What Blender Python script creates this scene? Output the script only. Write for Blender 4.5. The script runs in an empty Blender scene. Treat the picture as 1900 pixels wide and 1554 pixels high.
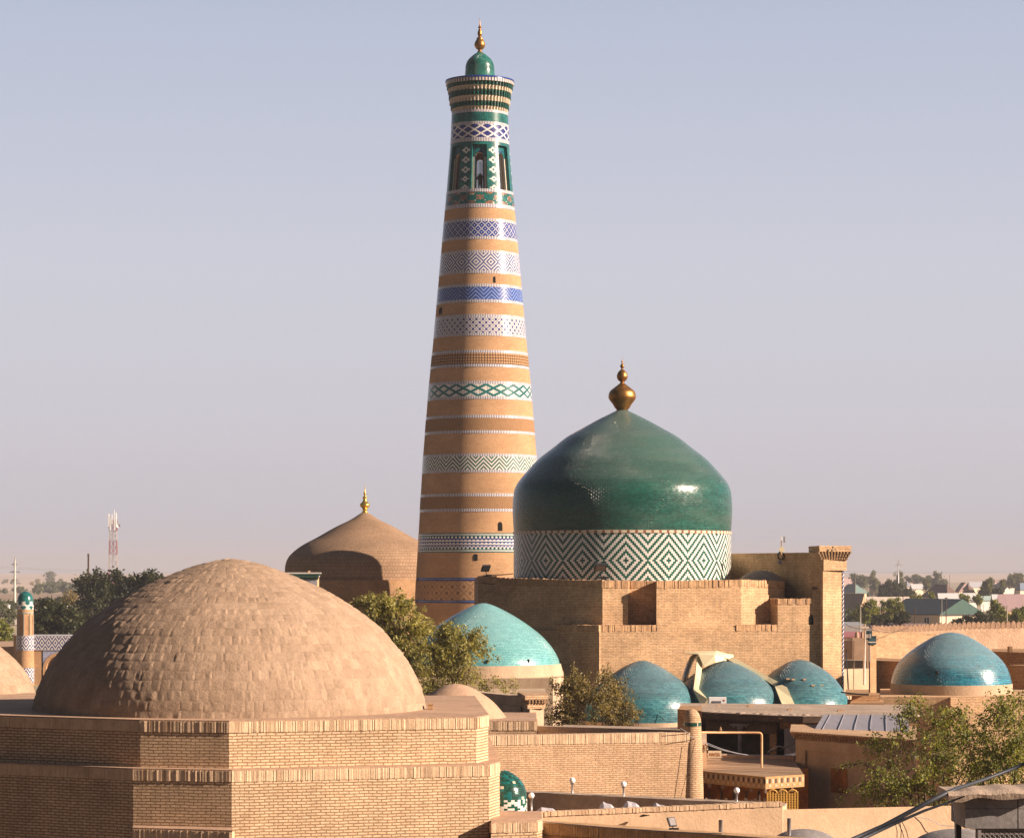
import bpy, math, random
import numpy as np
from mathutils import Vector
random.seed(7); np.random.seed(7)
S = bpy.context.scene
R = math.radians
# ------------------------------------------------------------------ camera, sky, sun, exposure
F, CX, HY, H = 5000.0, 950.0, 1062.0, 10.0      # focal length and optical centre (photo pixels), eye height
cam = bpy.data.objects.new('camera', bpy.data.cameras.new('camera'))
S.collection.objects.link(cam); S.camera = cam
cam.location = (0, 0, H); cam.rotation_euler = (R(90), 0, 0)
cam.data.sensor_width = 36; cam.data.lens = F / 1900 * 36
cam.data.shift_y = (HY - 777) / 1900
cam.data.clip_start = 1; cam.data.clip_end = 30000
SUN_AZ, SUN_EL = R(73.5), R(23.5)
sdir = Vector((math.sin(SUN_AZ) * math.cos(SUN_EL), -math.cos(SUN_AZ) * math.cos(SUN_EL), math.sin(SUN_EL)))
sun = bpy.data.objects.new('sun', bpy.data.lights.new('sun', 'SUN'))
S.collection.objects.link(sun)
sun.data.energy = 5.0; sun.data.angle = R(0.53); sun.data.color = (1.0, 0.79, 0.63)
sun.rotation_euler = sdir.to_track_quat('Z', 'Y').to_euler()
sun.location = (60, -20, 90)
W = bpy.data.worlds.new('World'); S.world = W; W.use_nodes = True
wn, wl = W.node_tree.nodes, W.node_tree.links
bg = wn['Background']; bg.inputs[1].default_value = 0.1
sky = wn.new('ShaderNodeTexSky'); sky.sky_type = 'NISHITA'; sky.sun_disc = False
sky.sun_elevation = SUN_EL; sky.sun_rotation = R(180) - SUN_AZ
sky.dust_density = 4.0; sky.air_density = 1.0; sky.ozone_density = 1.5
tc = wn.new('ShaderNodeTexCoord'); sx = wn.new('ShaderNodeSeparateXYZ'); wl.new(tc.outputs['Generated'], sx.inputs[0])
rp = wn.new('ShaderNodeValToRGB'); wl.new(sx.outputs[2], rp.inputs[0])
K = 1.5                                             # hazy evening air: pale pinkish grey low down, blue-grey above
for i, (p, c) in enumerate([(0.0, (.535, .52, .585)), (.05, (.59, .57, .63)), (.11, (.58, .585, .665)), (.2, (.465, .505, .63)), (.34, (.17, .215, .30)), (1.0, (.07, .095, .16))]):
    e = rp.color_ramp.elements[i] if i < 2 else rp.color_ramp.elements.new(p)
    e.position = p; e.color = (c[0] * K / 1.5, c[1] * K / 1.5, c[2] * K / 1.5, 1)
sc_ = wn.new('ShaderNodeVectorMath'); sc_.operation = 'SCALE'; SKYK = 4.7
az_ = wn.new('ShaderNodeMapRange'); wl.new(sx.outputs[1], az_.inputs[0])      # unseen sky behind the viewer, dimmed to darken shaded faces
for i, v in ((1, -1), (2, .5), (3, SKYK * .25), (4, SKYK)): az_.inputs[i].default_value = v
ax_ = wn.new('ShaderNodeMapRange'); wl.new(sx.outputs[0], ax_.inputs[0])      # side opposite the sun dimmed out of view too, for deeper shade
for i, v in ((1, -.9), (2, -.25), (3, .32), (4, 1)): ax_.inputs[i].default_value = v
mu_ = wn.new('ShaderNodeMath'); mu_.operation = 'MULTIPLY'; wl.new(az_.outputs[0], mu_.inputs[0]); wl.new(ax_.outputs[0], mu_.inputs[1])
wl.new(mu_.outputs[0], sc_.inputs[3])
wl.new(rp.outputs[0], sc_.inputs[0])
mx = wn.new('ShaderNodeMix'); mx.data_type = 'RGBA'; mx.inputs[0].default_value = 0.95
wl.new(sky.outputs[0], mx.inputs[6]); wl.new(sc_.outputs[0], mx.inputs[7]); wl.new(mx.outputs[2], bg.inputs[0])
S.view_settings.view_transform = 'Standard'; S.view_settings.look = 'None'
S.view_settings.exposure = 1.2; S.view_settings.gamma = 1.0
S.render.engine = 'CYCLES'
S.cycles.use_denoising = True
S.cycles.max_bounces = 6; S.cycles.volume_bounces = 1
S.cycles.caustics_reflective = False; S.cycles.caustics_refractive = False
S.cycles.sample_clamp_indirect = 6

# ------------------------------------------------------------------ helpers
def P(px, py, Y): return Vector(((px - CX) * Y / F, Y, H + (HY - py) * Y / F))
def X(px, Y): return (px - CX) * Y / F
def Z(py, Y): return H + (HY - py) * Y / F
def poly(pts): return [(X(p, y), y) for p, y in pts]

def link(o): S.collection.objects.link(o); return o
def tag(o, label=None, cat=None, group=None, kind=None):
    if label: o['label'] = label
    if cat: o['category'] = cat
    if group: o['group'] = group
    if kind: o['kind'] = kind
    return o
def thing(name, label, cat, loc, group=None):
    o = link(bpy.data.objects.new(name, None)); o.location = loc; o.empty_display_size = .2
    return tag(o, label, cat, group)

class MB:
    """collects faces, then becomes one mesh object"""
    def __init__(s): s.v = []; s.f = []; s.uv = []; s.mi = []; s.sm = []
    def face(s, idx, uv, mi=0, sm=False): s.f.append(tuple(idx)); s.uv.append(uv); s.mi.append(mi); s.sm.append(sm)
    def quad(s, a, b, c, d, mi=0, uv=None):
        n = len(s.v); s.v += [tuple(a), tuple(b), tuple(c), tuple(d)]
        if uv is None:
            w = (Vector(b) - Vector(a)).length; h = (Vector(d) - Vector(a)).length
            uv = [(0, 0), (w, 0), (w, h), (0, h)]
        s.face((n, n + 1, n + 2, n + 3), uv, mi)
    def tri(s, a, b, c, mi=0):
        n = len(s.v); s.v += [tuple(a), tuple(b), tuple(c)]
        w = (Vector(b) - Vector(a)).length; h = (Vector(c) - Vector(a)).length
        s.face((n, n + 1, n + 2), [(0, 0), (w, 0), (w / 2, h)], mi)
    def prism(s, pl, z0, z1, mi=0, mtop=None, top=True, bottom=False, u0=0.0, open_=False):
        """vertical walls on a plan polygon; z1 may be a list (one height per corner)"""
        n = len(pl); zt = z1 if isinstance(z1, (list, tuple)) else [z1] * n
        zb = z0 if isinstance(z0, (list, tuple)) else [z0] * n
        u = u0
        for i in range(n - 1 if open_ else n):
            j = (i + 1) % n
            (xa, ya), (xb, yb) = pl[i], pl[j]
            L = math.hypot(xb - xa, yb - ya)
            s.quad((xa, ya, zb[i]), (xb, yb, zb[j]), (xb, yb, zt[j]), (xa, ya, zt[i]), mi,
                   [(u, zb[i]), (u + L, zb[j]), (u + L, zt[j]), (u, zt[i])])
            u += L
        m2 = mi if mtop is None else mtop
        if top and not open_:
            k = len(s.v); s.v += [(x, y, z) for (x, y), z in zip(pl, zt)]
            s.face(range(k, k + n), [(x, y) for x, y in pl], m2)
        if bottom and not open_:
            k = len(s.v); s.v += [(x, y, z) for (x, y), z in zip(pl, zb)]
            s.face(reversed(range(k, k + n)), [(x, y) for x, y in reversed(pl)], m2)
    def box(s, x0, x1, y0, y1, z0, z1, mi=0):
        s.prism([(x0, y0), (x1, y0), (x1, y1), (x0, y1)], z0, z1, mi, bottom=True)
    def obox(s, a, b, d, z0, z1, mi=0):
        """box standing on the plan segment a-b, d deep (to the left of a->b)"""
        (xa, ya), (xb, yb) = a, b; L = math.hypot(xb - xa, yb - ya) or 1
        nx, ny = -(yb - ya) / L * d, (xb - xa) / L * d
        s.prism([a, b, (xb + nx, yb + ny), (xa + nx, ya + ny)], z0, z1, mi, bottom=True)
    def lathe(s, c, prof, n=48, mi=0, uvr=None, smooth=True, cells=None, a0=0.0, a1=2 * math.pi, jit=0.0):
        """surface of revolution about vertical axis at c=(x,y); prof [(r,z)...] bottom to top"""
        k = len(s.v); full = abs(a1 - a0 - 2 * math.pi) < 1e-6; m = n if full else n + 1
        rr = uvr or max(r for r, z in prof); t = 0; ts = [0]
        for (r0, z0), (r1, z1) in zip(prof, prof[1:]): t += math.hypot(r1 - r0, z1 - z0); ts.append(t)
        for (r, z) in prof:
            for i in range(m):
                a = a0 + (a1 - a0) * i / n
                q = r * (1 + (random.uniform(-jit, jit) if jit else 0))
                s.v.append((c[0] + q * math.cos(a), c[1] + q * math.sin(a), z))
        for j in range(len(prof) - 1):
            for i in range(n):
                i2 = (i + 1) % n if full else i + 1
                ua, ub = (a1 - a0) * i / n * rr, (a1 - a0) * (i + 1) / n * rr
                mm = cells(i, j) if cells else mi
                s.face((k + j * m + i, k + j * m + i2, k + (j + 1) * m + i2, k + (j + 1) * m + i),
                       [(ua, ts[j]), (ub, ts[j]), (ub, ts[j + 1]), (ua, ts[j + 1])], mm, smooth)
    def disc(s, c, r, z, n=32, mi=0):
        k = len(s.v); pts = [(c[0] + r * math.cos(2 * math.pi * i / n), c[1] + r * math.sin(2 * math.pi * i / n)) for i in range(n)]
        s.v += [(x, y, z) for x, y in pts]; s.face(range(k, k + n), pts, mi)
    def tube(s, pts, rad, n=8, mi=0, cap=True):
        k = len(s.v); pts = [Vector(p) for p in pts]
        if not isinstance(rad, (list, tuple)): rad = [rad] * len(pts)
        for i, p in enumerate(pts):
            d = (pts[min(i + 1, len(pts) - 1)] - pts[max(i - 1, 0)]).normalized()
            up = Vector((0, 0, 1)) if abs(d.z) < .9 else Vector((1, 0, 0))
            a = d.cross(up).normalized(); b = d.cross(a)
            for j in range(n):
                t = 2 * math.pi * j / n
                s.v.append(tuple(p + (a * math.cos(t) + b * math.sin(t)) * rad[i]))
        for i in range(len(pts) - 1):
            for j in range(n):
                j2 = (j + 1) % n
                s.face((k + i * n + j, k + i * n + j2, k + (i + 1) * n + j2, k + (i + 1) * n + j),
                       [(j * .1, i), (j * .1 + .1, i), (j * .1 + .1, i + 1), (j * .1, i + 1)], mi, n > 5)
        if cap and n > 2:
            s.face(range(k, k + n), [(0, 0)] * n, mi)
            e = k + (len(pts) - 1) * n; s.face(reversed(range(e, e + n)), [(0, 0)] * n, mi)
    def sphere(s, c, r, n=16, mi=0, sz=1.0):
        s.lathe((c[0], c[1]), [(max(1e-4, r * math.cos(t)), c[2] + r * sz * math.sin(t)) for t in [(-.5 + i / (n // 2)) * math.pi for i in range(n // 2 + 1)]], n, mi)
    def build(s, name, mats, parent=None, loc=None):
        """vertices are in world metres; a child is made relative to its thing"""
        me = bpy.data.meshes.new(name)
        off = Vector((0, 0, 0)); q = parent
        if parent is not None:
            while q is not None: off += q.location; q = q.parent
        elif loc is not None: off = Vector(loc)
        v = np.array(s.v, dtype=np.float32) - np.array(off, dtype=np.float32)
        me.from_pydata(v.tolist(), [], s.f)
        if not isinstance(mats, (list, tuple)): mats = [mats]
        for m in mats: me.materials.append(m)
        me.polygons.foreach_set('material_index', s.mi)
        me.polygons.foreach_set('use_smooth', s.sm)
        ul = me.uv_layers.new(name='UVMap')
        ul.data.foreach_set('uv', [c for f in s.uv for p in f for c in p])
        me.update()
        o = link(bpy.data.objects.new(name, me))
        if parent is not None: o.parent = parent
        elif loc is not None: o.location = loc
        return o

def fast_mesh(name, verts, quads, mats, mi, parent=None):
    """big quad soups (leaves) straight from numpy"""
    off = Vector((0, 0, 0)); q = parent
    while q is not None: off += q.location; q = q.parent
    me = bpy.data.meshes.new(name)
    nv, nf = len(verts), len(quads)
    me.vertices.add(nv); me.vertices.foreach_set('co', (verts - np.array(off)).astype(np.float32).ravel())
    me.loops.add(nf * 4); me.loops.foreach_set('vertex_index', quads.astype(np.int32).ravel())
    me.polygons.add(nf); me.polygons.foreach_set('loop_start', np.arange(0, nf * 4, 4, dtype=np.int32))
    me.polygons.foreach_set('material_index', mi.astype(np.int32))
    for m in mats: me.materials.append(m)
    me.update(calc_edges=True); me.validate()
    o = link(bpy.data.objects.new(name, me)); o.parent = parent
    return o

# ------------------------------------------------------------------ materials
def newmat(name):
    m = bpy.data.materials.new(name); m.use_nodes = True
    return m, m.node_tree.nodes, m.node_tree.links, m.node_tree.nodes['Principled BSDF']
def c4(c): return (c[0], c[1], c[2], 1)
def noise(n, l, vec, scale, detail=4, rough=.6, stretch=None):
    t = n.new('ShaderNodeTexNoise'); t.inputs['Scale'].default_value = scale; t.inputs['Detail'].default_value = detail; t.inputs['Roughness'].default_value = rough
    if stretch:
        mp = n.new('ShaderNodeMapping'); mp.inputs['Scale'].default_value = stretch; l.new(vec, mp.inputs[0]); vec = mp.outputs[0]
    l.new(vec, t.inputs['Vector']); return t.outputs['Fac']
def rng(n, l, sock, a, b, c, d):
    m = n.new('ShaderNodeMapRange'); m.inputs[1].default_value = a; m.inputs[2].default_value = b; m.inputs[3].default_value = c; m.inputs[4].default_value = d
    l.new(sock, m.inputs[0]); return m.outputs[0]
def mixc(n, l, fac, a, b, mode='MIX'):
    m = n.new('ShaderNodeMix'); m.data_type = 'RGBA'; m.blend_type = mode
    for k, v in ((0, fac), (6, a), (7, b)):
        if isinstance(v, (int, float)): m.inputs[k].default_value = v
        elif isinstance(v, tuple): m.inputs[k].default_value = c4(v)
        else: l.new(v, m.inputs[k])
    return m.outputs[2]
def grey(n, l, s):
    c = n.new('ShaderNodeCombineColor')
    for i in range(3): l.new(s, c.inputs[i])
    return c.outputs[0]
def vary(n, l, col, pos, amt, scale, stretch=None):
    f = rng(n, l, noise(n, l, pos, scale, 5, .65, stretch), .3, .7, 1 - amt, 1 + amt)
    return mixc(n, l, 1.0, col, grey(n, l, f), 'MULTIPLY')
def bump(n, l, bsdf, h, dist, strength=1.0, prev=None):
    b = n.new('ShaderNodeBump'); b.inputs['Strength'].default_value = strength; b.inputs['Distance'].default_value = dist
    l.new(h, b.inputs['Height'])
    if prev is not None: l.new(prev, b.inputs['Normal'])
    l.new(b.outputs[0], bsdf.inputs['Normal']); return b.outputs[0]

def mat_brick(name, c1, c2, mortar, bw=.26, rh=.075, ms=.012, rough=.9, bd=.012, amt=.16, wob=.012, spec=.15, dust=None, dustamt=.0, big=.35, tile=False, freq=2, offs=.5, streak=0.0):
    m, n, l, b = newmat(name)
    uv = n.new('ShaderNodeTexCoord').outputs['UV']; pos = n.new('ShaderNodeNewGeometry').outputs['Position']
    if wob:
        w = n.new('ShaderNodeTexNoise'); w.inputs['Scale'].default_value = 2.5; l.new(pos, w.inputs['Vector'])
        a = n.new('ShaderNodeVectorMath'); a.operation = 'MULTIPLY_ADD'; l.new(w.outputs['Color'], a.inputs[0]); a.inputs[1].default_value = (wob * 4, wob, 0); l.new(uv, a.inputs[2]); uv = a.outputs[0]
    t = n.new('ShaderNodeTexBrick'); l.new(uv, t.inputs['Vector'])
    t.inputs['Color1'].default_value = c4(c1); t.inputs['Color2'].default_value = c4(c2); t.inputs['Mortar'].default_value = c4(mortar)
    t.inputs['Scale'].default_value = 1; t.inputs['Mortar Size'].default_value = ms; t.inputs['Mortar Smooth'].default_value = .3
    t.inputs['Brick Width'].default_value = bw; t.inputs['Row Height'].default_value = rh; t.inputs['Bias'].default_value = -.1
    t.offset = offs; t.offset_frequency = freq; t.squash = 1.0
    col = vary(n, l, t.outputs['Color'], pos, amt, 9.0)
    col = vary(n, l, col, pos, amt * 1.1, big, (.5, .5, 4.5) if tile else (1, 1, 1.6))
    if streak:      # rain stains and worn patches
        f = rng(n, l, noise(n, l, pos, 1.3, 5, .7, (1.6, 1.6, .22)), .45, .7, 1, 1 - streak); col = mixc(n, l, 1.0, col, grey(n, l, f), 'MULTIPLY')
        f = rng(n, l, noise(n, l, pos, 2.1, 6, .75), .6, .72, 0, .55); col = mixc(n, l, f, col, mortar)
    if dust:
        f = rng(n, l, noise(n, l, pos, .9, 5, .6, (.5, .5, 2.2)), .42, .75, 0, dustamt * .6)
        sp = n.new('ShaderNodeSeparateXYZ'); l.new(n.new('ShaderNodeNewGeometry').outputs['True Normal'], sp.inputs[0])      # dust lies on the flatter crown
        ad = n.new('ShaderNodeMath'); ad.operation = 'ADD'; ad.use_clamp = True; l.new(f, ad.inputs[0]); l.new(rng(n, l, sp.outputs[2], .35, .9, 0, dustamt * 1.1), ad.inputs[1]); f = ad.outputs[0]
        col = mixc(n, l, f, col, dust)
    l.new(col, b.inputs['Base Color'])
    if tile:
        r = rng(n, l, noise(n, l, pos, 5, 3), .3, .7, rough * .75, rough * 1.3); l.new(r, b.inputs['Roughness'])
    else: b.inputs['Roughness'].default_value = rough
    b.inputs['Specular IOR Level'].default_value = spec
    p1 = bump(n, l, b, rng(n, l, t.outputs['Fac'], 0, 1, 1, 0), bd)
    if tile:     # hand-set glazed bricks: each one tilts a little
        w = n.new('ShaderNodeTexNoise'); w.inputs['Scale'].default_value = 6; w.inputs['Detail'].default_value = 2; l.new(pos, w.inputs['Vector'])
        bump(n, l, b, w.outputs['Fac'], .03, .26, p1)
    else: bump(n, l, b, noise(n, l, pos, 28, 5, .7), bd * .8, .8, p1)
    return m

def mat_plain(name, c, rough=.85, amt=.12, scale=3.0, metal=0.0, spec=.3, bd=.006, bs=18, c2=None, stretch=None):
    m, n, l, b = newmat(name); pos = n.new('ShaderNodeNewGeometry').outputs['Position']
    if c2: col = mixc(n, l, rng(n, l, noise(n, l, pos, scale * .4, 5, .65, stretch), .35, .65, 0, 1), tuple(c), tuple(c2))
    else:
        rgb = n.new('ShaderNodeRGB'); rgb.outputs[0].default_value = c4(c); col = rgb.outputs[0]
    col = vary(n, l, col, pos, amt, scale, stretch); col = vary(n, l, col, pos, amt * .7, scale * 7)
    l.new(col, b.inputs['Base Color']); b.inputs['Roughness'].default_value = rough; b.inputs['Metallic'].default_value = metal
    b.inputs['Specular IOR Level'].default_value = spec
    if bd: bump(n, l, b, noise(n, l, pos, bs, 5, .7, stretch), bd)
    return m
def mat_leaf(name, c, tr=.35):
    m, n, l, b = newmat(name); pos = n.new('ShaderNodeNewGeometry').outputs['Position']
    rgb = n.new('ShaderNodeRGB'); rgb.outputs[0].default_value = c4(c)
    col = vary(n, l, rgb.outputs[0], pos, .3, 6.0)
    l.new(col, b.inputs['Base Color']); b.inputs['Roughness'].default_value = .55; b.inputs['Specular IOR Level'].default_value = .3
    t = n.new('ShaderNodeBsdfTranslucent'); l.new(mixc(n, l, 1.0, col, (1.6, 1.5, .7), 'MULTIPLY'), t.inputs[0])
    ms = n.new('ShaderNodeMixShader'); ms.inputs[0].default_value = tr
    l.new(b.outputs[0], ms.inputs[1]); l.new(t.outputs[0], ms.inputs[2]); l.new(ms.outputs[0], n['Material Output'].inputs[0])
    return m

M = {}
M['fore_brick'] = mat_brick('foreground_brick', (.67, .485, .315), (.57, .40, .25), (.33, .205, .115), .18, .055, .0115, bd=.018, amt=.15, wob=.028, streak=.14)
M['soldier'] = mat_plain('upright_brick', (.56, .395, .25), .92, .16, 5, c2=(.61, .44, .285), bs=35, bd=.012)
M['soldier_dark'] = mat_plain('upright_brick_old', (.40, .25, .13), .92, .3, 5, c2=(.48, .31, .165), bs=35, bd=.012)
M['city_mud'] = mat_plain('city_wall_mud', (.60, .41, .28), .95, .14, 1.2, c2=(.50, .33, .215), bs=5, bd=.08)
def mat_mud_brick(name, c, c2):
    m, n, l, b = newmat(name); pos = n.new('ShaderNodeNewGeometry').outputs['Position']; uv = n.new('ShaderNodeTexCoord').outputs['UV']
    w = n.new('ShaderNodeTexWhiteNoise'); w.noise_dimensions = '2D'; l.new(uv, w.inputs['Vector'])
    col = mixc(n, l, w.outputs['Value'], tuple(c), tuple(c2)); col = vary(n, l, col, pos, .13, 2.2); col = vary(n, l, col, pos, .12, 16)
    f = rng(n, l, noise(n, l, pos, .8, 5, .7, (1.5, 1.5, .5)), .5, .75, 1, .8); col = mixc(n, l, 1.0, col, grey(n, l, f), 'MULTIPLY')
    l.new(col, b.inputs['Base Color']); b.inputs['Roughness'].default_value = .95; b.inputs['Specular IOR Level'].default_value = .15
    bump(n, l, b, noise(n, l, pos, 20, 6, .75), .02); return m
M['mud_dome'] = mat_mud_brick('mud_plastered_dome_brick', (.30, .21, .142), (.385, .275, .192))
M['mud'] = mat_plain('mud_plaster', (.43, .285, .19), .95, .14, 1.5, c2=(.37, .24, .16), bs=9, bd=.02)
M['mud_grey'] = mat_plain('grey_mud_roof', (.40, .31, .235), .95, .2, 1.2, c2=(.33, .25, .19), bs=7, bd=.03)
M['far_dome'] = mat_brick('back_dome_brick', (.31, .205, .13), (.26, .17, .105), (.22, .14, .085), .28, .28, .02, bd=.02, amt=.14, wob=.05)
M['plaster'] = mat_plain('sandy_plaster', (.56, .40, .265), .9, .10, 1.0, c2=(.50, .35, .22), bs=14, bd=.012)
M['plaster_grey'] = mat_plain('grey_plaster', (.50, .37, .25), .9, .14, 1.5, c2=(.38, .275, .185), bs=14, bd=.012, stretch=(1, 1, .35))
M['pahl_brick'] = mat_brick('mausoleum_brick', (.67, .45, .27), (.57, .37, .21), (.44, .275, .15), .23, .066, .011, amt=.24, wob=.03, bd=.014, big=.5, streak=.16)
M['pahl_soldier'] = mat_plain('mausoleum_upright_brick', (.53, .335, .185), .92, .28, 4, c2=(.40, .24, .13), bs=20, bd=.012)
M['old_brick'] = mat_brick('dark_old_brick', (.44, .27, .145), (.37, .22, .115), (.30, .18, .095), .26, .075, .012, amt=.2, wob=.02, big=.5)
M['mid_brick'] = mat_brick('courtyard_wall_brick', (.63, .435, .28), (.55, .365, .22), (.40, .255, .145), .195, .057, .011, amt=.17, wob=.03, bd=.015, streak=.2)
M['min_brick'] = mat_brick('minaret_brick', (.475, .295, .165), (.42, .25, .135), (.37, .215, .11), .3, .09, .012, amt=.14, wob=0, bd=.008, big=.5)
M['min_brick_dark'] = mat_plain('carved_brick_groove', (.095, .045, .018), .9, .15, 6, bd=0)
M['min_brick_hi'] = mat_plain('carved_brick_raised', (.43, .255, .13), .9, .12, 6, bd=.004)
def glaze(name, c, r=.2, amt=.2, c2=None): return mat_plain(name, c, r, amt, 5, spec=.45, bd=.006, bs=7, c2=c2)
M['groove_soft'] = mat_plain('shallow_carved_groove', (.20, .115, .06), .9, .12, 6, bd=0)
M['g_white'] = glaze('glazed_white', (.60, .575, .54), .24, .1)
M['g_cream'] = glaze('glazed_cream', (.55, .475, .36), .3, .14)
M['g_navy'] = glaze('glazed_navy', (.018, .024, .12), .22, .35, (.03, .04, .18))
M['g_blue'] = glaze('glazed_blue', (.012, .032, .17), .22, .3, (.018, .048, .23))
M['g_lblue'] = glaze('glazed_pale_blue', (.16, .23, .46), .24, .2)
M['g_green'] = glaze('glazed_dark_green', (.008, .06, .042), .24, .4, (.012, .10, .07))
M['g_teal'] = glaze('glazed_teal', (.008, .09, .09), .22, .3, (.014, .135, .13))
M['g_brown'] = glaze('glazed_brown', (.24, .10, .055), .3, .3)
M['teal_brick'] = mat_brick('teal_glazed_brick', (.012, .10, .08), (.022, .155, .125), (.012, .055, .045), .24, .085, .008, .22, .01, .3, 0, .6, tile=True)
M['glazed_turret'] = mat_brick('turret_glazed_brick', (.008, .06, .042), (.014, .10, .07), (.02, .03, .025), .085, .042, .006, .18, .008, .35, 0, .6, tile=True)
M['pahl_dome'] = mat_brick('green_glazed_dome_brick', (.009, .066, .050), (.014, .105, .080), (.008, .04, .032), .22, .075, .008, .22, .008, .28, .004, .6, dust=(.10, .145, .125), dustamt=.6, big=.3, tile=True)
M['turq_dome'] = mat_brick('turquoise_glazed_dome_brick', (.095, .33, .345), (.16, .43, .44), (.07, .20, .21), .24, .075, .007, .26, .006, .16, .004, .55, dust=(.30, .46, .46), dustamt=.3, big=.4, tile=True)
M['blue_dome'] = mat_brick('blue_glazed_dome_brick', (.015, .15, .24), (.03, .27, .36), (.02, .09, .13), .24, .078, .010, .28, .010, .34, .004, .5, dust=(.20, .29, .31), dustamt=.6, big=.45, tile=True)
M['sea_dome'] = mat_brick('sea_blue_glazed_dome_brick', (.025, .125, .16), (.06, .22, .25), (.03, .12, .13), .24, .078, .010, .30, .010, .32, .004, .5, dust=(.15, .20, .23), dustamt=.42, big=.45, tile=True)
M['gold'] = mat_plain('bright_gilt', (.78, .50, .10), .3, .15, 5, metal=.9, bd=.002)
M['bronze'] = mat_plain('old_gilt_copper', (.33, .17, .05), .42, .3, 5, metal=.85, bd=.004)
M['dark'] = mat_plain('dark_opening', (.007, .006, .005), .95, .2, 3, bd=0)
M['iron'] = mat_plain('dark_iron', (.03, .03, .034), .55, .2, 5, metal=.3, bd=0)
M['steel'] = mat_plain('grey_steel', (.34, .34, .36), .45, .15, 5, metal=.5, bd=0)
M['white'] = mat_plain('white_paint', (.78, .77, .76), .5, .06, 4, bd=0)
M['offwhite'] = mat_plain('dirty_white_paint', (.58, .56, .55), .6, .12, 2, bd=0)
M['redpaint'] = mat_plain('red_paint', (.36, .13, .13), .6, .12, 3, bd=0)
M['concrete'] = mat_plain('pale_concrete', (.48, .44, .39), .9, .15, 2, bd=.005)
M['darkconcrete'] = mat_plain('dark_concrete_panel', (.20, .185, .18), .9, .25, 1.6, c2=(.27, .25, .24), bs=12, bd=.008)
M['cream_sheet'] = mat_plain('cream_sheet_metal', (.72, .62, .40), .45, .06, 2, bd=.002, spec=.4)
M['foil'] = mat_plain('silver_foil_duct', (.62, .64, .68), .22, .2, 9, metal=.9, bd=.02, bs=14)
M['wood'] = mat_plain('weathered_wood', (.36, .24, .15), .85, .25, 3, c2=(.25, .165, .105), bs=20, bd=.01, stretch=(.3, 3, 1))
M['wood_dark'] = mat_plain('dark_wood', (.10, .065, .045), .8, .25, 3, bs=20, bd=.008)
M['wood_orange'] = mat_plain('orange_wood', (.42, .17, .04), .6, .35, 3, c2=(.20, .07, .02), bs=12, bd=.01)
M['fascia'] = mat_plain('tan_painted_fascia', (.40, .23, .095), .6, .2, 5, bd=0)
M['lattice'] = mat_plain('yellow_lattice_paint', (.60, .35, .08), .6, .12, 4, bd=0)
M['pipe'] = mat_plain('tan_painted_pipe', (.55, .33, .17), .6, .2, 4, bd=.003)
M['sheet_grey'] = mat_plain('grey_sheet_roof', (.27, .26, .29), .6, .12, 1.0, bd=.004, stretch=(4, .5, 1))
M['tarp'] = mat_plain('pale_tarpaulin', (.42, .40, .42), .6, .1, 2, bd=.01, bs=6)
M['tower_white'] = mat_plain('faded_white_steel', (.36, .33, .33), .6, .1, 3, bd=0)
M['tower_red'] = mat_plain('faded_red_steel', (.25, .10, .10), .6, .1, 3, bd=0)
M['globe'] = mat_plain('white_lamp_glass', (.84, .83, .84), .25, .03, 2, bd=0, spec=.5)
M['dark_tile'] = mat_plain('dark_teal_tile', (.012, .03, .034), .7, .3, 5, spec=.12, bd=0)
M['rubber'] = mat_plain('blue_black_tube', (.035, .04, .05), .5, .2, 3, bd=.003)
M['bark'] = mat_plain('bark', (.16, .115, .08), .95, .3, 6, bd=.02)
# ------------------------------------------------------------------ shared builders
def soldier(mb, a, b, z0, z1, out=.013, w=.046, mi=0, depth=.12, jit=.005, gap=.007, dz=0.0):
    """a course of upright bricks along the plan segment a-b (outside on the right of a->b)"""
    (xa, ya), (xb, yb) = a, b; L = math.hypot(xb - xa, yb - ya); tx, ty = (xb - xa) / L, (yb - ya) / L
    ox, oy = ty, -tx; n = max(1, int(L / w)); st = L / n
    for i in range(n):
        g_ = gap * random.choice((0, 0, .5, .8, 1.2)); s0, s1 = i * st + g_ / 2 + random.uniform(-.003, .003), (i + 1) * st - g_ / 2
        o = out + random.uniform(-jit, jit); zt = z1 + dz * (i + .5) / n + random.uniform(-jit, jit * .6); zb = z0 + dz * (i + .5) / n + random.uniform(-jit, jit)
        k = random.uniform(-.006, .006)
        p = [(xa + tx * s0 + ox * (o + k), ya + ty * s0 + oy * (o + k)), (xa + tx * s1 + ox * (o - k), ya + ty * s1 + oy * (o - k)),
             (xa + tx * s1 - ox * depth, ya + ty * s1 - oy * depth), (xa + tx * s0 - ox * depth, ya + ty * s0 - oy * depth)]
        mb.prism(p, zb, zt, mi, bottom=True)

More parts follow.
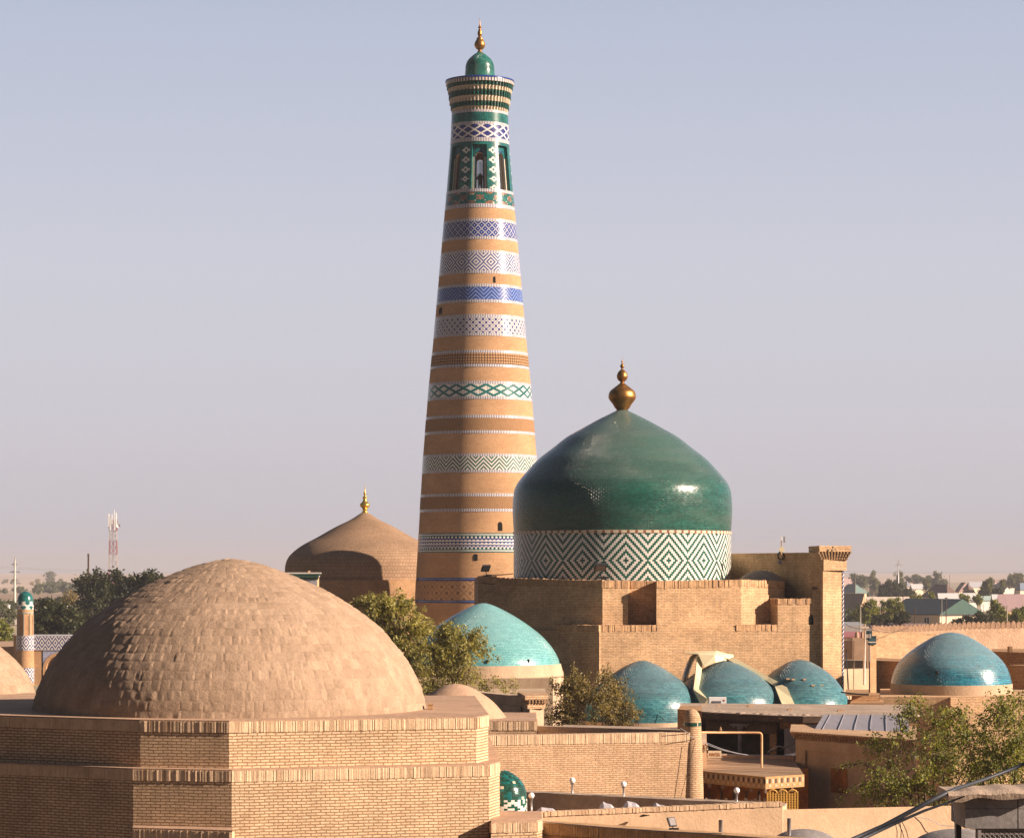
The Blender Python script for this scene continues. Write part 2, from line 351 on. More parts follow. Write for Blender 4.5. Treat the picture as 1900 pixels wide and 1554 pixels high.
def px_profile(pts, cpx, Y, base=None):
    """outline measured in photo pixels [(r, y)...] -> [(r, z)...] bottom to top"""
    out = [(max(r, .02) * Y / F, Z(y, Y)) for r, y in pts]
    return sorted(out, key=lambda p: p[1])
def smooth_prof(prof, n):
    """Catmull-Rom through the measured points, even in arc length"""
    q = np.array(prof); P_ = np.vstack([2 * q[0] - q[1], q, 2 * q[-1] - q[-2]]); out = []
    for i in range(len(q) - 1):
        for t in np.linspace(0, 1, 14, endpoint=False):
            a, b, c, d = P_[i:i + 4]
            out.append(.5 * (2 * b + (c - a) * t + (2 * a - 5 * b + 4 * c - d) * t * t + (3 * b - a - 3 * c + d) * t ** 3))
    out.append(q[-1]); out = np.array(out)
    s = np.concatenate([[0], np.cumsum(np.linalg.norm(np.diff(out, axis=0), axis=1))])
    u = np.linspace(0, s[-1], n)
    return [(max(.004, float(np.interp(k, s, out[:, 0]))), float(np.interp(k, s, out[:, 1]))) for k in u]
def finial(mb, c, Y, spec, mi=0, n=20):
    mb.lathe(c, smooth_prof(px_profile(spec, 0, Y), max(40, len(spec) * 5)), n, mi)

# ------------------------------------------------------------------ foreground domed mausoleum
Yd = 54.6
Zr, Zl = Z(1337, 50), Z(1428, 49.7)
t = thing('domed_mausoleum', 'large pale brick mausoleum with a broad mud brick dome filling the lower left foreground', 'mausoleum', (X(427, Yd), Yd, 0))
up = poly([(-260, 53.6), (260, 50.30), (425, 49.95), (884, 51.35), (906, 52.1)]) + [(X(880, 60), 60), (X(-260, 62), 62)]
lo = poly([(-270, 53.3), (247, 50.05), (430, 49.66), (907, 51.08), (927, 51.85)]) + [(X(905, 60.4), 60.4), (X(-270, 62.4), 62.4)]
m = MB(); m.prism(up, Zl - .05, Zr - .215, 0, top=False); m.build('upper_wall', M['fore_brick'], t)
m = MB(); m.prism(lo, 0, Zl - .215, 0, top=False); m.build('lower_wall', M['fore_brick'], t)
for nm, pl, zt in (('upper_coping', up, Zr), ('lower_coping', lo, Zl)):
    m = MB()
    for i in range(4): soldier(m, pl[i], pl[i + 1], zt - .215, zt - .012)
    m.prism(pl, zt - .21, zt - .10, 0, bottom=True)
    m.build(nm, M['soldier'], t)
for nm, pl, zt, k in (('roof', up, Zr, 0), ('ledge', lo, Zl, 1)):
    m = MB(); cx_, cy_ = 0, 0
    n_ = len(pl); mx_ = sum(p[0] for p in pl) / n_; my_ = sum(p[1] for p in pl) / n_
    q = [(p[0] + (p[0] - mx_) * .002, p[1] + (p[1] - my_) * .002) for p in pl]
    m.prism(q, zt - .016, zt + .012, 0, bottom=True); m.build(nm, M['mud'], t)
# low buttresses at the foot of the walls
zb = Z(1538, 49.2)
b1 = poly([(247, 50.04), (246, 49.6), (322, 49.38), (431, 49.06), (431, 49.64)])
m = MB(); m.prism(b1, 0, zb - .21, 0, top=False)
m.prism(b1, zb - .03, zb, 1, bottom=True)
for a, b in zip(b1[1:4], b1[2:4]): soldier(m, a, b, zb - .21, zb - .03, mi=2)
m.prism([(x, y + .004) for x, y in b1], zb - .21, zb - .03, 2); m.build('buttress', [M['fore_brick'], M['mud'], M['soldier']], t)
zb = Z(1522, 50.9)
b2 = poly([(911, 51.0), (911, 50.72), (996, 50.95), (1006, 51.3), (1004, 53), (930, 53)])
m = MB(); m.prism(b2, 0, zb - .21, 0, top=False); m.prism(b2, zb - .03, zb, 1, bottom=True)
for a, b in zip(b2[1:5], b2[2:5]): soldier(m, a, b, zb - .21, zb - .03, mi=2)
m.prism([(x, y + .004) for x, y in b2], zb - .21, zb - .03, 2); m.build('buttress', [M['fore_brick'], M['mud'], M['soldier']], t)

def brick_dome(c, prof, rows, bw, jit, seed, diamond_row=None):
    """dome clad in hand-laid square bricks under mud: each brick sits and tilts on its own, mud smears the joints"""
    rg = np.random.RandomState(seed); pr = smooth_prof(prof, 400); pr = np.array(pr)
    seg = np.concatenate([[0], np.cumsum(np.linalg.norm(np.diff(pr, axis=0), axis=1))]); T = seg[-1]
    edges = np.linspace(0, T, rows + 1); K = 6; V = []; Q = []; U = []
    def at(s): return np.interp(s, seg, pr[:, 0]), np.interp(s, seg, pr[:, 1])
    def nrm(s):
        r0, z0 = at(max(0, s - .02)); r1, z1 = at(min(T, s + .02)); d = math.hypot(r1 - r0, z1 - z0) or 1
        return (z1 - z0) / d, -(r1 - r0) / d
    mb = MB()
    for j in range(rows):
        s0, s1 = edges[j], edges[j + 1]; r_m = at((s0 + s1) / 2)[0]
        dia = diamond_row is not None and j == diamond_row
        nb = max(5, int(2 * math.pi * r_m / (bw * (1.35 if dia else 1))))
        wd = rg.uniform(.72, 1.28, nb); wd = np.cumsum(wd / wd.sum()) * 2 * math.pi; wd = np.concatenate([[0], wd]); ph = rg.uniform(0, 6.28)
        lift = rg.normal(0, jit, nb); ta = rg.normal(0, jit * 1.5, nb) + jit * .9; tb = rg.normal(0, jit * .8, nb); slant = rg.normal(0, .005 / max(r_m, .3), nb)
        wobr = .012 * math.sin(j * 1.7)
        k0 = len(mb.v)
        for i in range(nb):
            base = len(mb.v); tone = (rg.uniform(0, 50), rg.uniform(0, 50))
            for v in range(K + 1):
                fv = v / K; s = s0 + (s1 - s0) * fv
                nr, nz = nrm(s)
                for u in range(K + 1):
                    fu = u / K; a = ph + wd[i] + (wd[i + 1] - wd[i]) * fu
                    e = min(min(fu, 1 - fu), min(fv, 1 - fv) * .9)
                    if dia: e = max(0, .5 - abs(fu - .5) - abs(fv - .5)) * 1.4
                    w_ = min(1, e / .16)
                    d = w_ * (lift[i] + ta[i] * (fu - .5) * 2 + tb[i] * (fv - .5) * 2 + .003) + .0025 * (1 - fv) * w_
                    d += rg.normal(0, .0008)
                    wv = lambda q: .012 * math.sin(a * 9 + q * 2.1) + .008 * math.sin(a * 23 + q)
                    ss = s + wv(j) * (1 - fv) + wv(j + 1) * fv
                    ss = min(max(ss, 0), T); r, z = at(ss)
                    a2 = a + slant[i] * (fv - .5) * (0 if u in (0,) and False else 1)
                    r += d * nr; z += d * nz
                    mb.v.append((c[0] + r * math.cos(a2), c[1] + r * math.sin(a2), z))
            for v in range(K):
                for u in range(K):
                    q = base + v * (K + 1) + u
                    mb.face((q, q + 1, q + K + 2, q + K + 1), [tone] * 4, 0, True)
    # under-shell so no gap between bricks opens
    mb.lathe(c, [(max(.01, r - .012), z - .006) for r, z in pr[::8]] , 96, 0)
    return mb
fd = [(366, 1344), (365, 1326), (357, 1288), (345, 1257), (326, 1223), (298, 1188), (274, 1161), (233, 1130), (192, 1104), (151, 1083), (103, 1063), (58, 1047), (17, 1038), (1, 1036.5)]
prof = px_profile(fd, 427, Yd)
prof[0] = (prof[0][0], Zr - .02)
brick_dome((X(428, Yd), Yd), prof, 27, .20, .0036, 3, 14).build('dome', M['mud_dome'], t)
m = MB(); m.box(X(794, 54), X(803, 54), 54, 54.12, Zr, Zr + .13); m.build('roof_outlet', M['old_brick'], t)

# ------------------------------------------------------------------ neighbouring mud dome, cut by the left edge
Yl = 62.0
t = thing('domed_house', 'smaller sunlit mud brick dome cut off by the left edge of the picture', 'domed building', (X(-100, Yl), Yl, 0))
pf = [(168, 1330), (166, 1300), (154, 1262), (128, 1226), (92, 1196), (50, 1176), (1, 1168)]
brick_dome((X(-100, Yl), Yl), px_profile(pf, 0, Yl), 16, .21, .0018, 8).build('dome', M['mud_dome'], t)
m = MB(); m.prism(poly([(-300, 57.5), (90, 57.5), (90, 66), (-300, 66)]), 0, Z(1322, Yl)); m.build('wall', M['mid_brick'], t)
for px, y, s in ((15, 1322, .16), (33, 1324, .2)):
    pass
m = MB()
for k in range(7): m.sphere((X(14 + k * 5, 55.5), 55.5 + random.uniform(-.1, .1), Z(1327, 53.5) + .02), random.uniform(.05, .09), 8, 0, .55)
tag(m.build('rubble', M['old_brick']), 'dark broken clods lying on the roof edge at far left', 'rubble', kind='stuff')

# ------------------------------------------------------------------ small smooth mud dome right of the big one
Ys = 76.0
t = thing('mud_domed_roof', 'small smooth mud dome on a low brick house beside the courtyard wall', 'domed building', (X(846, Ys), Ys, 0))
pf = [(100, 1342), (94, 1330), (70, 1302), (45, 1284), (22, 1272), (8, 1268.5), (1, 1267.5)]
m = MB(); m.lathe((X(846, Ys), Ys), smooth_prof(px_profile(pf, 0, Ys), 30), 64); m.build('dome', M['mud'], t)
zt = Z(1335, 74.6)
pl = poly([(780, 74.2), (996, 74.2), (994, 79), (780, 79)])
m = MB(); m.prism(pl, 0, zt - .26, 0, top=False); m.prism(pl, zt - .02, zt + .005, 1, bottom=True); m.build('wall', [M['mid_brick'], M['mud']], t)
m = MB(); soldier(m, pl[0], pl[1], zt - .26, zt - .02, w=.07); soldier(m, pl[1], pl[2], zt - .26, zt - .02, w=.07); m.prism(pl, zt - .26, zt - .03); m.build('coping', M['soldier'], t)

# brick pier with a dentil cornice, and the shaded wall behind the small dome
Yp = 79.0
t = thing('brick_pier', 'square brick gate pier with a dentil cornice and a shaded garden wall', 'pier', (X(990, Yp), Yp, 0))
a = poly([(983, 78.5), (1009, 78.9), (1005, 80.4), (965, 80.4)])
m = MB(); m.prism(a, 0, Z(1312, Yp)); m.build('shaft', M['plaster_grey'], t)
m = MB()
for k, (g, y0, y1) in enumerate([(.16, 1288, 1296), (.05, 1303.5, 1312.5)]):
    q = poly([(981 - g * 40, 78.5 - g), (1009 + g * 50, 78.8 - g), (1012, 80.8), (960, 80.8)]); m.prism(q, Z(y1, Yp), Z(y0, Yp), bottom=True)
q = poly([(981, 78.5), (1010, 78.8), (1008, 80.6), (963, 80.6)]); m.prism(q, Z(1304, Yp), Z(1294, Yp), bottom=True)
for i in range(6):
    for y0, y1, o in ((1296, 1300, .12), (1300, 1304.5, .07)):
        x0 = X(981.5 + i * 6.0, 78.4); m.box(x0, x0 + .048, 78.5 - o + i * .045, 78.8, Z(y1, 78.5), Z(y0, 78.5))
m.build('cornice', M['mid_brick'], t)
m = MB(); m.prism(poly([(968, 80.0), (880, 83.0), (880, 84), (975, 81)]), 0, Z(1290, 80.5)); m.prism(poly([(966, 79.8), (905, 82.0), (905, 82.2), (966, 80.0)]), 0, Z(1309, 80.5)); m.build('side_wall', M['plaster_grey'], t)

# ------------------------------------------------------------------ courtyard wall with the round corner tower
t = thing('courtyard_wall', 'long sunlit brick courtyard wall with upright coping left of a round corner tower', 'wall', (X(1100, 72.5), 72.5, 0))
w0, w1 = (X(860, 71.6), 71.6), (X(1290, 73.2), 73.2); zt = Z(1362, 72.2)
m = MB(); m.prism([w0, w1, (w1[0], w1[1] + .45), (w0[0], w0[1] + .45)], 0, zt - .26, 0); m.build('brickwork', M['mid_brick'], t)
m = MB(); soldier(m, w0, w1, zt - .26, zt, w=.06, depth=.4); m.prism([(w0[0], w0[1]), (w1[0], w1[1]), (w1[0], w1[1] + .45), (w0[0], w0[1] + .45)], zt - .27, zt - .02, bottom=True); m.build('coping', M['soldier'], t)
m = MB(); m.prism([(X(908, 76.5), 76.5), (X(1262, 73.9), 73.9), (X(1262, 74.3), 74.3), (X(908, 76.9), 76.9)], 0, zt + .02); m.build('rear_parapet', M['mud_grey'], t)
m = MB(); m.prism(poly([(1042, 80.5), (1262, 77.0), (1262, 79.5), (1045, 84)]), 0, [Z(1357, 78.5), Z(1359, 77), Z(1351, 79), Z(1347, 83)]); tag(m.build('mud_roof', M['mud_grey']), 'flat pale mud roof slab just behind the courtyard wall', 'roof')
Yt = 73.4
t = thing('corner_tower', 'slim round brick corner tower with a domed cap and a broken green tile band', 'tower', (X(1284, Yt), Yt, 0))
c = (X(1284, Yt), Yt)
pf = [(24.5, 1560), (21.5, 1480), (19.5, 1400), (17, 1345)]
m = MB(); m.lathe(c, px_profile(pf, 0, Yt), 40); m.build('shaft', M['mid_brick'], t)
pf = [(16.8, 1346), (16.6, 1338), (14.5, 1327), (10, 1319), (4, 1315), (.5, 1314.3)]
m = MB(); m.lathe(c, smooth_prof(px_profile(pf, 0, Yt), 14), 40); m.build('cap', M['mid_brick'], t)
m = MB(); m.lathe(c, [(17.4 * Yt / F, Z(1346, Yt)), (17.3 * Yt / F, Z(1339.5, Yt))], 60, cells=lambda i, j: 1 if i % 15 in (5,) else 0)
m.build('tile_band', [M['g_green'], M['g_cream']], t)
# darker pier behind the tower
m = MB(); m.prism(poly([(1257, 77), (1302, 76), (1302, 79), (1262, 79)]), 0, Z(1315, 77)); tag(m.build('brick_pillar', M['old_brick']), 'shaded stub of brick wall behind the round corner tower', 'wall')

# ------------------------------------------------------------------ roof terrace with globe lamps
t = thing('roof_terrace', 'sunken roof terrace with a cream brick coping and shaded inner parapet', 'terrace', (X(1200, 59), 59, 0))
n0, n1 = (X(978, 58.0), 58.0), (X(1452, 59.1), 59.1); zc = Z(1506.5, 58); dzc = .14
m = MB(); m.prism([n0, n1, (n1[0] + .1, n1[1] + .22), (n0[0], n0[1] + .25)], 0, [zc - .10, zc - .10 + dzc, zc - .10 + dzc, zc - .10]); m.build('front_wall', M['plaster'], t)
m = MB(); soldier(m, n0, n1, zc - .10, zc, w=.075, out=.02, depth=.2, gap=.012, jit=.006, dz=dzc); m.prism([n0, n1, (n1[0], n1[1] + .2), (n0[0], n0[1] + .2)], [zc - .12, zc - .12 + dzc, zc - .12 + dzc, zc - .12], [zc - .015, zc - .015 + dzc, zc - .015 + dzc, zc - .015], bottom=True); m.build('coping', M['plaster'], t)
f0, f1 = (X(965, 62.9), 62.9), (X(1456, 59.3), 59.3)
m = MB(); m.prism([f0, f1, (f1[0] + .1, f1[1] + .5), (f0[0], f0[1] + .5)], 0, Z(1468, 62.9)); m.build('rear_parapet', M['mud_grey'], t)
m = MB(); m.prism([n0, n1, f0], zc - .9, zc - .75); m.build('floor', M['mud_grey'], t)
m = MB(); m.prism(poly([(1449, 59.12), (1800, 60.6), (1800, 61.0), (1449, 59.5)]), 0, [Z(1501, 59.12), Z(1493, 60.6), Z(1493, 61), Z(1501, 59.5)]); tag(m.build('plaster_wall', M['plaster']), 'low sandy plastered wall running below the leafy right hand tree', 'wall')
def globe_lamp(px, y, yb, Y, label):
    t = thing('globe_lamp', label, 'lamp', P(px, yb, Y), 'white globe lamps on grey posts')
    m = MB(); m.tube([P(px, yb, Y), P(px, y + 6, Y)], .022, 8); m.lathe((X(px, Y), Y), [(.022, Z(y + 7.5, Y)), (.045, Z(y + 6, Y)), (.05, Z(y + 5, Y))], 12); m.build('post', M['steel'], t)
    m = MB(); m.sphere(P(px, y, Y), 5.6 * Y / F, 18); m.build('globe', M['globe'], t)
globe_lamp(1062, 1447, 1476, 62.4, 'white globe lamp on the terrace parapet, third from right')
globe_lamp(1157, 1454, 1483, 61.7, 'white globe lamp on the terrace parapet, between two tarpaulined heaps')
globe_lamp(986, 1475, 1506, 58.4, 'white globe lamp standing right beside the green and white turret')
globe_lamp(1367, 1465.5, 1492, 60.2, 'white globe lamp in front of the orange cafe interior')
def heap(px0, px1, y, Y, label, lift=0):
    x0, x1 = X(px0, Y), X(px1, Y); z = Z(y, Y); zb = zc - .75
    m = MB(); w = x1 - x0; d = .55
    g = [[(x0 + w * u / 6, Y - d + 2 * d * v / 4, (zb if (u in (0, 6) or v in (0, 4)) else z + random.uniform(-.015, .015) - (.03 if v == 1 else 0) - (.10 if u in (1, 5) else 0) + .02 * math.sin(u * 1.3))) for u in range(7)] for v in range(5)]
    for v in range(4):
        for u in range(6): m.quad(g[v][u], g[v][u + 1], g[v + 1][u + 1], g[v + 1][u])
    tag(m.build('tarpaulin', M['tarp']), label, 'tarpaulin', 'tarpaulined furniture on the terrace')
heap(1106, 1147, 1490, 59.9, 'pale tarpaulin draped over furniture, below the second parapet lamp')
heap(1150, 1194, 1488, 59.8, 'tall pale tarpaulin heap in the middle of the terrace')
heap(1204, 1246, 1492, 59.7, 'low flat tarpaulin heap, rightmost on the terrace')
heap(984, 1046, 1499, 59.0, 'long low tarpaulin behind the coping beside the globe lamp on the left')
def slab_brick(px, y, Y):
    m = MB(); x = X(px, Y); m.box(x, x + .13, Y - .12, Y + .1, Z(y, Y) - .04, Z(y, Y) + .03)
    return tag(m.build('loose_brick', M['plaster']), 'loose pale brick lying on the dark terrace parapet', 'brick', 'loose bricks on the parapet')
slab_brick(1174, 1480, 61.55); slab_brick(1212, 1483, 61.3)

# green and white tiled turret beside the big foreground wall
Yg = 54.4
t = thing('tiled_turret', 'small turret of dark green glazed bricks over a chequer of white ones', 'turret', (X(935, Yg), Yg, 0)); c = (X(935, Yg), Yg)
pf = [(43, 1480), (42, 1470), (37.5, 1455), (25, 1440), (9, 1430), (1, 1428)]
m = MB(); pr = smooth_prof(px_profile(pf, 0, Yg), 15)
m.lathe(c, pr, 36, cells=lambda i, j: (2 if random.random() < .03 else 0 if random.random() < .8 else 1)); m.build('cap', [M['glazed_turret'], M['g_teal'], M['g_cream']], t)
def cheq(i, j):
    d = abs((i + (j % 2) * 0) % 8 - 4) + abs(j % 8 - 4) * 1.0
    if j == 12: return 1 if i % 2 == 0 else 0
    return 1 if (d % 4 < 2) != (random.random() < .08) else 0
m = MB(); m.lathe(c, [(43.4 * Yg / F, Z(1530 - 50 * k / 13, Yg)) for k in range(14)], 40, cells=cheq, smooth=True)
m.build('shaft', [M['g_green'], M['g_white']], t)

# dark coped wall at the bottom edge, floodlight and vent pipes
t = thing('coped_wall', 'shaded brown wall with upright coping along the bottom edge of the picture', 'wall', (X(1250, 50), 50, 0))
c0, c1 = (X(1006, 52.0), 52.0), (X(1700, 47.2), 47.2); zw = Z(1525, 52)
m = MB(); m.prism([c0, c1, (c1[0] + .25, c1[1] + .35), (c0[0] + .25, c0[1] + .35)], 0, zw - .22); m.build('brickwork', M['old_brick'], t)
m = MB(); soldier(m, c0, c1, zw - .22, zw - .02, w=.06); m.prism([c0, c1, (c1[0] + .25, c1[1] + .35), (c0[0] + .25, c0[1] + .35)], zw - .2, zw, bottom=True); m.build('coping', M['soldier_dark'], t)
def floodlight(px, y, Y, label, s=1.0, yaw=.6, tilt=.5):
    t = thing('floodlight', label, 'floodlight', P(px, y, Y))
    o = P(px, y, Y); m = MB(); m.box(o.x - .10 * s, o.x + .14 * s, Y - .06 * s, Y + .06 * s, o.z, o.z + .04 * s); m.tube([o + Vector((0, 0, .03 * s)), o + Vector((-.02 * s, 0, .12 * s))], .015 * s, 6); m.build('bracket', M['iron'], t)
    m = MB(); A = Vector((math.cos(yaw), math.sin(yaw), 0)); U = Vector((-math.sin(yaw) * math.sin(tilt), math.cos(yaw) * math.sin(tilt), math.cos(tilt))); N = A.cross(U); q = o + Vector((-.02 * s, 0, .2 * s))
    w, h, d = .11 * s, .12 * s, .05 * s
    f = [q - A * w - U * h, q + A * w - U * h, q + A * w + U * h, q - A * w + U * h]; g = [p - N * d for p in f]
    m.quad(*f); m.quad(*reversed(g))
    for i in range(4): m.quad(g[i], g[(i + 1) % 4], f[(i + 1) % 4], f[i])
    m.build('housing', M['iron'], t)
    m = MB(); m.quad(*[q + (p - q) * .8 + N * .004 for p in f]); m.build('glass', M['darkconcrete'], t)
floodlight(1249, 1538, 50.2, 'small black floodlight clamped on the shaded coped wall', .75)
for px, y0, y1, Y, lab in ((1337, 1520, 1548, 51.5, 'short grey vent pipe standing free behind the coped wall'), (1464, 1517, 1541, 50.9, 'short grey vent pipe on top of a grey domed roof')):
    m = MB(); m.tube([P(px, y1 + 40, Y), P(px, y0, Y)], 3.8 * Y / F, 14); tag(m.build('vent_pipe', M['steel']), lab, 'pipe', 'grey vent pipes')
for px, r, y, Y, lab in ((1492, 70, 1537, 51.2, 'low grey cement dome at the bottom edge under a vent pipe'), (1780, 95, 1537, 51.0, 'low grey cement dome at the bottom edge behind hanging ropes')):
    m = MB(); c = (X(px, Y), Y); pf = [(r, y + 45), (r * .9, y + 24), (r * .62, y + 9), (r * .3, y + 2), (1, y)]
    m.lathe(c, smooth_prof(px_profile(pf, 0, Y), 14), 40, jit=.004); m.lathe(c, [(r * Y / F, 0), (r * Y / F, Z(y + 45, Y))], 40)
    tag(m.build('domed_roof', M['darkconcrete']), lab, 'dome', 'grey cement domes')
# ------------------------------------------------------------------ great green domed mausoleum
Yc = 118.6
t = thing('green_domed_mausoleum', 'big brick mausoleum under a dark green glazed dome with a gilt finial', 'mausoleum', (X(1154, Yc), Yc, 0))
C = (X(1154.5, Yc), Yc)
z_top, z_led = Z(1075, 112), Z(1159, 111.5)
upp = poly([(887, 115.6), (920, 115.3), (1118, 111.75), (1165, 111.95), (1166, 113.3), (1217.5, 113.4), (1218, 111.5), (1375, 112.25), (1455, 113.9)]) + [(X(1460, 124), 124), (X(880, 126), 126)]
tops = [Z(1067, 115.6), Z(1070, 115.3), Z(1075, 111.75), Z(1076, 111.95), Z(1076, 113.3), Z(1076, 113.4), Z(1076, 111.5), Z(1073, 112.25), Z(1077, 113.9), Z(1072, 124), Z(1072, 126)]
m = MB(); m.prism(upp, z_led - .4, [z - .33 for z in tops], 0, mtop=1); m.build('upper_wall', [M['pahl_brick'], M['mud']], t)
m = MB()
for i in range(8):
    a, b = upp[i], upp[i + 1]; nseg = max(1, int(math.hypot(b[0] - a[0], b[1] - a[1]) / .5))
    for k in range(nseg):
        f0, f1 = k / nseg, (k + 1) / nseg; zz = tops[i] * (1 - f0) + tops[i + 1] * f0
        pa = (a[0] + (b[0] - a[0]) * f0, a[1] + (b[1] - a[1]) * f0); pb = (a[0] + (b[0] - a[0]) * f1, a[1] + (b[1] - a[1]) * f1)
        soldier(m, pa, pb, zz - .33, zz - .03 + random.uniform(-.012, .012), w=.085, out=.015, jit=.016)
m.prism(upp, [z - .3 for z in tops], [z - .04 for z in tops], 1, bottom=True)
m.build('coping', [M['pahl_soldier'], M['mud']], t)
low = poly([(800, 115.9), (887, 115.5), (1030, 112.9), (1112, 110.95), (1114, 111.0), (1376, 112.22), (1443, 112.54), (1520, 112.9)]) + [(X(1530, 120), 120), (X(800, 124), 124)]
m = MB(); m.prism([(x, y) for x, y in low], 0, z_led - .26, 0, mtop=1); m.build('lower_wall', [M['pahl_brick'], M['mud']], t)
m = MB()
for a, b in ((low[2], low[3]),): soldier(m, a, b, z_led - .26, z_led, w=.085, jit=.012, depth=.3)
soldier(m, low[4], (X(1217, 111.48), 111.48), z_led - .26, z_led, w=.085, jit=.012, depth=.3)
q = [low[2], low[3], low[4], (X(1217, 111.49), 111.49), (X(1217, 113.2), 113.2), (X(1030, 114.2), 114.2)]
m.prism(q, z_led - .25, z_led - .01, 1, bottom=True); m.build('ledge', [M['pahl_soldier'], M['mud']], t)
m = MB(); soldier(m, (X(1366, 112.17), 112.17), low[6], z_led - .26, z_led, w=.085, jit=.012, depth=.3)
m.prism(poly([(1376, 112.23), (1443, 112.55), (1443, 114.5), (1376, 114.5)]), z_led - .25, z_led - .01, 1, bottom=True); m.build('ledge', [M['pahl_soldier'], M['mud']], t)
m = MB(); m.prism([(X(1219, 111.493), 111.493), (X(1374, 112.215), 112.215), (X(1374, 112.6), 112.6), (X(1219, 112), 112)], z_led - .27, z_led - .1); m.build('wall_patch', M['pahl_brick'], t)
# block at the right of the niche, with its ruined top and arrow slit
zk = Z(1110, 112.5)
blk = poly([(1443, 112.53), (1511, 112.85), (1511, 115.5), (1424, 113.6)])
m = MB(); m.prism(blk, z_led - .3, zk - .24, 0, mtop=1); m.prism(poly([(1508, 112.82), (1527, 112.92), (1527, 116), (1508, 116)]), 0, [Z(1094, 112.8), Z(1089, 112.8), Z(1089, 116), Z(1094, 116)], 0, mtop=1)
for k in range(14):
    px = random.uniform(1505, 1524); w = random.uniform(.1, .25); m.box(X(px, 113.2), X(px, 113.2) + w, 113.1, 113.5, Z(1094, 113), Z(1094, 113) + random.uniform(.0, .14))
m.build('ruined_buttress', [M['pahl_brick'], M['mud']], t)
m = MB(); soldier(m, blk[0], blk[1], zk - .24, zk, w=.085, jit=.02); soldier(m, blk[3], blk[0], zk - .24, zk, w=.085, jit=.02); m.prism(blk, zk - .22, zk - .02, 1, bottom=True); m.build('coping', [M['pahl_soldier'], M['mud']], t)
def arch_slit(mb, px, y0, y1, Y, w, mi=0, off=.004):
    x = X(px, Y); h = w * Y / F / 2; zb, zt = Z(y1, Y), Z(y0, Y); n = len(mb.v)
    pts = [(x - h, zb), (x + h, zb), (x + h, zt - h * 1.6), (x + h * .5, zt - h * .6), (x, zt), (x - h * .5, zt - h * .6), (x - h, zt - h * 1.6)]
    mb.v += [(px_, Y - off, z) for px_, z in pts]; mb.face(range(n, n + 7), [(0, 0)] * 7, mi)
    # reveal
    for i in range(7):
        a, b = pts[i], pts[(i + 1) % 7]; mb.quad((a[0], Y - off, a[1]), (b[0], Y - off, b[1]), (b[0], Y + .02, b[1]), (a[0], Y + .02, a[1]), mi)
m = MB(); arch_slit(m, 1505, 1139, 1158, 112.80, 8, 0, .006); m.build('slit_window', M['dark'], t)
# drum of white and green glazed bricks
Rd = 201.5 * Yc / F; zd0, zd1 = Z(1082, Yc), Z(991, Yc)
NP, PP = 16, 24; N = NP * PP; rows = 25; ctr = rows - 10.9
def drum_cell(i, j):
    du = abs((i + 13) % PP - PP // 2); dv = abs(j - 11)
    d = du + dv
    return 1 if d % 4 in (0, 1) else 0
a_off = R(-90)
m = MB(); m.lathe(C, [(Rd, zd0 + (zd1 - zd0) * k / rows) for k in range(rows + 1)], N, cells=drum_cell); m.build('tiled_drum', [M['g_white'], M['g_green']], t)
m = MB(); m.lathe(C, [(Rd + .03, zd1), (Rd + .035, Z(986, Yc))], 260, cells=lambda i, j: 1 if i % 3 == 0 else 0); m.lathe(C, [(Rd - .02, zd1 - .001), (Rd + .03, zd1)], 96); m.lathe(C, [(Rd + .035, Z(986, Yc)), (Rd - .05, Z(985.5, Yc))], 96); m.build('tile_string_course', [M['g_cream'], M['g_brown']], t)
pf = [(201.2, 987.5), (202.6, 968), (203.4, 951), (203.2, 935), (201.5, 915), (198, 903), (191, 891), (176.7, 874), (156, 852), (129, 831), (102.7, 810.5), (70, 792), (43.5, 777.5), (16, 764), (10, 761)]
m = MB(); m.lathe(C, smooth_prof(px_profile(pf, 0, Yc), 70), 128); dome_ = m.build('dome', M['pahl_dome'], t)
sp = [(9, 762), (12.5, 757.5), (14, 756), (18, 749), (24, 741), (25.6, 735), (23, 726), (15, 719), (6.5, 712.5), (3.4, 709.5), (4.5, 707.5), (8, 704.5), (10.2, 698), (8, 691), (4, 686.5), (1.6, 684), (3.4, 681), (4.0, 679), (2.4, 676), (.9, 673.5), (1.7, 671.5), (1.5, 670), (.5, 668.5), (.3, 664)]
m = MB(); finial(m, C, Yc, sp, n=32); m.build('finial', M['bronze'], dome_)
floodlight(903, 1069, 114.9, 'black floodlight at the dark left corner of the big brick mausoleum', 1.6, .3, -.9)
floodlight(1116, 1073, 112.9, 'wide black floodlight below the patterned drum of the green dome', 2.2, .1, -1.1)
m = MB(); m.tube([P(1100, 1155, 112.2), P(1101, 1082, 112.2)], .012, 5); tag(m.build('thin_rod', M['steel']), 'thin metal rod leaning on the shaded wall above the ledge', 'rod')

# portal with corbelled cornice and twisted column
t = thing('brick_portal', 'tall brick portal with a corbelled cornice and a twisted blue and white corner column', 'portal', (X(1530, 110), 110, 0))
DP = 3.6; Zp = Z(1013, 109 + DP)
pp = poly([(1527, 112.65), (1561.5, 113.2)]) + [(X(1561, 121), 121), (X(1355, 122), 122), (X(1355, 120.2), 120.2)]
m = MB(); m.prism(pp, 0, Zp - .25); m.build('wall', M['pahl_brick'], t)
m = MB(); YP = 112.65
def ring(g, y0, y1): m.prism([(X(1527, YP) - g * .8, YP - g), (X(1568, YP + .5) + g * 1.15, YP + .55 - g), (X(1568, YP + .5) + g, YP + 3), (X(1503, YP + 3) - g * .3, YP + 3)], Z(y1, YP), Z(y0, YP), bottom=True)
ring(.22, 1012, 1017.3); ring(.20, 1017.8, 1022.6); ring(.11, 1022.4, 1027.5); ring(.05, 1027.2, 1032.5); ring(.0, 1032, 1037.5)
xL, xR = X(1526, YP), X(1574, YP)
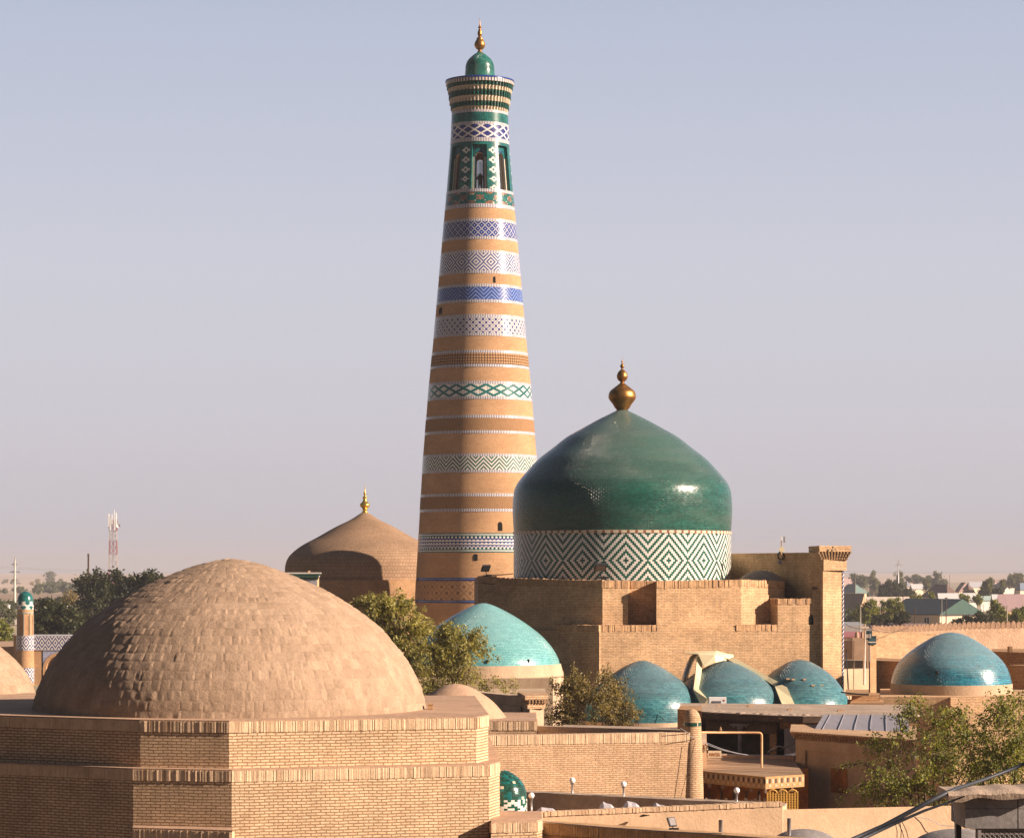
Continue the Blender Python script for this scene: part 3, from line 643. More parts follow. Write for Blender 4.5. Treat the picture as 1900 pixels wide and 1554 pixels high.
for (y0, y1, g, n) in ((1022.6, 1027.4, .18, 11), (1027.4, 1032.4, .12, 11), (1032.4, 1037.8, .06, 11)):
    for k in range(n):
        f = k / n; x0 = xL - g + (xR + g * 1.3 - xL + g) * f; yy = YP - g - .03 + .5 * f; m.box(x0, x0 + .062, yy, yy + .5, Z(y1, YP), Z(y0, YP))
m.prism([(X(1528, YP), YP - .05), (X(1571, YP + .5), YP + .5), (X(1571, YP + 3), YP + 3), (X(1527, YP + 3), YP + 3)], Z(1057.5, YP), Z(1037, YP), bottom=True)
def inlay(px, y, w, h, mi, g): yy = YP - g + .5 * (px - 1527) / 41 - .012; m.box(X(px, YP), X(px + w, YP), yy, yy + .05, Z(y + h, YP), Z(y, YP), mi + 1)
for k in range(6): inlay(1536 + k * 7.4, 1019, 1.5, 3, 0, .20)
for k in range(5): inlay(1545 + k * 8, 1013, 1.5, 2.6, k % 2, .22)
rg = np.random.RandomState(8)
for k in range(12): inlay(1532 + rg.uniform(0, 36), 1040 + rg.uniform(0, 14), 1.1, 1.1, k % 2, .05)
m.build('cornice', [M['pahl_brick'], M['g_teal'], M['g_cream']], t)
m = MB(); cc = (X(1563.3, 113.25), 113.3)
m.lathe(cc, [(.064, Z(1300, 113.3) + (Z(1058, 113.3) - Z(1300, 113.3)) * k / 120) for k in range(121)], 24, cells=lambda i, j: 1 if (i * .5 - j) % 4 < 2 else 0); m.build('twisted_column', [M['g_white'], M['g_navy']], t)
# small mud dome in the shade between portal and drum
Ym = 115.6
m = MB(); m.lathe((X(1412, Ym), Ym), smooth_prof(px_profile([(46, 1080), (42, 1075), (28, 1064.5), (14, 1059.5), (1, 1057.5)], 0, Ym), 16), 40)
m.lathe((X(1412, Ym), Ym), [(46 * Ym / F, Z(1090, Ym)), (46 * Ym / F, Z(1080, Ym))], 40)
tag(m.build('mud_dome', M['mud_grey']), 'little brown mud dome peeping over the wall left of the portal', 'dome')
# antenna mast on the portal
t = thing('antenna_mast', 'short mast with white panel antennas and two diamond plates above the shaded portal wall', 'antenna', P(1450, 1052, 115.6)); Y = 115.6
m = MB(); m.tube([P(1450, 1052, Y), P(1450, 1000, Y)], .022, 8); m.tube([P(1448, 1038, Y), P(1458, 1037, Y + 1.6)], .015, 5); m.build('pole', M['pipe'], t)
for dx, y0, y1, mt, ry in ((0, 995.5, 1002.5, 'white', 0), (5.4, 995, 1006, 'steel', .3), (7.4, 995, 1005, 'white', 0)):
    m = MB(); m.box(X(1448.4 + dx, Y), X(1448.4 + dx + (3.2 if mt == 'steel' or dx == 0 else 1.6), Y), Y - .06 + dx * .01, Y + .02 + dx * .01, Z(y1, Y), Z(y0, Y)); m.build('panel_antenna', M[mt], t)
for px, y, r, mt in ((1450.5, 1019.3, 6.4, 'cream_sheet'), (1447.3, 1042.7, 4.8, 'steel')):
    m = MB(); q = [P(px - r, y, Y - .08), P(px, y + r, Y - .08), P(px + r, y, Y - .08), P(px, y - r, Y - .08)]
    m.quad(*q); m.quad(*[p + Vector((0, .03, 0)) for p in reversed(q)])
    for i in range(4): m.quad(q[i] + Vector((0, .03, 0)), q[(i + 1) % 4] + Vector((0, .03, 0)), q[(i + 1) % 4], q[i])
    m.build('diamond_plate', M[mt], t)
m = MB(); m.tube([P(1449 + 5.4 * math.cos(a), 1030.5 + 7 * math.sin(a), Y + .06) for a in np.linspace(0, 6.3, 20)], .035, 6); m.build('cable_coil', M['iron'], t)

# ------------------------------------------------------------------ pale turquoise dome
Yq = 106.0
t = thing('turquoise_domed_tomb', 'pale turquoise tiled dome on a plastered drum in front of the tall striped minaret', 'tomb', (X(897, Yq), Yq, 0)); C = (X(897, Yq), Yq)
pf = [(141.5, 1231), (140, 1224), (134, 1211), (123.8, 1196), (107.6, 1178.5), (87, 1162), (66, 1147.6), (45.7, 1135.8), (22, 1124), (7, 1119.2), (1, 1118.4)]
m = MB(); m.lathe(C, smooth_prof(px_profile(pf, 0, Yq), 50), 96); dome_ = m.build('dome', M['turq_dome'], t)
m = MB(); m.lathe(C, px_profile([(149, 1259), (147.5, 1246), (143.5, 1230.5)], 0, Yq), 72); m.lathe(C, [(143.5 * Yq / F, Z(1230.4, Yq)), (135 * Yq / F, Z(1230, Yq))], 72); m.build('drum', M['plaster_grey'], t)
m = MB(); m.prism(poly([(770, 102.6), (1026, 102.6), (1046, 104.2)]) + [(X(1046, 110), 110), (X(770, 110), 110)], 0, Z(1258, 102.6)); m.build('base_wall', M['plaster_grey'], t)
for px, y in ((905, 1226.5), (981.5, 1225.5), (1039, 1227)):
    s = (px - 897) / 141.; Yy = Yq - 141.4 * Yq / F * math.sqrt(max(0, 1 - s * s)) - .02; m = MB(); m.box(X(px - 1.3, Yy), X(px + 1.3, Yy), Yy, Yy + .2, Z(y + 3, Yy), Z(y - 3, Yy)); m.build('vent_hole', M['dark'], dome_)
t = thing('sandy_outbuilding', 'plain sandy plastered house below the pale turquoise dome', 'building', (X(930, 97), 97, 0))
m = MB(); m.prism(poly([(860, 95.8), (1012, 95.8), (1012, 100), (860, 100)]), 0, Z(1286, 95.8)); m.build('wall', M['plaster_grey'], t)

# ------------------------------------------------------------------ row of three sea blue domes
Y3 = 108.4
t = thing('triple_domed_hall', 'low hall with three sea blue tiled domes in front of the big brick mausoleum', 'building', (X(1340, Y3), Y3, 0))
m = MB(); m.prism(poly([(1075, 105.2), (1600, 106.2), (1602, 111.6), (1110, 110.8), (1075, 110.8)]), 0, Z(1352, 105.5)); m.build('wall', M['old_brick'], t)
m = MB(); m.prism(poly([(1070, 105.0), (1605, 106.0), (1605, 111.5), (1110, 110.7), (1070, 110.7)]), Z(1352, 105.5), Z(1348, 105.5) , bottom=True); m.build('roof', M['mud_grey'], t)
DOMES = []
def small_dome(px, Y, pf, drum, mat):
    C = (X(px, Y), Y); m = MB(); m.lathe(C, smooth_prof(px_profile(pf, 0, Y), 40), 80); d = m.build('dome', M[mat], t); DOMES.append(d)
    m = MB(); m.lathe(C, px_profile([(drum, 1360), (drum, pf[0][1] - 1)], 0, Y), 64); m.build('drum', M['plaster_grey'], t)
small_dome(1192, 107.6, [(108, 1336), (107, 1322), (104, 1304), (94.5, 1285), (79.6, 1268), (59, 1252), (35, 1236.5), (12, 1226.5), (1, 1225)], 111, 'sea_dome')
small_dome(1347, 108.4, [(107, 1330), (105.5, 1315), (99, 1291), (85.5, 1273), (64, 1253), (34, 1235), (12, 1226.3), (1, 1225)], 108, 'sea_dome')
small_dome(1484, 109.0, [(97, 1325), (95, 1312), (90, 1296), (79, 1278), (67, 1261), (49, 1244.5), (24, 1229), (9, 1224), (1, 1223)], 99, 'sea_dome')
for px, y in ((1378, 1264), (1344.5, 1271), (1393, 1284.5), (1364, 1293), (1402, 1272), (1462, 1259), (1472, 1260), (1493, 1260), (1509, 1271), (1525, 1271)):
    m = MB(); c, w = (1347, 108.4) if px < 1430 else (1484, 109.0), 0
    rr = np.interp(y, [1223, 1244, 1261, 1278, 1296, 1330], [1, 49, 67, 82, 94, 106]); s = (px - c[0]) / rr; Yy = c[1] - rr * c[1] / F * math.sqrt(max(.05, 1 - s * s)) - .015
    m.box(X(px - 3, Yy), X(px + 3, Yy), Yy - .02, Yy + .25, Z(y + 1.3, Yy), Z(y - 1.3, Yy)); m.build('bare_brick_spot', M['plaster'], DOMES[1 if px < 1430 else 2])
# duct cover straddling the middle dome
t = thing('duct_cover', 'cream sheet metal duct cover bent over the middle sea blue dome', 'duct', P(1290, 1310, 108.4)); Y = 108.7
def strip(rows, w, name, mat='cream_sheet'):
    """folded sheet channel: photo points of both edges and the depth of each row, sheet w deep"""
    m = MB()
    for (a, b, Ya), (c, d, Yb_) in zip(rows, rows[1:]):
        q = [P(*a, Ya), P(*b, Ya), P(*d, Yb_), P(*c, Yb_)]; r = [p + Vector((0, w, 0)) for p in q]
        m.quad(*q); m.quad(*reversed(r)); m.quad(q[0], q[3], r[3], r[0]); m.quad(q[1], r[1], r[2], q[2]); m.quad(q[0], r[0], r[1], q[1]); m.quad(q[3], q[2], r[2], r[3])
    return m.build(name, M[mat], t)
strip([((1294, 1216), (1304, 1222), 108.1), ((1291, 1246), (1301, 1252), 107.3), ((1287, 1277), (1296, 1279), 106.75)], .35, 'left_channel')
strip([((1286, 1278), (1297, 1278), 106.7), ((1303, 1312), (1313, 1296), 106.1), ((1304, 1318), (1313.5, 1318), 106.05)], .3, 'foot_channel')
strip([((1438, 1273), (1457, 1267), 107.7), ((1447, 1296), (1469, 1294), 107.0), ((1457, 1319), (1481, 1320), 106.5)], .3, 'foot_channel')
strip([((1361, 1219), (1352, 1224), 108.15), ((1398, 1239), (1392, 1244), 108.1), ((1428, 1256), (1421, 1261.5), 108.0), ((1452, 1268), (1441, 1275), 107.8)], .4, 'sloping_channel')
m = MB()   # crumpled hood over the crown
g = [[P(1271, 1209.5, 110.5), P(1300, 1207.5, 110.7), P(1329, 1206, 110.8), P(1346, 1211, 110.8), P(1361, 1213.5, 110.7)],
     [P(1271, 1210, 109.1), P(1293, 1209, 108.5), P(1329, 1209, 108.2), P(1345, 1212, 108.5), P(1361.5, 1216, 108.9)],
     [P(1272, 1212, 108.6), P(1296, 1213, 107.9), P(1326, 1215, 107.8), P(1341, 1218, 108.1), P(1358, 1224, 108.5)],
     [P(1294, 1211, 108.4), P(1306, 1236.5, 107.6), P(1328, 1228, 107.7), P(1343, 1224, 108.1), P(1351, 1225, 108.5)]]
for v in range(3):
    for u in range(4): m.quad(g[v + 1][u], g[v + 1][u + 1], g[v][u + 1], g[v][u]); m.quad(*[p + Vector((0, .03, -.02)) for p in (g[v][u], g[v][u + 1], g[v + 1][u + 1], g[v + 1][u])])
m.build('hood', M['cream_sheet'], t)
m = MB(); m.tube([P(1268, 1268, 108.5), P(1273, 1250, 108.8), P(1279, 1232, 109.1), P(1284, 1222, 109.5), P(1290, 1217, 109.9)], 5.6 * 109 / F, 14); m.build('foil_duct', M['foil'], t)
# AC unit standing on the mud roof
Y = 90.5
t = thing('air_conditioner', 'white outdoor air conditioner unit standing at the foot of the middle sea blue dome', 'air conditioner', P(1333, 1310, Y))
m = MB(); m.box(X(1316, Y), X(1348, Y), Y, Y + .35, Z(1313, Y), Z(1293, Y)); m.build('casing', M['white'], t)
m = MB(); m.box(X(1322, Y), X(1338, Y), Y - .012, Y + .01, Z(1310.5, Y), Z(1299.5, Y))
for k in range(7): m.box(X(1322, Y), X(1338, Y), Y - .02, Y - .012, Z(1310 - k * 1.5, Y) , Z(1309.4 - k * 1.5, Y))
m.build('grille', M['steel'], t)
m = MB(); k = len(m.v); cx_, cz_ = X(1343.2, Y), Z(1298.7, Y); m.v += [(cx_ + .034 * math.cos(a), Y - .006, cz_ + .034 * math.sin(a)) for a in np.linspace(0, 2 * math.pi, 14, endpoint=False)]; m.face(range(k, k + 14), [(0, 0)] * 14)
m.build('round_emblem', M['redpaint'], t)

# ------------------------------------------------------------------ blue dome on the right
Yb = 112.0
t = thing('blue_domed_tomb', 'deep blue tiled dome on a grey plaster drum at the right side', 'tomb', (X(1765, Yb), Yb, 0)); C = (X(1765, Yb), Yb)
pf = [(111, 1268), (110, 1262), (107, 1250), (100.5, 1234.7), (88.5, 1219.5), (69, 1203), (39, 1184), (18, 1175.3), (1, 1172.5)]
m = MB(); m.lathe(C, smooth_prof(px_profile(pf, 0, Yb), 46), 96); dome_ = m.build('dome', M['blue_dome'], t)
m = MB(); m.lathe(C, px_profile([(112.5, 1294), (112, 1267)], 0, Yb), 72); m.lathe(C, [(112 * Yb / F, Z(1267, Yb)), (106 * Yb / F, Z(1266.7, Yb))], 72); m.build('drum', M['plaster_grey'], t)
m = MB(); m.prism(poly([(1633, 108.6), (1762, 108.2), (1764, 108.0), (2060, 109), (2060, 116), (1633, 116)]), 0, Z(1292, 108.5)); m.build('base_wall', M['pahl_brick'], t)
for px, y, w, h in ((1739, 1247.5, 1.8, 3.2), (1866.5, 1248, 1.2, 3)):
    m = MB(); rr = 107; s = (px - 1765) / rr; Yy = Yb - rr * Yb / F * math.sqrt(max(.05, 1 - s * s)) - .02; m.box(X(px - w, Yy), X(px + w, Yy), Yy, Yy + .25, Z(y + h, Yy), Z(y - h, Yy)); m.build('vent_hole', M['dark'], dome_)
# shaded rooms right of it, and lit brick range behind
t = thing('shaded_range', 'dark shaded brick rooms cut by the right edge behind the blue dome', 'building', (X(1880, 118), 118, 0))
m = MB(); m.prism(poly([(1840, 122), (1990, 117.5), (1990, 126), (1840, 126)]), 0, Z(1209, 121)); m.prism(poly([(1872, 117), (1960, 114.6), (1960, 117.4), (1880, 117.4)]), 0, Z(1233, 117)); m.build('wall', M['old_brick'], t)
m = MB(); m.box(X(1871.5, 117.2), X(1877, 117.2), 117, 117.5, Z(1209, 117), Z(1199, 117)); m.build('chimney_stub', M['old_brick'], t)
t = thing('brick_range', 'sunlit long brick wall behind the left of the blue dome', 'wall', (X(1690, 138), 138, 0))
m = MB(); m.prism(poly([(1612, 137), (1738, 138.5), (1748, 141), (1748, 146), (1612, 146)]), 0, [Z(1171, 137), Z(1174, 138.5), Z(1180, 141), Z(1180, 146), Z(1169, 146)]); m.build('brickwork', M['pahl_brick'], t)
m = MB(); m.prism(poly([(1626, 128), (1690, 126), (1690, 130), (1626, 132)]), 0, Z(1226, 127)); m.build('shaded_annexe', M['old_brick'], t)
Y = 124.0
t = thing('tiled_capital_pier', 'narrow brick pier crowned by a stepped dark teal tile capital', 'pier', (X(1620, Y), Y, 0))
m = MB(); m.prism(poly([(1614.5, 122.2), (1626, 122.8), (1622, 127), (1612, 127)]), 0, Z(1192, Y)); m.build('shaft', M['old_brick'], t)
m = MB(); m.prism(poly([(1603, 122.6), (1613, 121.9), (1618, 122.1), (1618, 127), (1606, 127)]), Z(1184, Y), Z(1172, Y), bottom=True); m.prism(poly([(1610, 121.9), (1626, 122.4), (1626, 127), (1610, 127)]), Z(1193, Y), Z(1182, Y), bottom=True)
for k in range(4): m.box(X(1607 + k * 2.6, 121.8), X(1608.1 + k * 2.6, 121.8), 121.82, 121.95, Z(1181, Y), Z(1174, Y), 1)
m.box(X(1611, 121.8), X(1626.5, 121.8), 121.82, 121.95, Z(1189.3, Y), Z(1187.6, Y), 1)
for k in range(9): m.box(X(1613.4, 122.1), X(1615.6, 122.1), 122.1, 122.3, Z(1197.2 + k * 3.2, Y), Z(1195.4 + k * 3.2, Y), 1)
m.build('capital', [M['dark_tile'], M['g_white']], t)
# ------------------------------------------------------------------ house with the deep shaded porch
t = thing('porch_house', 'mud roofed house with a deep dark porch held by one carved wooden post', 'house', (X(1390, 86), 86, 0))
zr = Z(1322, 85)
rf = poly([(1262, 86.5), (1312, 85.6), (1440, 84.0), (1490, 83.6), (1700, 83.5), (1700, 89.5), (1262, 89.8)])
m = MB(); m.prism(rf, [zr - .18] * 7, [zr + .06, zr, zr - .03, zr - .02, zr, zr + .03, zr + .08], bottom=True)
rg = np.random.RandomState(5)
for k in range(46):      # ragged mud edge and lumps
    f = k / 45; a, b = (rf[0], rf[1]) if f < .2 else (rf[1], rf[2]) if f < .6 else (rf[2], rf[3]) if f < .7 else (rf[3], rf[4])
    u = {True: f / .2}.get(f < .2, (f - .2) / .4 if f < .6 else (f - .6) / .1 if f < .7 else (f - .7) / .3)
    x, y = a[0] + (b[0] - a[0]) * u, a[1] + (b[1] - a[1]) * u; m.sphere((x, y + rg.uniform(.12, .5), zr - rg.uniform(.02, .05)), rg.uniform(.05, .2), 8, 0, .3)
m.build('mud_roof', M['mud_grey'], t)
m = MB()
for k in range(26):      # projecting joist ends under the eave
    f = k / 25; x, y = rf[1][0] + (rf[2][0] - rf[1][0]) * f, rf[1][1] + (rf[2][1] - rf[1][1]) * f; m.box(x, x + .07, y + .05, y + 1.2, zr - .33, zr - .24)
m.prism([(rf[1][0], rf[1][1] + .12), (rf[2][0], rf[2][1] + .12), (rf[2][0], rf[2][1] + .4), (rf[1][0], rf[1][1] + .4)], zr - .235, zr - .17, bottom=True)
m.prism([(rf[1][0], rf[1][1] + .35), (rf[2][0], rf[2][1] + .35), (rf[2][0], rf[2][1] + .6), (rf[1][0], rf[1][1] + .6)], zr - .62, zr - .34, bottom=True)
for a_, b_ in ((0, 1), (1, 2), (2, 3), (3, 4)):
    (xa, ya), (xb, yb) = rf[a_], rf[b_]; m.prism([(xa, ya - .025), (xb, yb - .025), (xb, yb + .05), (xa, ya + .05)], zr - .23, zr - .035, bottom=True)  # dark strip on the roof edge, the shade of the eave put into colour
m.build('eave_beam_and_shade', M['wood_dark'], t)
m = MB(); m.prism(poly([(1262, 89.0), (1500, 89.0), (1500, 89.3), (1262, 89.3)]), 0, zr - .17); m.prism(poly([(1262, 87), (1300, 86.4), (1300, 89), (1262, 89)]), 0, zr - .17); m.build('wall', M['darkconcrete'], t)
m = MB(); m.prism(poly([(1428, 84.5), (1441, 84.4), (1441, 89), (1430, 89)]), 0, zr - .17); m.prism(poly([(1447, 84.2), (1700, 83.9), (1700, 89), (1447, 89)]), Z(1352, 84), zr - .2, bottom=True); m.prism(poly([(1476, 84.3), (1700, 84.0), (1700, 89), (1476, 89)]), 0, Z(1352, 84)); m.build('side_wall', M['old_brick'], t)
m = MB(); m.prism(poly([(1445, 83.9), (1480, 83.8), (1480, 84.2), (1445, 84.3)]), Z(1333, 84), Z(1330.5, 84), bottom=True); m.build('ledge', M['mud'], t)
m = MB(); m.prism(poly([(1455, 84.2), (1476, 84.15), (1476, 84.3), (1455, 84.3)]), Z(1402, 84), Z(1350, 84), bottom=True); m.build('pale_door', M['sheet_grey'], t)
m = MB(); Yk = 85.0; m.tube([P(1373, 1440, Yk), P(1373, 1358, Yk), P(1373, 1350, Yk)], [.075, .065, .09], 10)
k = len(m.v); sh = [(-18, 1342), (18, 1342), (18, 1344), (13, 1347), (11, 1350), (9, 1346), (6, 1347), (4, 1352), (-4, 1352), (-6, 1347), (-9, 1346), (-11, 1350), (-13, 1347), (-18, 1344)]
n_ = len(sh); m.v += [tuple(P(1373 + a, b, Yk - .07)) for a, b in sh] + [tuple(P(1373 + a, b, Yk - .07) + Vector((0, .14, 0))) for a, b in sh]
m.face(list(range(k, k + n_)), [(0, 0)] * n_); m.face(list(range(k + 2 * n_ - 1, k + n_ - 1, -1)), [(0, 0)] * n_)
for i in range(n_): m.face((k + i, k + n_ + i, k + n_ + (i + 1) % n_, k + (i + 1) % n_), [(0, 0)] * 4)
m.build('carved_post', M['darkconcrete'], t)

# ------------------------------------------------------------------ grey sheet awning roof and the plastered shade house
m = MB(); q = [P(1508, 1358, 79.9), P(1690, 1362, 78.6), P(1682, 1326, 82.6), P(1528, 1325, 83.2)]; d = Vector((0, 0, -.06))
m.quad(*q); m.quad(*[p + d for p in reversed(q)])
for i in range(4): m.quad(q[i] + d, q[(i + 1) % 4] + d, q[(i + 1) % 4], q[i])
for k in range(6):
    f = (k + .5) / 6; a = q[0] * (1 - f) + q[1] * f; b = q[3] * (1 - f) + q[2] * f; m.tube([a + Vector((0, 0, .012)), b + Vector((0, 0, .012))], .012, 5)
tag(m.build('sheet_awning', M['sheet_grey']), 'sloping pale grey sheet metal roof half hidden by the leafy tree', 'roof')
t = thing('flat_roofed_house', 'plastered brown flat roofed house in shade with a dentil brick eave', 'house', (X(1560, 77), 77, 0))
hp = poly([(1477, 79.6), (1700, 75.4)]) + [(X(1700, 82), 82), (X(1480, 83), 83)]; zt = Z(1361, 78)
m = MB(); m.prism(hp, 0, zt - .2); m.build('wall', M['plaster_grey'], t)
m = MB()
def off(p, g, z): return [(p[0][0] - g, p[0][1] - g), (p[1][0], p[1][1] - g), p[2], (p[3][0] - g, p[3][1])]
m.prism(off(hp, .20, 0), zt - .05, zt, bottom=True)
for (g, z0, z1) in ((.14, -.13, -.055), (.08, -.22, -.14)):
    a, b = off(hp, g, 0)[:2]
    m.prism(off(hp, g - .06, 0), zt + z0, zt + z1, bottom=True)
    n_ = 44
    for k in range(n_):
        f = k / n_; x, y = a[0] + (b[0] - a[0]) * f, a[1] + (b[1] - a[1]) * f; m.box(x, x + .052, y - .02, y + .1, zt + z0, zt + z1)
m.build('dentil_eave', M['mid_brick'], t)
m = MB(); fx = lambda px: (X(px, 0) , 0)
def onwall(p, f): return (p[0][0] + (p[1][0] - p[0][0]) * f, p[0][1] + (p[1][1] - p[0][1]) * f)
zb, zt2 = Z(1510, 78), Z(1394, 78.5)
for f0, f1, z0, z1 in ((0.0, .085, 0, zt2), (.085, 1, zt2, zt - .25), (0, .085, zt2, zt - .25)):
    a, b = onwall(hp, f0), onwall(hp, f1); m.prism([(a[0] - .02, a[1] - .07), (b[0] - .02, b[1] - .07), (b[0], b[1] + .02), (a[0], a[1] + .02)], z0, z1, bottom=True)
m.build('raised_surround', M['plaster_grey'], t)
m = MB(); a, b = onwall(hp, .30), onwall(hp, .44); m.prism([(a[0], a[1] - .03), (b[0], b[1] - .03), (b[0], b[1] + .03), (a[0], a[1] + .03)], Z(1470, 78), Z(1425, 78), bottom=True); m.build('window_shutter', M['wood_orange'], t)

# ------------------------------------------------------------------ cafe veranda: planked roof, tiled fascia, lattice
t = thing('cafe_veranda', 'cafe veranda with a slatted wooden roof, painted tile fascia and orange interior', 'veranda', (X(1410, 74.5), 74.5, 0))
zr = Z(1440, 73.8); A, Bc, Cc = (X(1298, 75.8), 75.8), (X(1420, 73.5), 73.5), (X(1492, 74.4), 74.4); D, E = (X(1472, 81.0), 81.0), (X(1298, 82), 82)
m = MB(); zE = Z(1404, 81.5)
nP = 17
for k in range(nP):
    f0, f1 = k / nP, (k + .93) / nP; dz = random.uniform(-.012, .012)
    def lerp(p, q, f): return (p[0] + (q[0] - p[0]) * f, p[1] + (q[1] - p[1]) * f)
    L0, L1, R0, R1 = lerp(A, E, f0), lerp(A, E, f1), lerp(Cc, D, f0), lerp(Cc, D, f1)
    z0, z1 = zr + (zE - zr) * f0 + dz, zr + (zE - zr) * f1 + dz
    if k == 0:
        m.prism([L0, Bc, R0, R1, L1], [z0 - .05] * 3 + [z1 - .05] * 2, [z0, z0, z0, z1, z1], bottom=True)
    else: m.prism([L0, R0, R1, L1], [z0 - .05, z0 - .05, z1 - .05, z1 - .05], [z0, z0, z1, z1], bottom=True)
m.build('plank_roof', M['wood'], t)
m = MB(); m.prism([(E[0], E[1] - .3), (D[0], D[1] - .3), (D[0], D[1] + .5), (E[0], E[1] + .5)], zE - .1, zE + .06, bottom=True); m.build('ridge_slab', M['mud'], t)
m = MB(); zf0, zf1 = Z(1463, 73.5), zr + .02
for a, b in ((A, Bc), (Bc, Cc)):
    m.prism([(a[0], a[1] - .05), (b[0], b[1] - .05), (b[0], b[1] + .04), (a[0], a[1] + .04)], zf0, zf1, 0, bottom=True)
    L = math.hypot(b[0] - a[0], b[1] - a[1]); n_ = int(L / .105)
    for k in range(n_):
        f0, f1 = (k + .18) / n_, (k + .82) / n_; p, q = lerp(a, b, f0), lerp(a, b, f1)
        m.prism([(p[0], p[1] - .062), (q[0], q[1] - .062), (q[0], q[1] - .04), (p[0], p[1] - .04)], zf0 + .15, zf1 - .06, 1 if k % 2 else 2, bottom=True)
        if k % 2: m.prism([(p[0], p[1] - .062), (q[0], q[1] - .062), (q[0], q[1] - .04), (p[0], p[1] - .04)], zf0 + .05, zf0 + .11, 2, bottom=True)
m.build('tiled_fascia', [M['fascia'], M['wood_dark'], M['plaster']], t)
for px, Yv in ((1318, 75.35), (1342, 74.9), (1368, 74.45), (1395, 73.95), (1421, 73.5), (1449, 73.9), (1470, 74.1)):
    m = MB(); m.box(X(px - 2, Yv), X(px + 2, Yv), Yv - .06, Yv + .6, zf0 - .11, zf0); m.build('joist_end', M['wood'], t)
m = MB(); m.prism(poly([(1290, 78.7), (1500, 77.5), (1500, 77.7), (1290, 78.9)]), 0, zr - .06)
m.build('back_wall', M['wood_orange'], t)
m = MB(); rg = np.random.RandomState(2)
for k in range(5):
    px = 1316 + k * 23; Yv = 76.1 - k * .25; m.tube([P(px, 1530, Yv), P(px, 1466, Yv)], .04, 8)
m.build('post', M['wood_dark'], t)
m = MB()      # yellow lattice screen
x0, x1, Yv = X(1424, 73.65), X(1480, 73.65), 73.65; z0, z1 = Z(1510, 73.5), Z(1470, 73.5)
nx, nz = 11, 9
for k in range(nx + 1): x = x0 + (x1 - x0) * k / nx; m.box(x - .018, x + .018, Yv - .02, Yv + .02, z0, z1 + .03 * math.sin(k * 1.3))
for k in range(nz): z = z0 + (z1 - z0) * k / nz; m.box(x0, x1, Yv - .012, Yv + .012, z, z + .036)
for k in range(3): c_ = x0 + (x1 - x0) * (k + .5) / 3; m.tube([(c_ + .12 * math.cos(a), Yv, z1 - .02 + .09 * math.sin(a)) for a in np.linspace(0, math.pi, 8)], .025, 6)
m.build('lattice_screen', M['lattice'], t)
m = MB()      # white fretwork fence
for k in range(19):
    px = 1309 + k * 6.0; Yv = 74.1 - k * .02; h = 1483 if k % 3 else 1479.5; m.box(X(px, Yv), X(px + 4.6, Yv), Yv - .015, Yv + .015, Z(1525, Yv), Z(h + (k % 2) * 1.2, Yv))
for y in (1489, 1499, 1509): m.box(X(1308, 74.05), X(1424, 74.05), 74.1, 74.14, Z(y + 1.5, 74), Z(y, 74))
m.build('fretwork_fence', M['g_cream'], t)
t = thing('pipe_frame', 'tan painted pipe bent in a right angle above the slatted cafe roof', 'pipe', P(1413, 1440, 77.5)); Y = 77.1
m = MB(); m.tube([P(1290, 1358, Y), P(1400, 1358.5, Y), P(1409, 1358.8, Y), P(1412, 1360, Y), P(1413.2, 1363, Y), P(1413.4, 1372, Y), P(1413.4, 1440, Y)], 2.1 * Y / F, 10); m.build('tube', M['pipe'], t)
# bird on the pipe
t = thing('bird', 'tiny bird perched on the bent pipe in front of the dark porch', 'bird', P(1337, 1356, Y)); p = P(1337, 1353, Y)
m = MB(); m.lathe((p.x, p.y), [(.004, p.z - .055), (.028, p.z - .03), (.038, p.z), (.03, p.z + .03), (.018, p.z + .05), (.02, p.z + .065), (.012, p.z + .08), (.003, p.z + .088)], 10)
m.quad(p + Vector((-.02, .01, -.02)), p + Vector((-.07, .02, -.10)), p + Vector((-.05, .03, -.11)), p + Vector((0, .02, -.03))); m.tube([p + Vector((.012, -.01, .066)), p + Vector((.035, -.015, .062))], [.006, .001], 5); m.build('body', M['wood'], t)
# upside-down sign lying on the cafe roof ridge
t = thing('sign_board', 'scrap orange lettered sign board lying upside down beside the corner tower', 'sign', P(1322, 1402, 80)); Y = 80
for nm, x0, x1, z0, z1, mt in (('board', 1314, 1338.5, 1404.5, 1392, 'g_cream'), ('board_scrap', 1303, 1311, 1404, 1392.5, 'lattice')):
    m = MB(); m.prism([(X(x0, Y), Y), (X(x1, Y), Y), (X(x1, Y), Y + .03), (X(x0, Y), Y + .03)], Z(z0, Y), Z(z1, Y), bottom=True); m.build(nm, M[mt], t)
def lettering(txt, size, loc, roty, mat, parent, name='lettering'):
    cu = bpy.data.curves.new(name, 'FONT'); cu.body = txt; cu.size = size; cu.extrude = .002; cu.align_x = 'CENTER'; cu.align_y = 'CENTER'; cu.offset = .004
    o = link(bpy.data.objects.new(name + '_curve', cu)); dg = bpy.context.evaluated_depsgraph_get(); me = bpy.data.meshes.new_from_object(o.evaluated_get(dg)); bpy.data.objects.remove(o)
    me.materials.clear(); me.materials.append(mat)
    q = link(bpy.data.objects.new(name, me)); q.parent = parent; q.location = Vector(loc) - parent.location; q.rotation_euler = (R(90), roty, 0); return q
lettering('ТЕАН', .125, P(1326.5, 1398.5, Y - .006), R(180), M['wood_orange'], t)
lettering('ОС', .11, P(1307, 1399, Y - .006), R(180), M['wood_orange'], t)
m = MB(); m.prism(poly([(1300, 82.1), (1311, 81.9), (1311, 77), (1300, 77)]), Z(1410, 81.5), Z(1362, 81.5)); tag(m.build('wall_stub', M['plaster']), 'narrow pale strip of wall immediately right of the round corner tower', 'wall')
m = MB(); p = P(1307, 1387, 73.5)
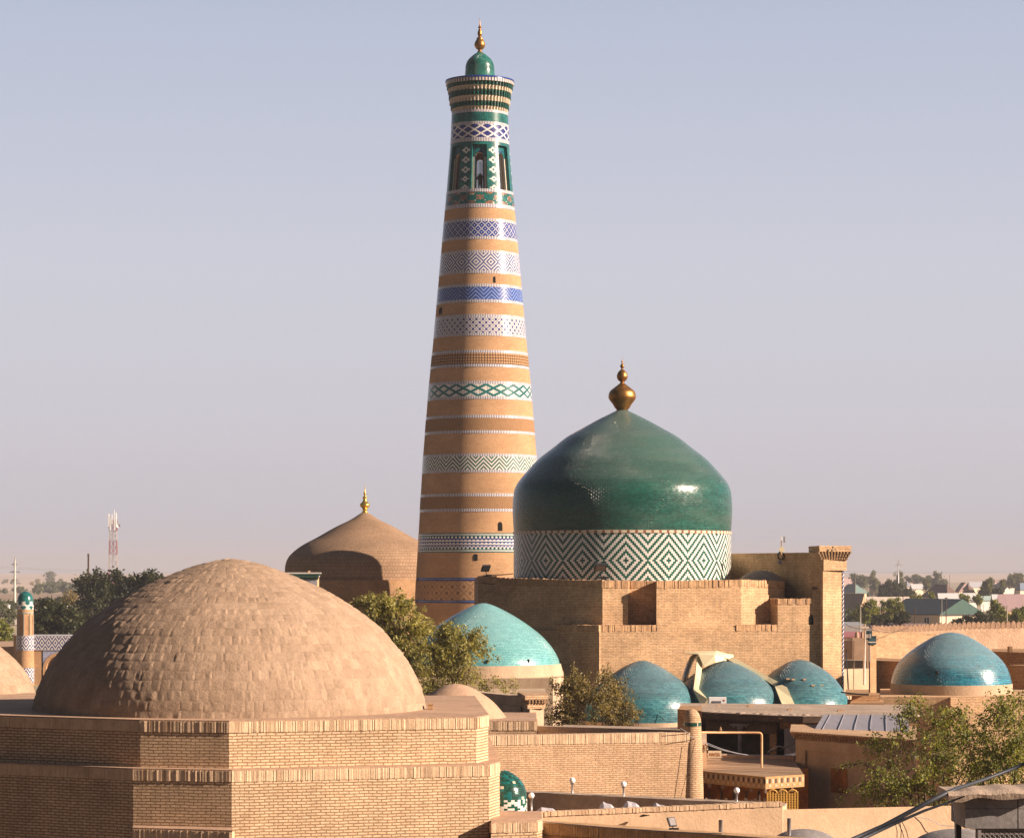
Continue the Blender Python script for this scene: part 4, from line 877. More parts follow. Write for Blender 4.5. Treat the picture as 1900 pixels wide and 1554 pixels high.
for k in range(9): m.sphere(p + Vector((random.uniform(-.06, .06), 0, random.uniform(-.09, .09))), random.uniform(.03, .06), 8, 0, .8)
m.tube([p, p + Vector((.09, -.02, .03))], .025, 6); tag(m.build('cable_bundle', M['wood']), 'tangled brown bundle hanging beside the round corner tower', 'cable')
for a, b, sag, lab in (((1262, 1350, 72.8), (1388, 1400, 75.5), .12, 'upper of two thin wires drooping across the dark porch'), ((1276, 1362, 72.8), (1384, 1399, 75.6), .1, 'lower of two thin wires drooping across the dark porch')):
    A_, B_ = P(*a), P(*b); m = MB(); m.tube([A_.lerp(B_, f) - Vector((0, 0, sag * 4 * f * (1 - f))) for f in np.linspace(0, 1, 14)], .009, 5); tag(m.build('wire', M['steel']), lab, 'wire', 'wires over the porch')
m = MB(); m.tube([P(1424, 1395, 80) + Vector((k * .1, 0, .18 * math.sin(k / 7 * math.pi))) for k in range(8)], .014, 5); tag(m.build('hose', M['tarp']), 'pale curved hose lying in the mouth of the dark porch', 'hose')

# ------------------------------------------------------------------ bottom right: hut, tube awning frame, ropes
Yh = 46.5
t = thing('rooftop_hut', 'grey panelled hut with a thick mud roof at the bottom right corner', 'hut', (X(1880, Yh), Yh, 0))
m = MB(); n_ = 16
top = [(X(1756 + 180 * k / n_, Yh), Yh - .25, Z(1475 - .3 * k + 1.4 * math.sin(k * 1.1), Yh - .25)) for k in range(n_ + 1)]
bot = [(x + .02 * math.sin(k), y + .02, z - .085 - .03 * math.sin(k * .8)) for k, (x, y, z) in enumerate(top)]
bk = [(x + .1, y + 1.8, z + .02) for x, y, z in top]; mid = [(x, y + .12, z + .065) for x, y, z in top]
bkb = [(x, y, z - .12) for x, y, z in bk]
for k in range(n_):
    for p, q in ((bot, top), (top, mid), (mid, bk), (bkb, bot)): m.quad(p[k], p[k + 1], q[k + 1], q[k])
m.tri(bot[0], top[0], mid[0]); m.quad(mid[0], bot[0], bkb[0], bk[0]); m.build('mud_roof', M['mud_grey'], t)
m = MB(); x0 = X(1791, Yh)
for k in range(3):
    m.box(x0 + k * .92, x0 + k * .92 + .90, Yh, Yh + .08, Z(1536, Yh), Z(1500, Yh)); m.box(x0 + k * .92, x0 + k * .92 + .90, Yh + .01, Yh + .08, Z(1499.3, Yh), Z(1480, Yh))
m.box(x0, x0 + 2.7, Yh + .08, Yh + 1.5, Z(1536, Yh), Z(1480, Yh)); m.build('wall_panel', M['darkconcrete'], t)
m = MB(); x0 = X(1819, Yh); zt = Z(1537.5, Yh)
for i in range(13):
    for j in range(5):
        cx_, cz_ = x0 + .04 + i * .085, zt - .045 - j * .085; m.tube([(cx_ + .035 * math.cos(a), Yh + .06, cz_ + .035 * math.sin(a)) for a in np.linspace(0, 2 * math.pi, 9)], .011, 4, cap=False)
for j in range(6): m.box(x0, x0 + 1.2, Yh + .05, Yh + .08, zt - .01 - j * .085, zt + .004 - j * .085)
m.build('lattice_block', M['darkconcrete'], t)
m = MB(); m.box(x0 - .04, x0 + .02, Yh + .02, Yh + .1, 0, zt); m.box(x0, x0 + 1.2, Yh + .4, Yh + .5, 0, zt); m.build('base_wall', M['darkconcrete'], t)
m = MB(); m.box(X(1774, 48), X(1784, 48), 48, 48.12, Z(1600, 48), Z(1484, 48)); tag(m.build('dark_post', M['iron']), 'square dark post standing left of the grey panelled hut', 'post')
t = thing('awning_frame', 'blue black tube frame slanting across the bottom right corner', 'frame', P(1700, 1500, 46.2)); Y = 46.3
m = MB(); m.tube([P(1560, 1566, Y), P(1640, 1531, Y), P(1700, 1499, Y), P(1752, 1472, Y), P(1778, 1461, Y + .5), P(1830, 1444, Y + 1.6), P(1880, 1425, Y + 2), P(1910, 1412, Y + 2)], [.042] * 4 + [.032] * 4, 10); m.build('upper_tube', M['rubber'], t)
m = MB(); m.tube([P(1590, 1560, Y - .1), P(1660, 1527, Y - .1), P(1715, 1503, Y - .1), P(1756, 1489, Y - .1), P(1790, 1476, Y - .1)], [.03, .028, .024, .02, .012], 8); m.build('lower_tube', M['rubber'], t)
for k, (a, b) in enumerate((((1661, 1524), (1664, 1560)), ((1665, 1522), (1679, 1560)), ((1669, 1520), (1671, 1560)), ((1672, 1520), (1687, 1560)), ((1766, 1486), (1773, 1560)))):
    m = MB(); A_, B_ = P(*a, Y - .05), P(*b, Y + .1); m.tube([A_, A_.lerp(B_, .5) + Vector((.02, 0, 0)), B_], .007 if k < 4 else .011, 5)
    tag(m.build('rope', M['iron']), ['left', 'second', 'third', 'fourth', 'thicker lone'][k] + (' rope of the bunch hanging from the slanting tube frame' if k < 4 else ' rope hanging near the grey hut from the tube frame'), 'rope', 'ropes hanging from the frame')
# wires lying across the plaster wall, a flake of cloth
for i, pts in enumerate((((1700, 1514), (1725, 1519), (1745, 1530), (1775, 1532)), ((1470, 1536), (1510, 1533), (1560, 1531), (1615, 1527)))):
    m = MB(); m.tube([P(a, b, 60.15) for a, b in pts], .008, 5); tag(m.build('cable', M['tarp']), ['pale cable looping over the plastered wall near the dark post', 'long faint cable lying level along the plastered wall'][i], 'cable')
m = MB(); q = [P(1521, 1530, 60.1), P(1536, 1525, 60.0), P(1541, 1527, 60.0), P(1537, 1532, 60.1)]; m.quad(*q); m.quad(*[p + Vector((0, .05, -.01)) for p in reversed(q)])
for i in range(4): m.quad(q[i], q[i] + Vector((0, .05, -.01)), q[(i + 1) % 4] + Vector((0, .05, -.01)), q[(i + 1) % 4])
tag(m.build('dark_rag', M['wood_dark']), 'dark rag stuck on the sandy plastered wall', 'rag')
m = MB(); q = [P(1186, 1513, 58.3), P(1193, 1509.5, 58.2), P(1206, 1511.5, 58.2), P(1190, 1514.5, 58.3)]; m.quad(*q); m.quad(*[p + Vector((0, .05, -.01)) for p in reversed(q)])
for i in range(4): m.quad(q[i], q[i] + Vector((0, .05, -.01)), q[(i + 1) % 4] + Vector((0, .05, -.01)), q[(i + 1) % 4])
tag(m.build('lamp_bracket', M['iron']), 'small black fixture fixed under the cream terrace coping', 'fixture')
# ------------------------------------------------------------------ small things on roofs and walls
def hang(a, b, sag, r, label, mat='iron', group=None):
    A_, B_ = P(*a), P(*b); m = MB(); m.tube([A_.lerp(B_, f) - Vector((0, 0, sag * 4 * f * (1 - f))) for f in np.linspace(0, 1, 16)], r, 5); tag(m.build('cable', M[mat]), label, 'cable', group)
hang((1290, 1374, 73.0), (1262, 1482, 73.0), .0, .006, 'thin dark cable running down the brick courtyard wall by the corner tower')
hang((1147, 1262, 106.3), (1232, 1334, 105.2), .05, .012, 'dark cable lying down the left slope of the first sea blue dome')
hang((1426, 1392, 80.5), (1474, 1378, 79.6), .06, .012, 'dark cable slung between the porch pier and the brown house')
hang((1570, 1212, 128), (1574, 1290, 128), .0, .02, 'thin leaning wire beside the twisted portal column')
hang((1604, 1163, 118), (1690, 1160, 150), .3, .012, 'cable from the alley pole to the crenellated wall')
hang((1604, 1165, 118), (1567, 1156, 122), .1, .012, 'cable from the alley pole to the portal corner')
hang((903, 1066, 114.8), (952, 1064, 114.5), .02, .02, 'cable behind the floodlight at the dark mausoleum corner')
hang((1006, 1523, 51.9), (1340, 1546, 49.5), .03, .010, 'cable lying along the top of the shaded coped wall', 'steel')
hang((1560, 1283, 100), (1612, 1288, 100), .02, .03, 'dark pipe on the roof edge right of the third sea blue dome')
m = MB(); m.prism(poly([(1572, 101), (1640, 101), (1640, 104), (1572, 104)]), 0, Z(1304, 101)); m.prism(poly([(1569, 100.5), (1612, 100.5), (1612, 104), (1569, 104)]), Z(1289, 101), Z(1285, 101), bottom=True); m.prism(poly([(1580, 102.5), (1632, 102.5), (1632, 104), (1580, 104)]), 0, Z(1288, 102.5))
tag(m.build('shaded_shed', M['old_brick']), 'low shaded brick shed between the third sea blue dome and the blue domed tomb', 'shed')
def dish(px, y, Y, label, r=.32):
    t = thing('satellite_dish', label, 'satellite dish', P(px, y + 9, Y)); c = P(px, y, Y); ax = Vector((.6, -.7, .35)).normalized(); q = ax.to_track_quat('Z', 'Y')
    m = MB(); m.lathe((0, 0), [(.01, 0), (r * .5, r * .07), (r, r * .26), (r, r * .29), (r * .5, r * .1), (.01, .03)], 20); m.v = [tuple(c + q @ Vector(v)) for v in m.v]; m.build('reflector', M['offwhite'], t)
    m = MB(); m.tube([c, c + Vector((0, .1, -.15)), P(px, y + 10, Y)], .02, 6); m.tube([c + q @ Vector((0, -r, r * .27)), c + q @ Vector((0, 0, r * .9))], .012, 5); m.build('bracket', M['steel'], t)
for k, (px, y, Y, w) in enumerate(((1388, 1309, 88.2, .18), (1300, 1308, 88.8, .22), (1330, 1309.5, 88.4, .12), (1555, 1318, 86, .2), (1462, 1316, 86.5, .16))):
    m = MB(); p = P(px, y, Y); m.prism([(p.x, Y), (p.x + w, Y + .04), (p.x + w - .03, Y + .14), (p.x - .02, Y + .1)], zr * 0 + p.z - .12, p.z + .02, bottom=True)
    tag(m.build('loose_brick', M['old_brick']), ['loose brick on the porch roof below the dome with bare spots', 'loose brick at the left end of the porch roof', 'loose brick on the porch roof beside the air conditioner', 'loose brick on the porch roof above the grey sheet roof', 'loose brick on the porch roof in front of the third sea blue dome'][k], 'brick', 'loose bricks on the porch roof')
# ------------------------------------------------------------------ the tall striped minaret
Ym = 200.0; C = (X(890.3, Ym), Ym); q_ = Ym / F
t = thing('minaret', 'very tall tapering brick minaret ringed with blue, green and white tile bands', 'minaret', (C[0], C[1], 0))
RY = [212, 270, 360, 414, 478, 568, 630, 715, 774, 845, 918, 991, 1072, 1156, 1330]
RR = [52, 54.5, 62, 66.9, 72.6, 80.5, 86, 94.6, 99.4, 105.2, 109.6, 113.6, 118.3, 122, 128]
def rad(y): return float(np.interp(y, RY, RR)) * q_
def prof_seg(y0, y1, rows, out=0.0): return [(rad(y1 + (y0 - y1) * k / rows) + out, Z(y1 + (y0 - y1) * k / rows, Ym)) for k in range(rows + 1)]
m = MB(); m.lathe(C, [(rad(y), Z(y, Ym)) for y in (1330, 1240, 1156, 1117, 1072, 1040, 991, 950, 918, 880, 845, 810, 774, 745, 715, 690, 660, 630, 600, 568, 540, 510, 478, 450, 414, 393, 364)], 128)
m.build('shaft', M['min_brick'], t)
PAL = ['g_white', 'g_navy', 'g_blue', 'g_lblue', 'g_green', 'g_teal', 'g_brown', 'min_brick_hi', 'min_brick_dark', 'min_brick', 'g_cream', 'groove_soft']
MI = {k: i for i, k in enumerate(PAL)}; PALM = [M[k] for k in PAL]
WHI, NAV, BLU, LBL, GRN, TEA, BRO, HI, LO_, BRK, CRE, SOFT = range(12)
def picket(m, y0, y1, dark=NAV, pitch=.125, out=.02, cream=WHI):
    n = int(2 * math.pi * rad((y0 + y1) / 2) / pitch) * 5
    m.lathe(C, prof_seg(y0, y1, 1, out), n, cells=lambda i, j: dark if i % 5 in (0, 1) else cream)
    ledge(m, y0, out); ledge(m, y1, out)
def ledge(m, y, out): m.lathe(C, [(rad(y) - .02, Z(y, Ym)), (rad(y) + out, Z(y, Ym))], 64, mi=WHI)
def net(P_, bg, line, dot):
    def f(i, j):
        a, b = (i + j) % P_, (i - j) % P_
        if a == 0 or b == 0: return line
        h = P_ // 2; da, db = abs(a - h), abs(b - h)
        if da + db <= (2 if P_ > 10 else 0): return dot
        return bg
    return f
def net2(P_, bg, line, dot):          # pale ground, double lines, small dark diamonds
    def f(i, j):
        a, b = (i + j) % P_, (i - j) % P_
        h = P_ // 2; da, db = abs(a - h), abs(b - h)
        if da + db <= 2: return dot
        if a == 0 or b == 0: return line
        return bg
    return f
def conc(P_, rows, c0, c1):
    def f(i, j):
        d = abs(i % P_ - P_ // 2) + abs(j - (rows - 1) // 2); return c1 if d % 4 in (0, 1) else c0
    return f
def chev(P_, rows, c0, c1):
    def f(i, j):
        k = abs(i % P_ - P_ // 2); jj = abs(j - rows // 2); return c1 if (k + jj * (1 if j > rows // 2 else -1)) % 4 in (0, 1) else c0
    return f
def flower(P_, net_c, body, dot):     # stepped white lozenges in a teal net
    def f(i, j):
        a, b = (i // 2 + j) % P_, (i // 2 - j) % P_
        if a in (0, 1, 7) or b in (0, 1, 7): return net_c
        h = P_ // 2 + 1
        if abs(a - h) + abs(b - h) <= 1 and (i % 4 < 3): return dot
        return body
    return f
def grid(c0, c1): return lambda i, j: c1 if (i % 3 == 0 or j % 3 == 0) else c0
def band(y0, y1, P_, rows, fn, name, pick=True, cell=None, dark=NAV, out=.016, ends=5.3):
    m = MB(); a, b = (y0 + ends, y1 - ends) if pick else (y0, y1)
    r = rad((y0 + y1) / 2); h = (b - a) * q_ / rows; w = cell or h
    n = max(1, round(2 * math.pi * r / (w * P_))) * P_
    m.lathe(C, prof_seg(a, b, rows, out), n, cells=fn)
    if pick: picket(m, y0, y0 + ends, dark); picket(m, y1 - ends, y1, dark)
    m.build(name, PALM, t)
band(413.5, 452, 8, 17, net(8, BLU, WHI, WHI), 'blue_tile_band')
band(472.5, 515, 16, 19, conc(16, 19, WHI, BLU), 'white_and_blue_tile_band')
band(534.5, 568.5, 16, 13, chev(16, 13, LBL, BLU), 'chevron_tile_band')
band(590.5, 630, 8, 19, net2(8, WHI, NAV, NAV), 'white_lattice_tile_band')
band(656, 687, 3, 12, grid(HI, LO_), 'brick_grid_band')
band(713, 746, 8, 13, flower(8, TEA, WHI, BRO), 'teal_lozenge_tile_band', cell=.07)
band(775, 808.5, 4, 13, net(4, HI, LO_, LO_), 'carved_lozenge_band')
band(845.5, 880, 16, 13, chev(16, 13, WHI, GRN), 'green_chevron_tile_band')
band(918, 951, 4, 12, net(4, HI, LO_, LO_), 'carved_lattice_band')
def weave(i, j):
    if j in (0, 17): return TEA
    if j in (1, 16): return WHI
    if j in (2, 15): return TEA
    if j in (3, 4, 13, 14): return WHI if i % 4 < 2 else (GRN if j in (3, 14) else NAV)
    return NAV if (j % 3 == 0 or (i % 4 in (0,) and j % 3 != 1)) else WHI if i % 4 in (2, 3) or j % 3 == 1 else LBL
band(990, 1025, 4, 18, weave, 'woven_blue_tile_band', pick=False, cell=.075)
def trim(i, j): return BRK if j in (0, 2) else BLU
for y0, y1 in ((1071, 1076.5), (1112, 1117)):
    m = MB(); m.lathe(C, prof_seg(y0, y1, 4, .014), 96, cells=lambda i, j: (NAV, BLU, LBL, NAV)[j]); m.build('blue_ring', PALM, t)
band(1077, 1111.5, 12, 18, net(12, BRK, SOFT, SOFT), 'carved_diamond_band', pick=False)
# small dark stair windows in the shaft
def stair_win(px, y0, y1, w):
    m = MB()
    y = (y0 + y1) / 2; r = rad(y); s = (px - 890.3) * q_ / r; a = math.asin(max(-1, min(1, s))); hw = w * q_ / 2
    ca, sa = math.cos(a), math.sin(a)
    def pt(u, yy, o): return (C[0] + sa * (rad(yy) + o) + ca * u, C[1] - ca * (rad(yy) + o) + sa * u, Z(yy, Ym))
    sh = [(-hw, y1), (hw, y1), (hw, y0 + (y1 - y0) * .22), (hw * .5, y0 + .6), (0, y0), (-hw * .5, y0 + .6), (-hw, y0 + (y1 - y0) * .22)]
    k = len(m.v); m.v += [pt(u, yy, .022) for u, yy in sh]; m.face(range(k, k + 7), [(0, 0)] * 7, 0)
    for i in range(7):
        (u, yy), (u2, y2) = sh[i], sh[(i + 1) % 7]; m.quad(pt(u, yy, .022), pt(u2, y2, .022), pt(u2, y2, -.08), pt(u, yy, -.08), 0)
    m.build('stair_window', M['dark'], t)
stair_win(917.8, 520.5, 532, 4.4); stair_win(818.4, 574, 587, 12); stair_win(928.5, 969.5, 986, 8.2); stair_win(884, 1027.5, 1040, 7.5)
# upper tiers: mottled band, lantern, diamond band, cornice
m = MB(); rg = np.random.RandomState(11)
def mott(i, j):
    a, b = (i // 2 + j) % 12, (i // 2 - j) % 12; d = abs(a - 6) + abs(b - 6)
    return BRO if d < 5 and rg.rand() < .7 else (CRE if d == 6 and rg.rand() < .12 else TEA if rg.rand() < .75 else GRN)
n = 12 * 2 * 12; m.lathe(C, prof_seg(364, 386, 12, .01), n, cells=mott); picket(m, 358.6, 364.2); picket(m, 386, 393.3); m.build('mottled_tile_band', PALM, t)
m = MB()
def dia(i, j):
    a, b = (i // 2 + j) % 9, (i // 2 - j) % 9; return WHI if a in (0, 1) or b in (0, 1) else NAV
m.lathe(C, prof_seg(238.5, 263.5, 16, .01), 14 * 18, cells=dia); picket(m, 233.5, 238.7, pitch=.12); picket(m, 263.3, 270.5, pitch=.12); m.lathe(C, prof_seg(212, 238, 4), 64, mi=TEA); m.lathe(C, prof_seg(236, 272, 4, -.01), 64, mi=WHI)
m.build('navy_diamond_tile_band', PALM, t)
m = MB(); rg = np.random.RandomState(4)
m.lathe(C, prof_seg(216, 233.7, 7, .012), 150, cells=lambda i, j: TEA if rg.rand() < .6 else GRN); picket(m, 211.5, 216.2, pitch=.12); m.build('green_tile_band', PALM, t)
# lantern with arched openings
NC, NR = 180, 44; yA, yB = 270.3, 359.0; angs = [0, 52, 128, 180, 232, 308]       # opening azimuths, 0 faces the camera
def frame_of(i):
    a = (i + .5) * 360 / NC          # 0 = toward camera, growing to the right
    for k in angs:
        d = (a - k + 180) % 360 - 180
        if abs(d) <= 14: return d
    return None
def lan(i, j, kind):
    """kind: outer / plate / inner -> True where wall is solid"""
    d = frame_of(i); y = yB + (yA - yB) * (j + .5) / NR
    if d is None: return kind != 'plate'
    if kind == 'outer': return y < 275.5
    if y < 275.5: return False if kind == 'plate' else True
    hw = 9.0; top = 290.0; spring = 300.0
    if y >= spring: inside = abs(d) < hw
    else: inside = abs(d) < hw * math.sqrt(max(0, 1 - ((spring - y) / (spring - top + 1)) ** 2))
    return not inside
m = MB(); rg = np.random.RandomState(9)
def cyl_cells(mb, off_, kind, cellmat, flip=False):
    for j in range(NR):
        y0, y1 = yB + (yA - yB) * j / NR, yB + (yA - yB) * (j + 1) / NR
        for i in range(NC):
            if not lan(i, j, kind): continue
            a0, a1 = R(i * 360 / NC), R((i + 1) * 360 / NC)
            f = lambda a, y: (C[0] + math.sin(a) * (rad(y) + off_), C[1] - math.cos(a) * (rad(y) + off_), Z(y, Ym))
            q = [f(a0, y0), f(a1, y0), f(a1, y1), f(a0, y1)]; mb.quad(*(reversed(q) if flip else q), mi=cellmat(i, j))
def motif(i, j):
    a = (i + .5) * 360 / NC; y = yB + (yA - yB) * (j + .5) / NR
    for k in (26, -26, 90, 154, 206, 270):
        d = (a - k + 180) % 360 - 180
        if abs(d) < 10:
            for yc in (286.5, 304.5, 322.5, 340, 356):
                e = abs(d) / 7.5 + abs(y - yc) / 6.5
                if .38 < e < .95 or (abs(y - yc) < 1.3 and 2.0 < abs(d) < 8.5): return WHI
    return TEA if rg.rand() < .62 else GRN
cyl_cells(m, 0, 'outer', motif)
lant_ = m.build('lantern_wall', PALM, t)
m = MB()
cyl_cells(m, -.24, 'plate', lambda i, j: (CRE if abs(frame_of(i)) > 9.6 and yB + (yA - yB) * j / NR > 300 else TEA if yB + (yA - yB) * j / NR < 286 else NAV if abs(frame_of(i)) < 10 and rg.rand() < .4 else TEA))
for k in angs:            # jambs of the frame and of the openings
    for s in (-14, 14):
        for (o0, o1, aa, y0, y1, mt) in ((0, -.24, s, 275.5, 359, TEA), (-.24, -.62, s / 14 * 9, 299, 359, CRE)):
            a = R(k + aa); f = lambda o, y: (C[0] + math.sin(a) * (rad(y) + o), C[1] - math.cos(a) * (rad(y) + o), Z(y, Ym)); m.quad(f(o0, y1), f(o1, y1), f(o1, y0), f(o0, y0), mi=mt)
    for i in range(8):
        def ap(o, u):
            ang = math.pi * u / 8; a = R(k + 9 * math.cos(ang)); y = 300 - 10 * math.sin(ang); return (C[0] + math.sin(a) * (rad(y) + o), C[1] - math.cos(a) * (rad(y) + o), Z(y, Ym))
        m.quad(ap(-.24, i), ap(-.24, i + 1), ap(-.62, i + 1), ap(-.62, i), mi=CRE)
m.build('window_recess', PALM, lant_)
m = MB(); cyl_cells(m, -.62, 'inner', lambda i, j: 0, True); m.disc(C, rad(359), Z(358.8, Ym), 48); m.disc(C, rad(272), Z(272, Ym), 48); m.build('inner_wall', M['plaster'], t)
for k in angs:
    m = MB()
    for u in range(-4, 5): a = R(k + u * 2.1); f = lambda y: (C[0] + math.sin(a) * (rad(y) - .45), C[1] - math.cos(a) * (rad(y) - .45), Z(y, Ym)); m.tube([f(358), f(292 + abs(u) * .6)], .013, 4)
    for y in (345, 331): m.tube([(C[0] + math.sin(R(k + u)) * (rad(y) - .45), C[1] - math.cos(R(k + u)) * (rad(y) - .45), Z(y, Ym)) for u in (-9, 0, 9)], .012, 4)
    m.build('window_grille', M['iron'], lant_)
# cornice of stalactite tiers
m = MB()
def tier(y0, y1, px, n, mi, depth=.09, back=.5):
    r = px * q_; k = len(m.v); N_ = n * 4; z0, z1 = Z(y1, Ym), Z(y0, Ym)
    for z, inn in ((z0, 1.0), (z0 + (z1 - z0) * .62, 1.0), (z1, .15)):
        for i in range(N_):
            a = 2 * math.pi * i / N_; d = depth * inn if i % 4 in (0, 1) else 0; m.v.append((C[0] + (r - d) * math.sin(a), C[1] - (r - d) * math.cos(a), z))
    for v in range(2):
        for i in range(N_): i2 = (i + 1) % N_; m.face((k + v * N_ + i, k + v * N_ + i2, k + (v + 1) * N_ + i2, k + (v + 1) * N_ + i), [(0, 0)] * 4, mi)
    for zz, rev in ((z0, True), (z1, False)):
        m.lathe(C, [(r - back, zz), (r - .0 if not rev else r - depth, zz)], 64, mi)
for y0, y1, px, mi in ((204.5, 212.5, 52.6, CRE), (195.5, 205, 54.4, GRN), (185.5, 196, 56.4, CRE), (174.5, 186, 57.9, GRN), (167, 175, 59.4, CRE), (159, 167.5, 61.3, GRN)): tier(y0, y1, px, 52, mi, .17)
r = 63.2 * q_; m.lathe(C, [(r, Z(160, Ym)), (r, Z(153.5, Ym))], 66 * 5, cells=lambda i, j: NAV if i % 5 in (0, 1) else CRE); m.lathe(C, [(r - .5, Z(160, Ym)), (r, Z(160, Ym))], 64, mi=CRE)
m.lathe(C, [(r + .03, Z(153.6, Ym)), (r + .03, Z(151, Ym)), (r - .1, Z(150.2, Ym))], 100, mi=BLU, jit=.003); m.disc(C, r, Z(151, Ym), 64, CRE)
m.build('cornice', PALM, t)
m = MB(); pf = [(27.8, 151), (27.7, 140), (27, 130), (26.3, 122), (22.5, 112.5), (13.4, 103.5), (5, 97.6), (3.8, 96.8)]
m.lathe(C, smooth_prof(px_profile(pf, 0, Ym), 26), 64); cap_ = m.build('cap_dome', M['teal_brick'], t)
sp = [(5.2, 97.5), (4.6, 96), (3.4, 94.5), (3.4, 93), (7, 90.5), (10, 85), (9.2, 79), (6.4, 74), (5.8, 71), (3.0, 68.8), (3.6, 66.5), (4.4, 63.5), (3.6, 58.5), (2.2, 54.5), (1.8, 53), (3.7, 51.4), (1.9, 49), (1.1, 46), (.6, 40), (.25, 35)]
m = MB(); finial(m, C, Ym, sp, n=20); k = C
m.tube([(C[0] - .06 * math.cos(a) * 1.0, C[1], Z(34.4, Ym) + .06 * math.sin(a)) for a in np.linspace(R(200), R(380), 8)], [.004, .01, .012, .012, .012, .012, .01, .004], 5); m.build('finial', M['bronze'], cap_)
# visitor up in the lantern
t = thing('person', 'tiny dark figure of a visitor in the arched window atop the minaret', 'person', (C[0] + .05, C[1] - 1.6, Z(358.6, Ym)))
b0 = Vector((C[0] + .05, C[1] - 1.55, Z(358.6, Ym))); me = bpy.data.meshes.new('body')
jt = [(0, 0, .62), (0, 0, .80), (0, -.04, 1.02), (.01, -.10, 1.12), (.02, -.14, 1.24), (-.17, -.06, 1.0), (-.26, -.14, .8), (-.14, -.30, .72), (.17, -.06, 1.0), (.27, -.16, .8), (.12, -.32, .72), (-.09, 0, .58), (-.10, -.02, .3), (-.10, 0, .02), (.09, 0, .58), (.10, -.02, .3), (.10, 0, .02), (-.10, -.16, .02), (.10, -.16, .02)]
ed = [(0, 1), (1, 2), (2, 3), (3, 4), (2, 5), (5, 6), (6, 7), (2, 8), (8, 9), (9, 10), (0, 11), (11, 12), (12, 13), (0, 14), (14, 15), (15, 16), (13, 17), (16, 18)]
rd = [.15, .15, .16, .06, .115, .07, .05, .035, .07, .05, .035, .1, .07, .05, .1, .07, .05, .04, .04]
me.from_pydata(jt, ed, []); me.materials.append(mat_plain('dark_clothing', (.035, .03, .035), .8, .2, 5, bd=0))
o = link(bpy.data.objects.new('body', me)); o.parent = t
o.modifiers.new('skin', 'SKIN'); s_ = o.modifiers.new('sub', 'SUBSURF'); s_.levels = 1; s_.render_levels = 2
for i, r_ in enumerate(rd): me.skin_vertices[0].data[i].radius = (r_, r_)
me.skin_vertices[0].data[0].use_root = True
# ------------------------------------------------------------------ big mud dome behind, left of the minaret
Yk = 213.0; C = (X(677, Yk), Yk)
t = thing('mud_domed_madrasah', 'distant brown brick dome with a bright gilt finial left of the striped minaret', 'domed building', (C[0], C[1], 0))
pf = [(148, 1076), (148, 1058), (147.5, 1050), (144, 1038), (136, 1027), (117, 1012), (90, 997.5), (55, 977.7), (27, 964), (8, 952), (2, 949)]
m = MB(); m.lathe(C, smooth_prof(px_profile(pf, 0, Yk), 60), 110); dome_ = m.build('dome', M['far_dome'], t)
r1, r2 = 154 * Yk / F, 166 * Yk / F
m = MB(); m.lathe(C, [(r1, Z(1118, Yk)), (r1, Z(1075, Yk))], 64); m.lathe(C, [(r1, Z(1075, Yk)), (r1 * .93, Z(1074.6, Yk))], 64); m.lathe(C, [(r2, 0), (r2, Z(1117, Yk))], 8, smooth=False, a0=R(22.5), a1=R(382.5)); m.lathe(C, [(r2, Z(1117, Yk)), (r1 * .9, Z(1116.5, Yk))], 8, smooth=False, a0=R(22.5), a1=R(382.5)); m.build('drum', M['old_brick'], t)
sp = [(5.4, 951), (5.8, 949.6), (4.3, 948), (4.6, 945), (5.4, 943.6), (4.2, 942.6), (7.5, 940.5), (9.4, 937.5), (8.4, 934), (5.2, 931), (3.6, 928), (3.2, 925.5), (4.6, 923.6), (3.4, 921.8), (2.0, 920), (2.2, 917), (2.4, 914.5), (1.4, 911.5), (.8, 908), (.4, 902), (.25, 898)]
m = MB(); finial(m, C, Yk, sp, n=20); m.build('finial', M['gold'], dome_)
Yi = 188.0
t = thing('tiled_iwan', 'top corner of a white and green tiled iwan peeping out behind the big mud dome', 'iwan', (X(560, Yi), Yi, 0))
m = MB(); m.prism(poly([(470, Yi), (588.5, Yi), (592, Yi + 5), (470, Yi + 5)]), 0, Z(1072, Yi), 3)
def pat(x0, x1, y0, y1, nx, nz, fn, mb, Y0):
    for j in range(nz):
        for i in range(nx):
            a, b = x0 + (x1 - x0) * i / nx, x0 + (x1 - x0) * (i + 1) / nx; c, d = y1 + (y0 - y1) * j / nz, y1 + (y0 - y1) * (j + 1) / nz
            mb.quad((X(a, Y0), Y0, Z(c, Y0)), (X(b, Y0), Y0, Z(c, Y0)), (X(b, Y0), Y0, Z(d, Y0)), (X(a, Y0), Y0, Z(d, Y0)), mi=fn(i, j))
pat(520, 588.3, 1074.5, 1100, 90, 34, lambda i, j: 1 if (abs(i % 14 - 7) + j) % 4 in (0, 1) else 0, m, Yi - .03)
m.build('tiled_wall', [M['g_white'], M['g_navy'], M['g_green'], M['pahl_brick']], t)
m = MB()
for k, (y0, y1, r, mi) in enumerate([(1061.5, 1064, 595.5, 0), (1064, 1066.5, 594.5, 1), (1066.5, 1070.5, 592.5, 0), (1070.5, 1074.5, 590, 1)]):
    m.prism(poly([(470, Yi - .24 + k * .05), (r, Yi - .24 + k * .05), (r + 1, Yi + 5), (470, Yi + 5)]), Z(y1, Yi), Z(y0, Yi), 1 if k in (1, 3) else 0, bottom=True)
for i in range(26): m.box(X(530 + i * 2.4, Yi - .2), X(531.2 + i * 2.4, Yi - .2), Yi - .22, Yi, Z(1070.3, Yi), Z(1066.7, Yi), 1)
m.box(X(571.5, Yi), X(575, Yi), Yi, Yi + .3, Z(1061.5, Yi), Z(1058.3, Yi), 2)
m.build('cornice', [M['g_white'], M['g_green'], M['pahl_brick']], t)

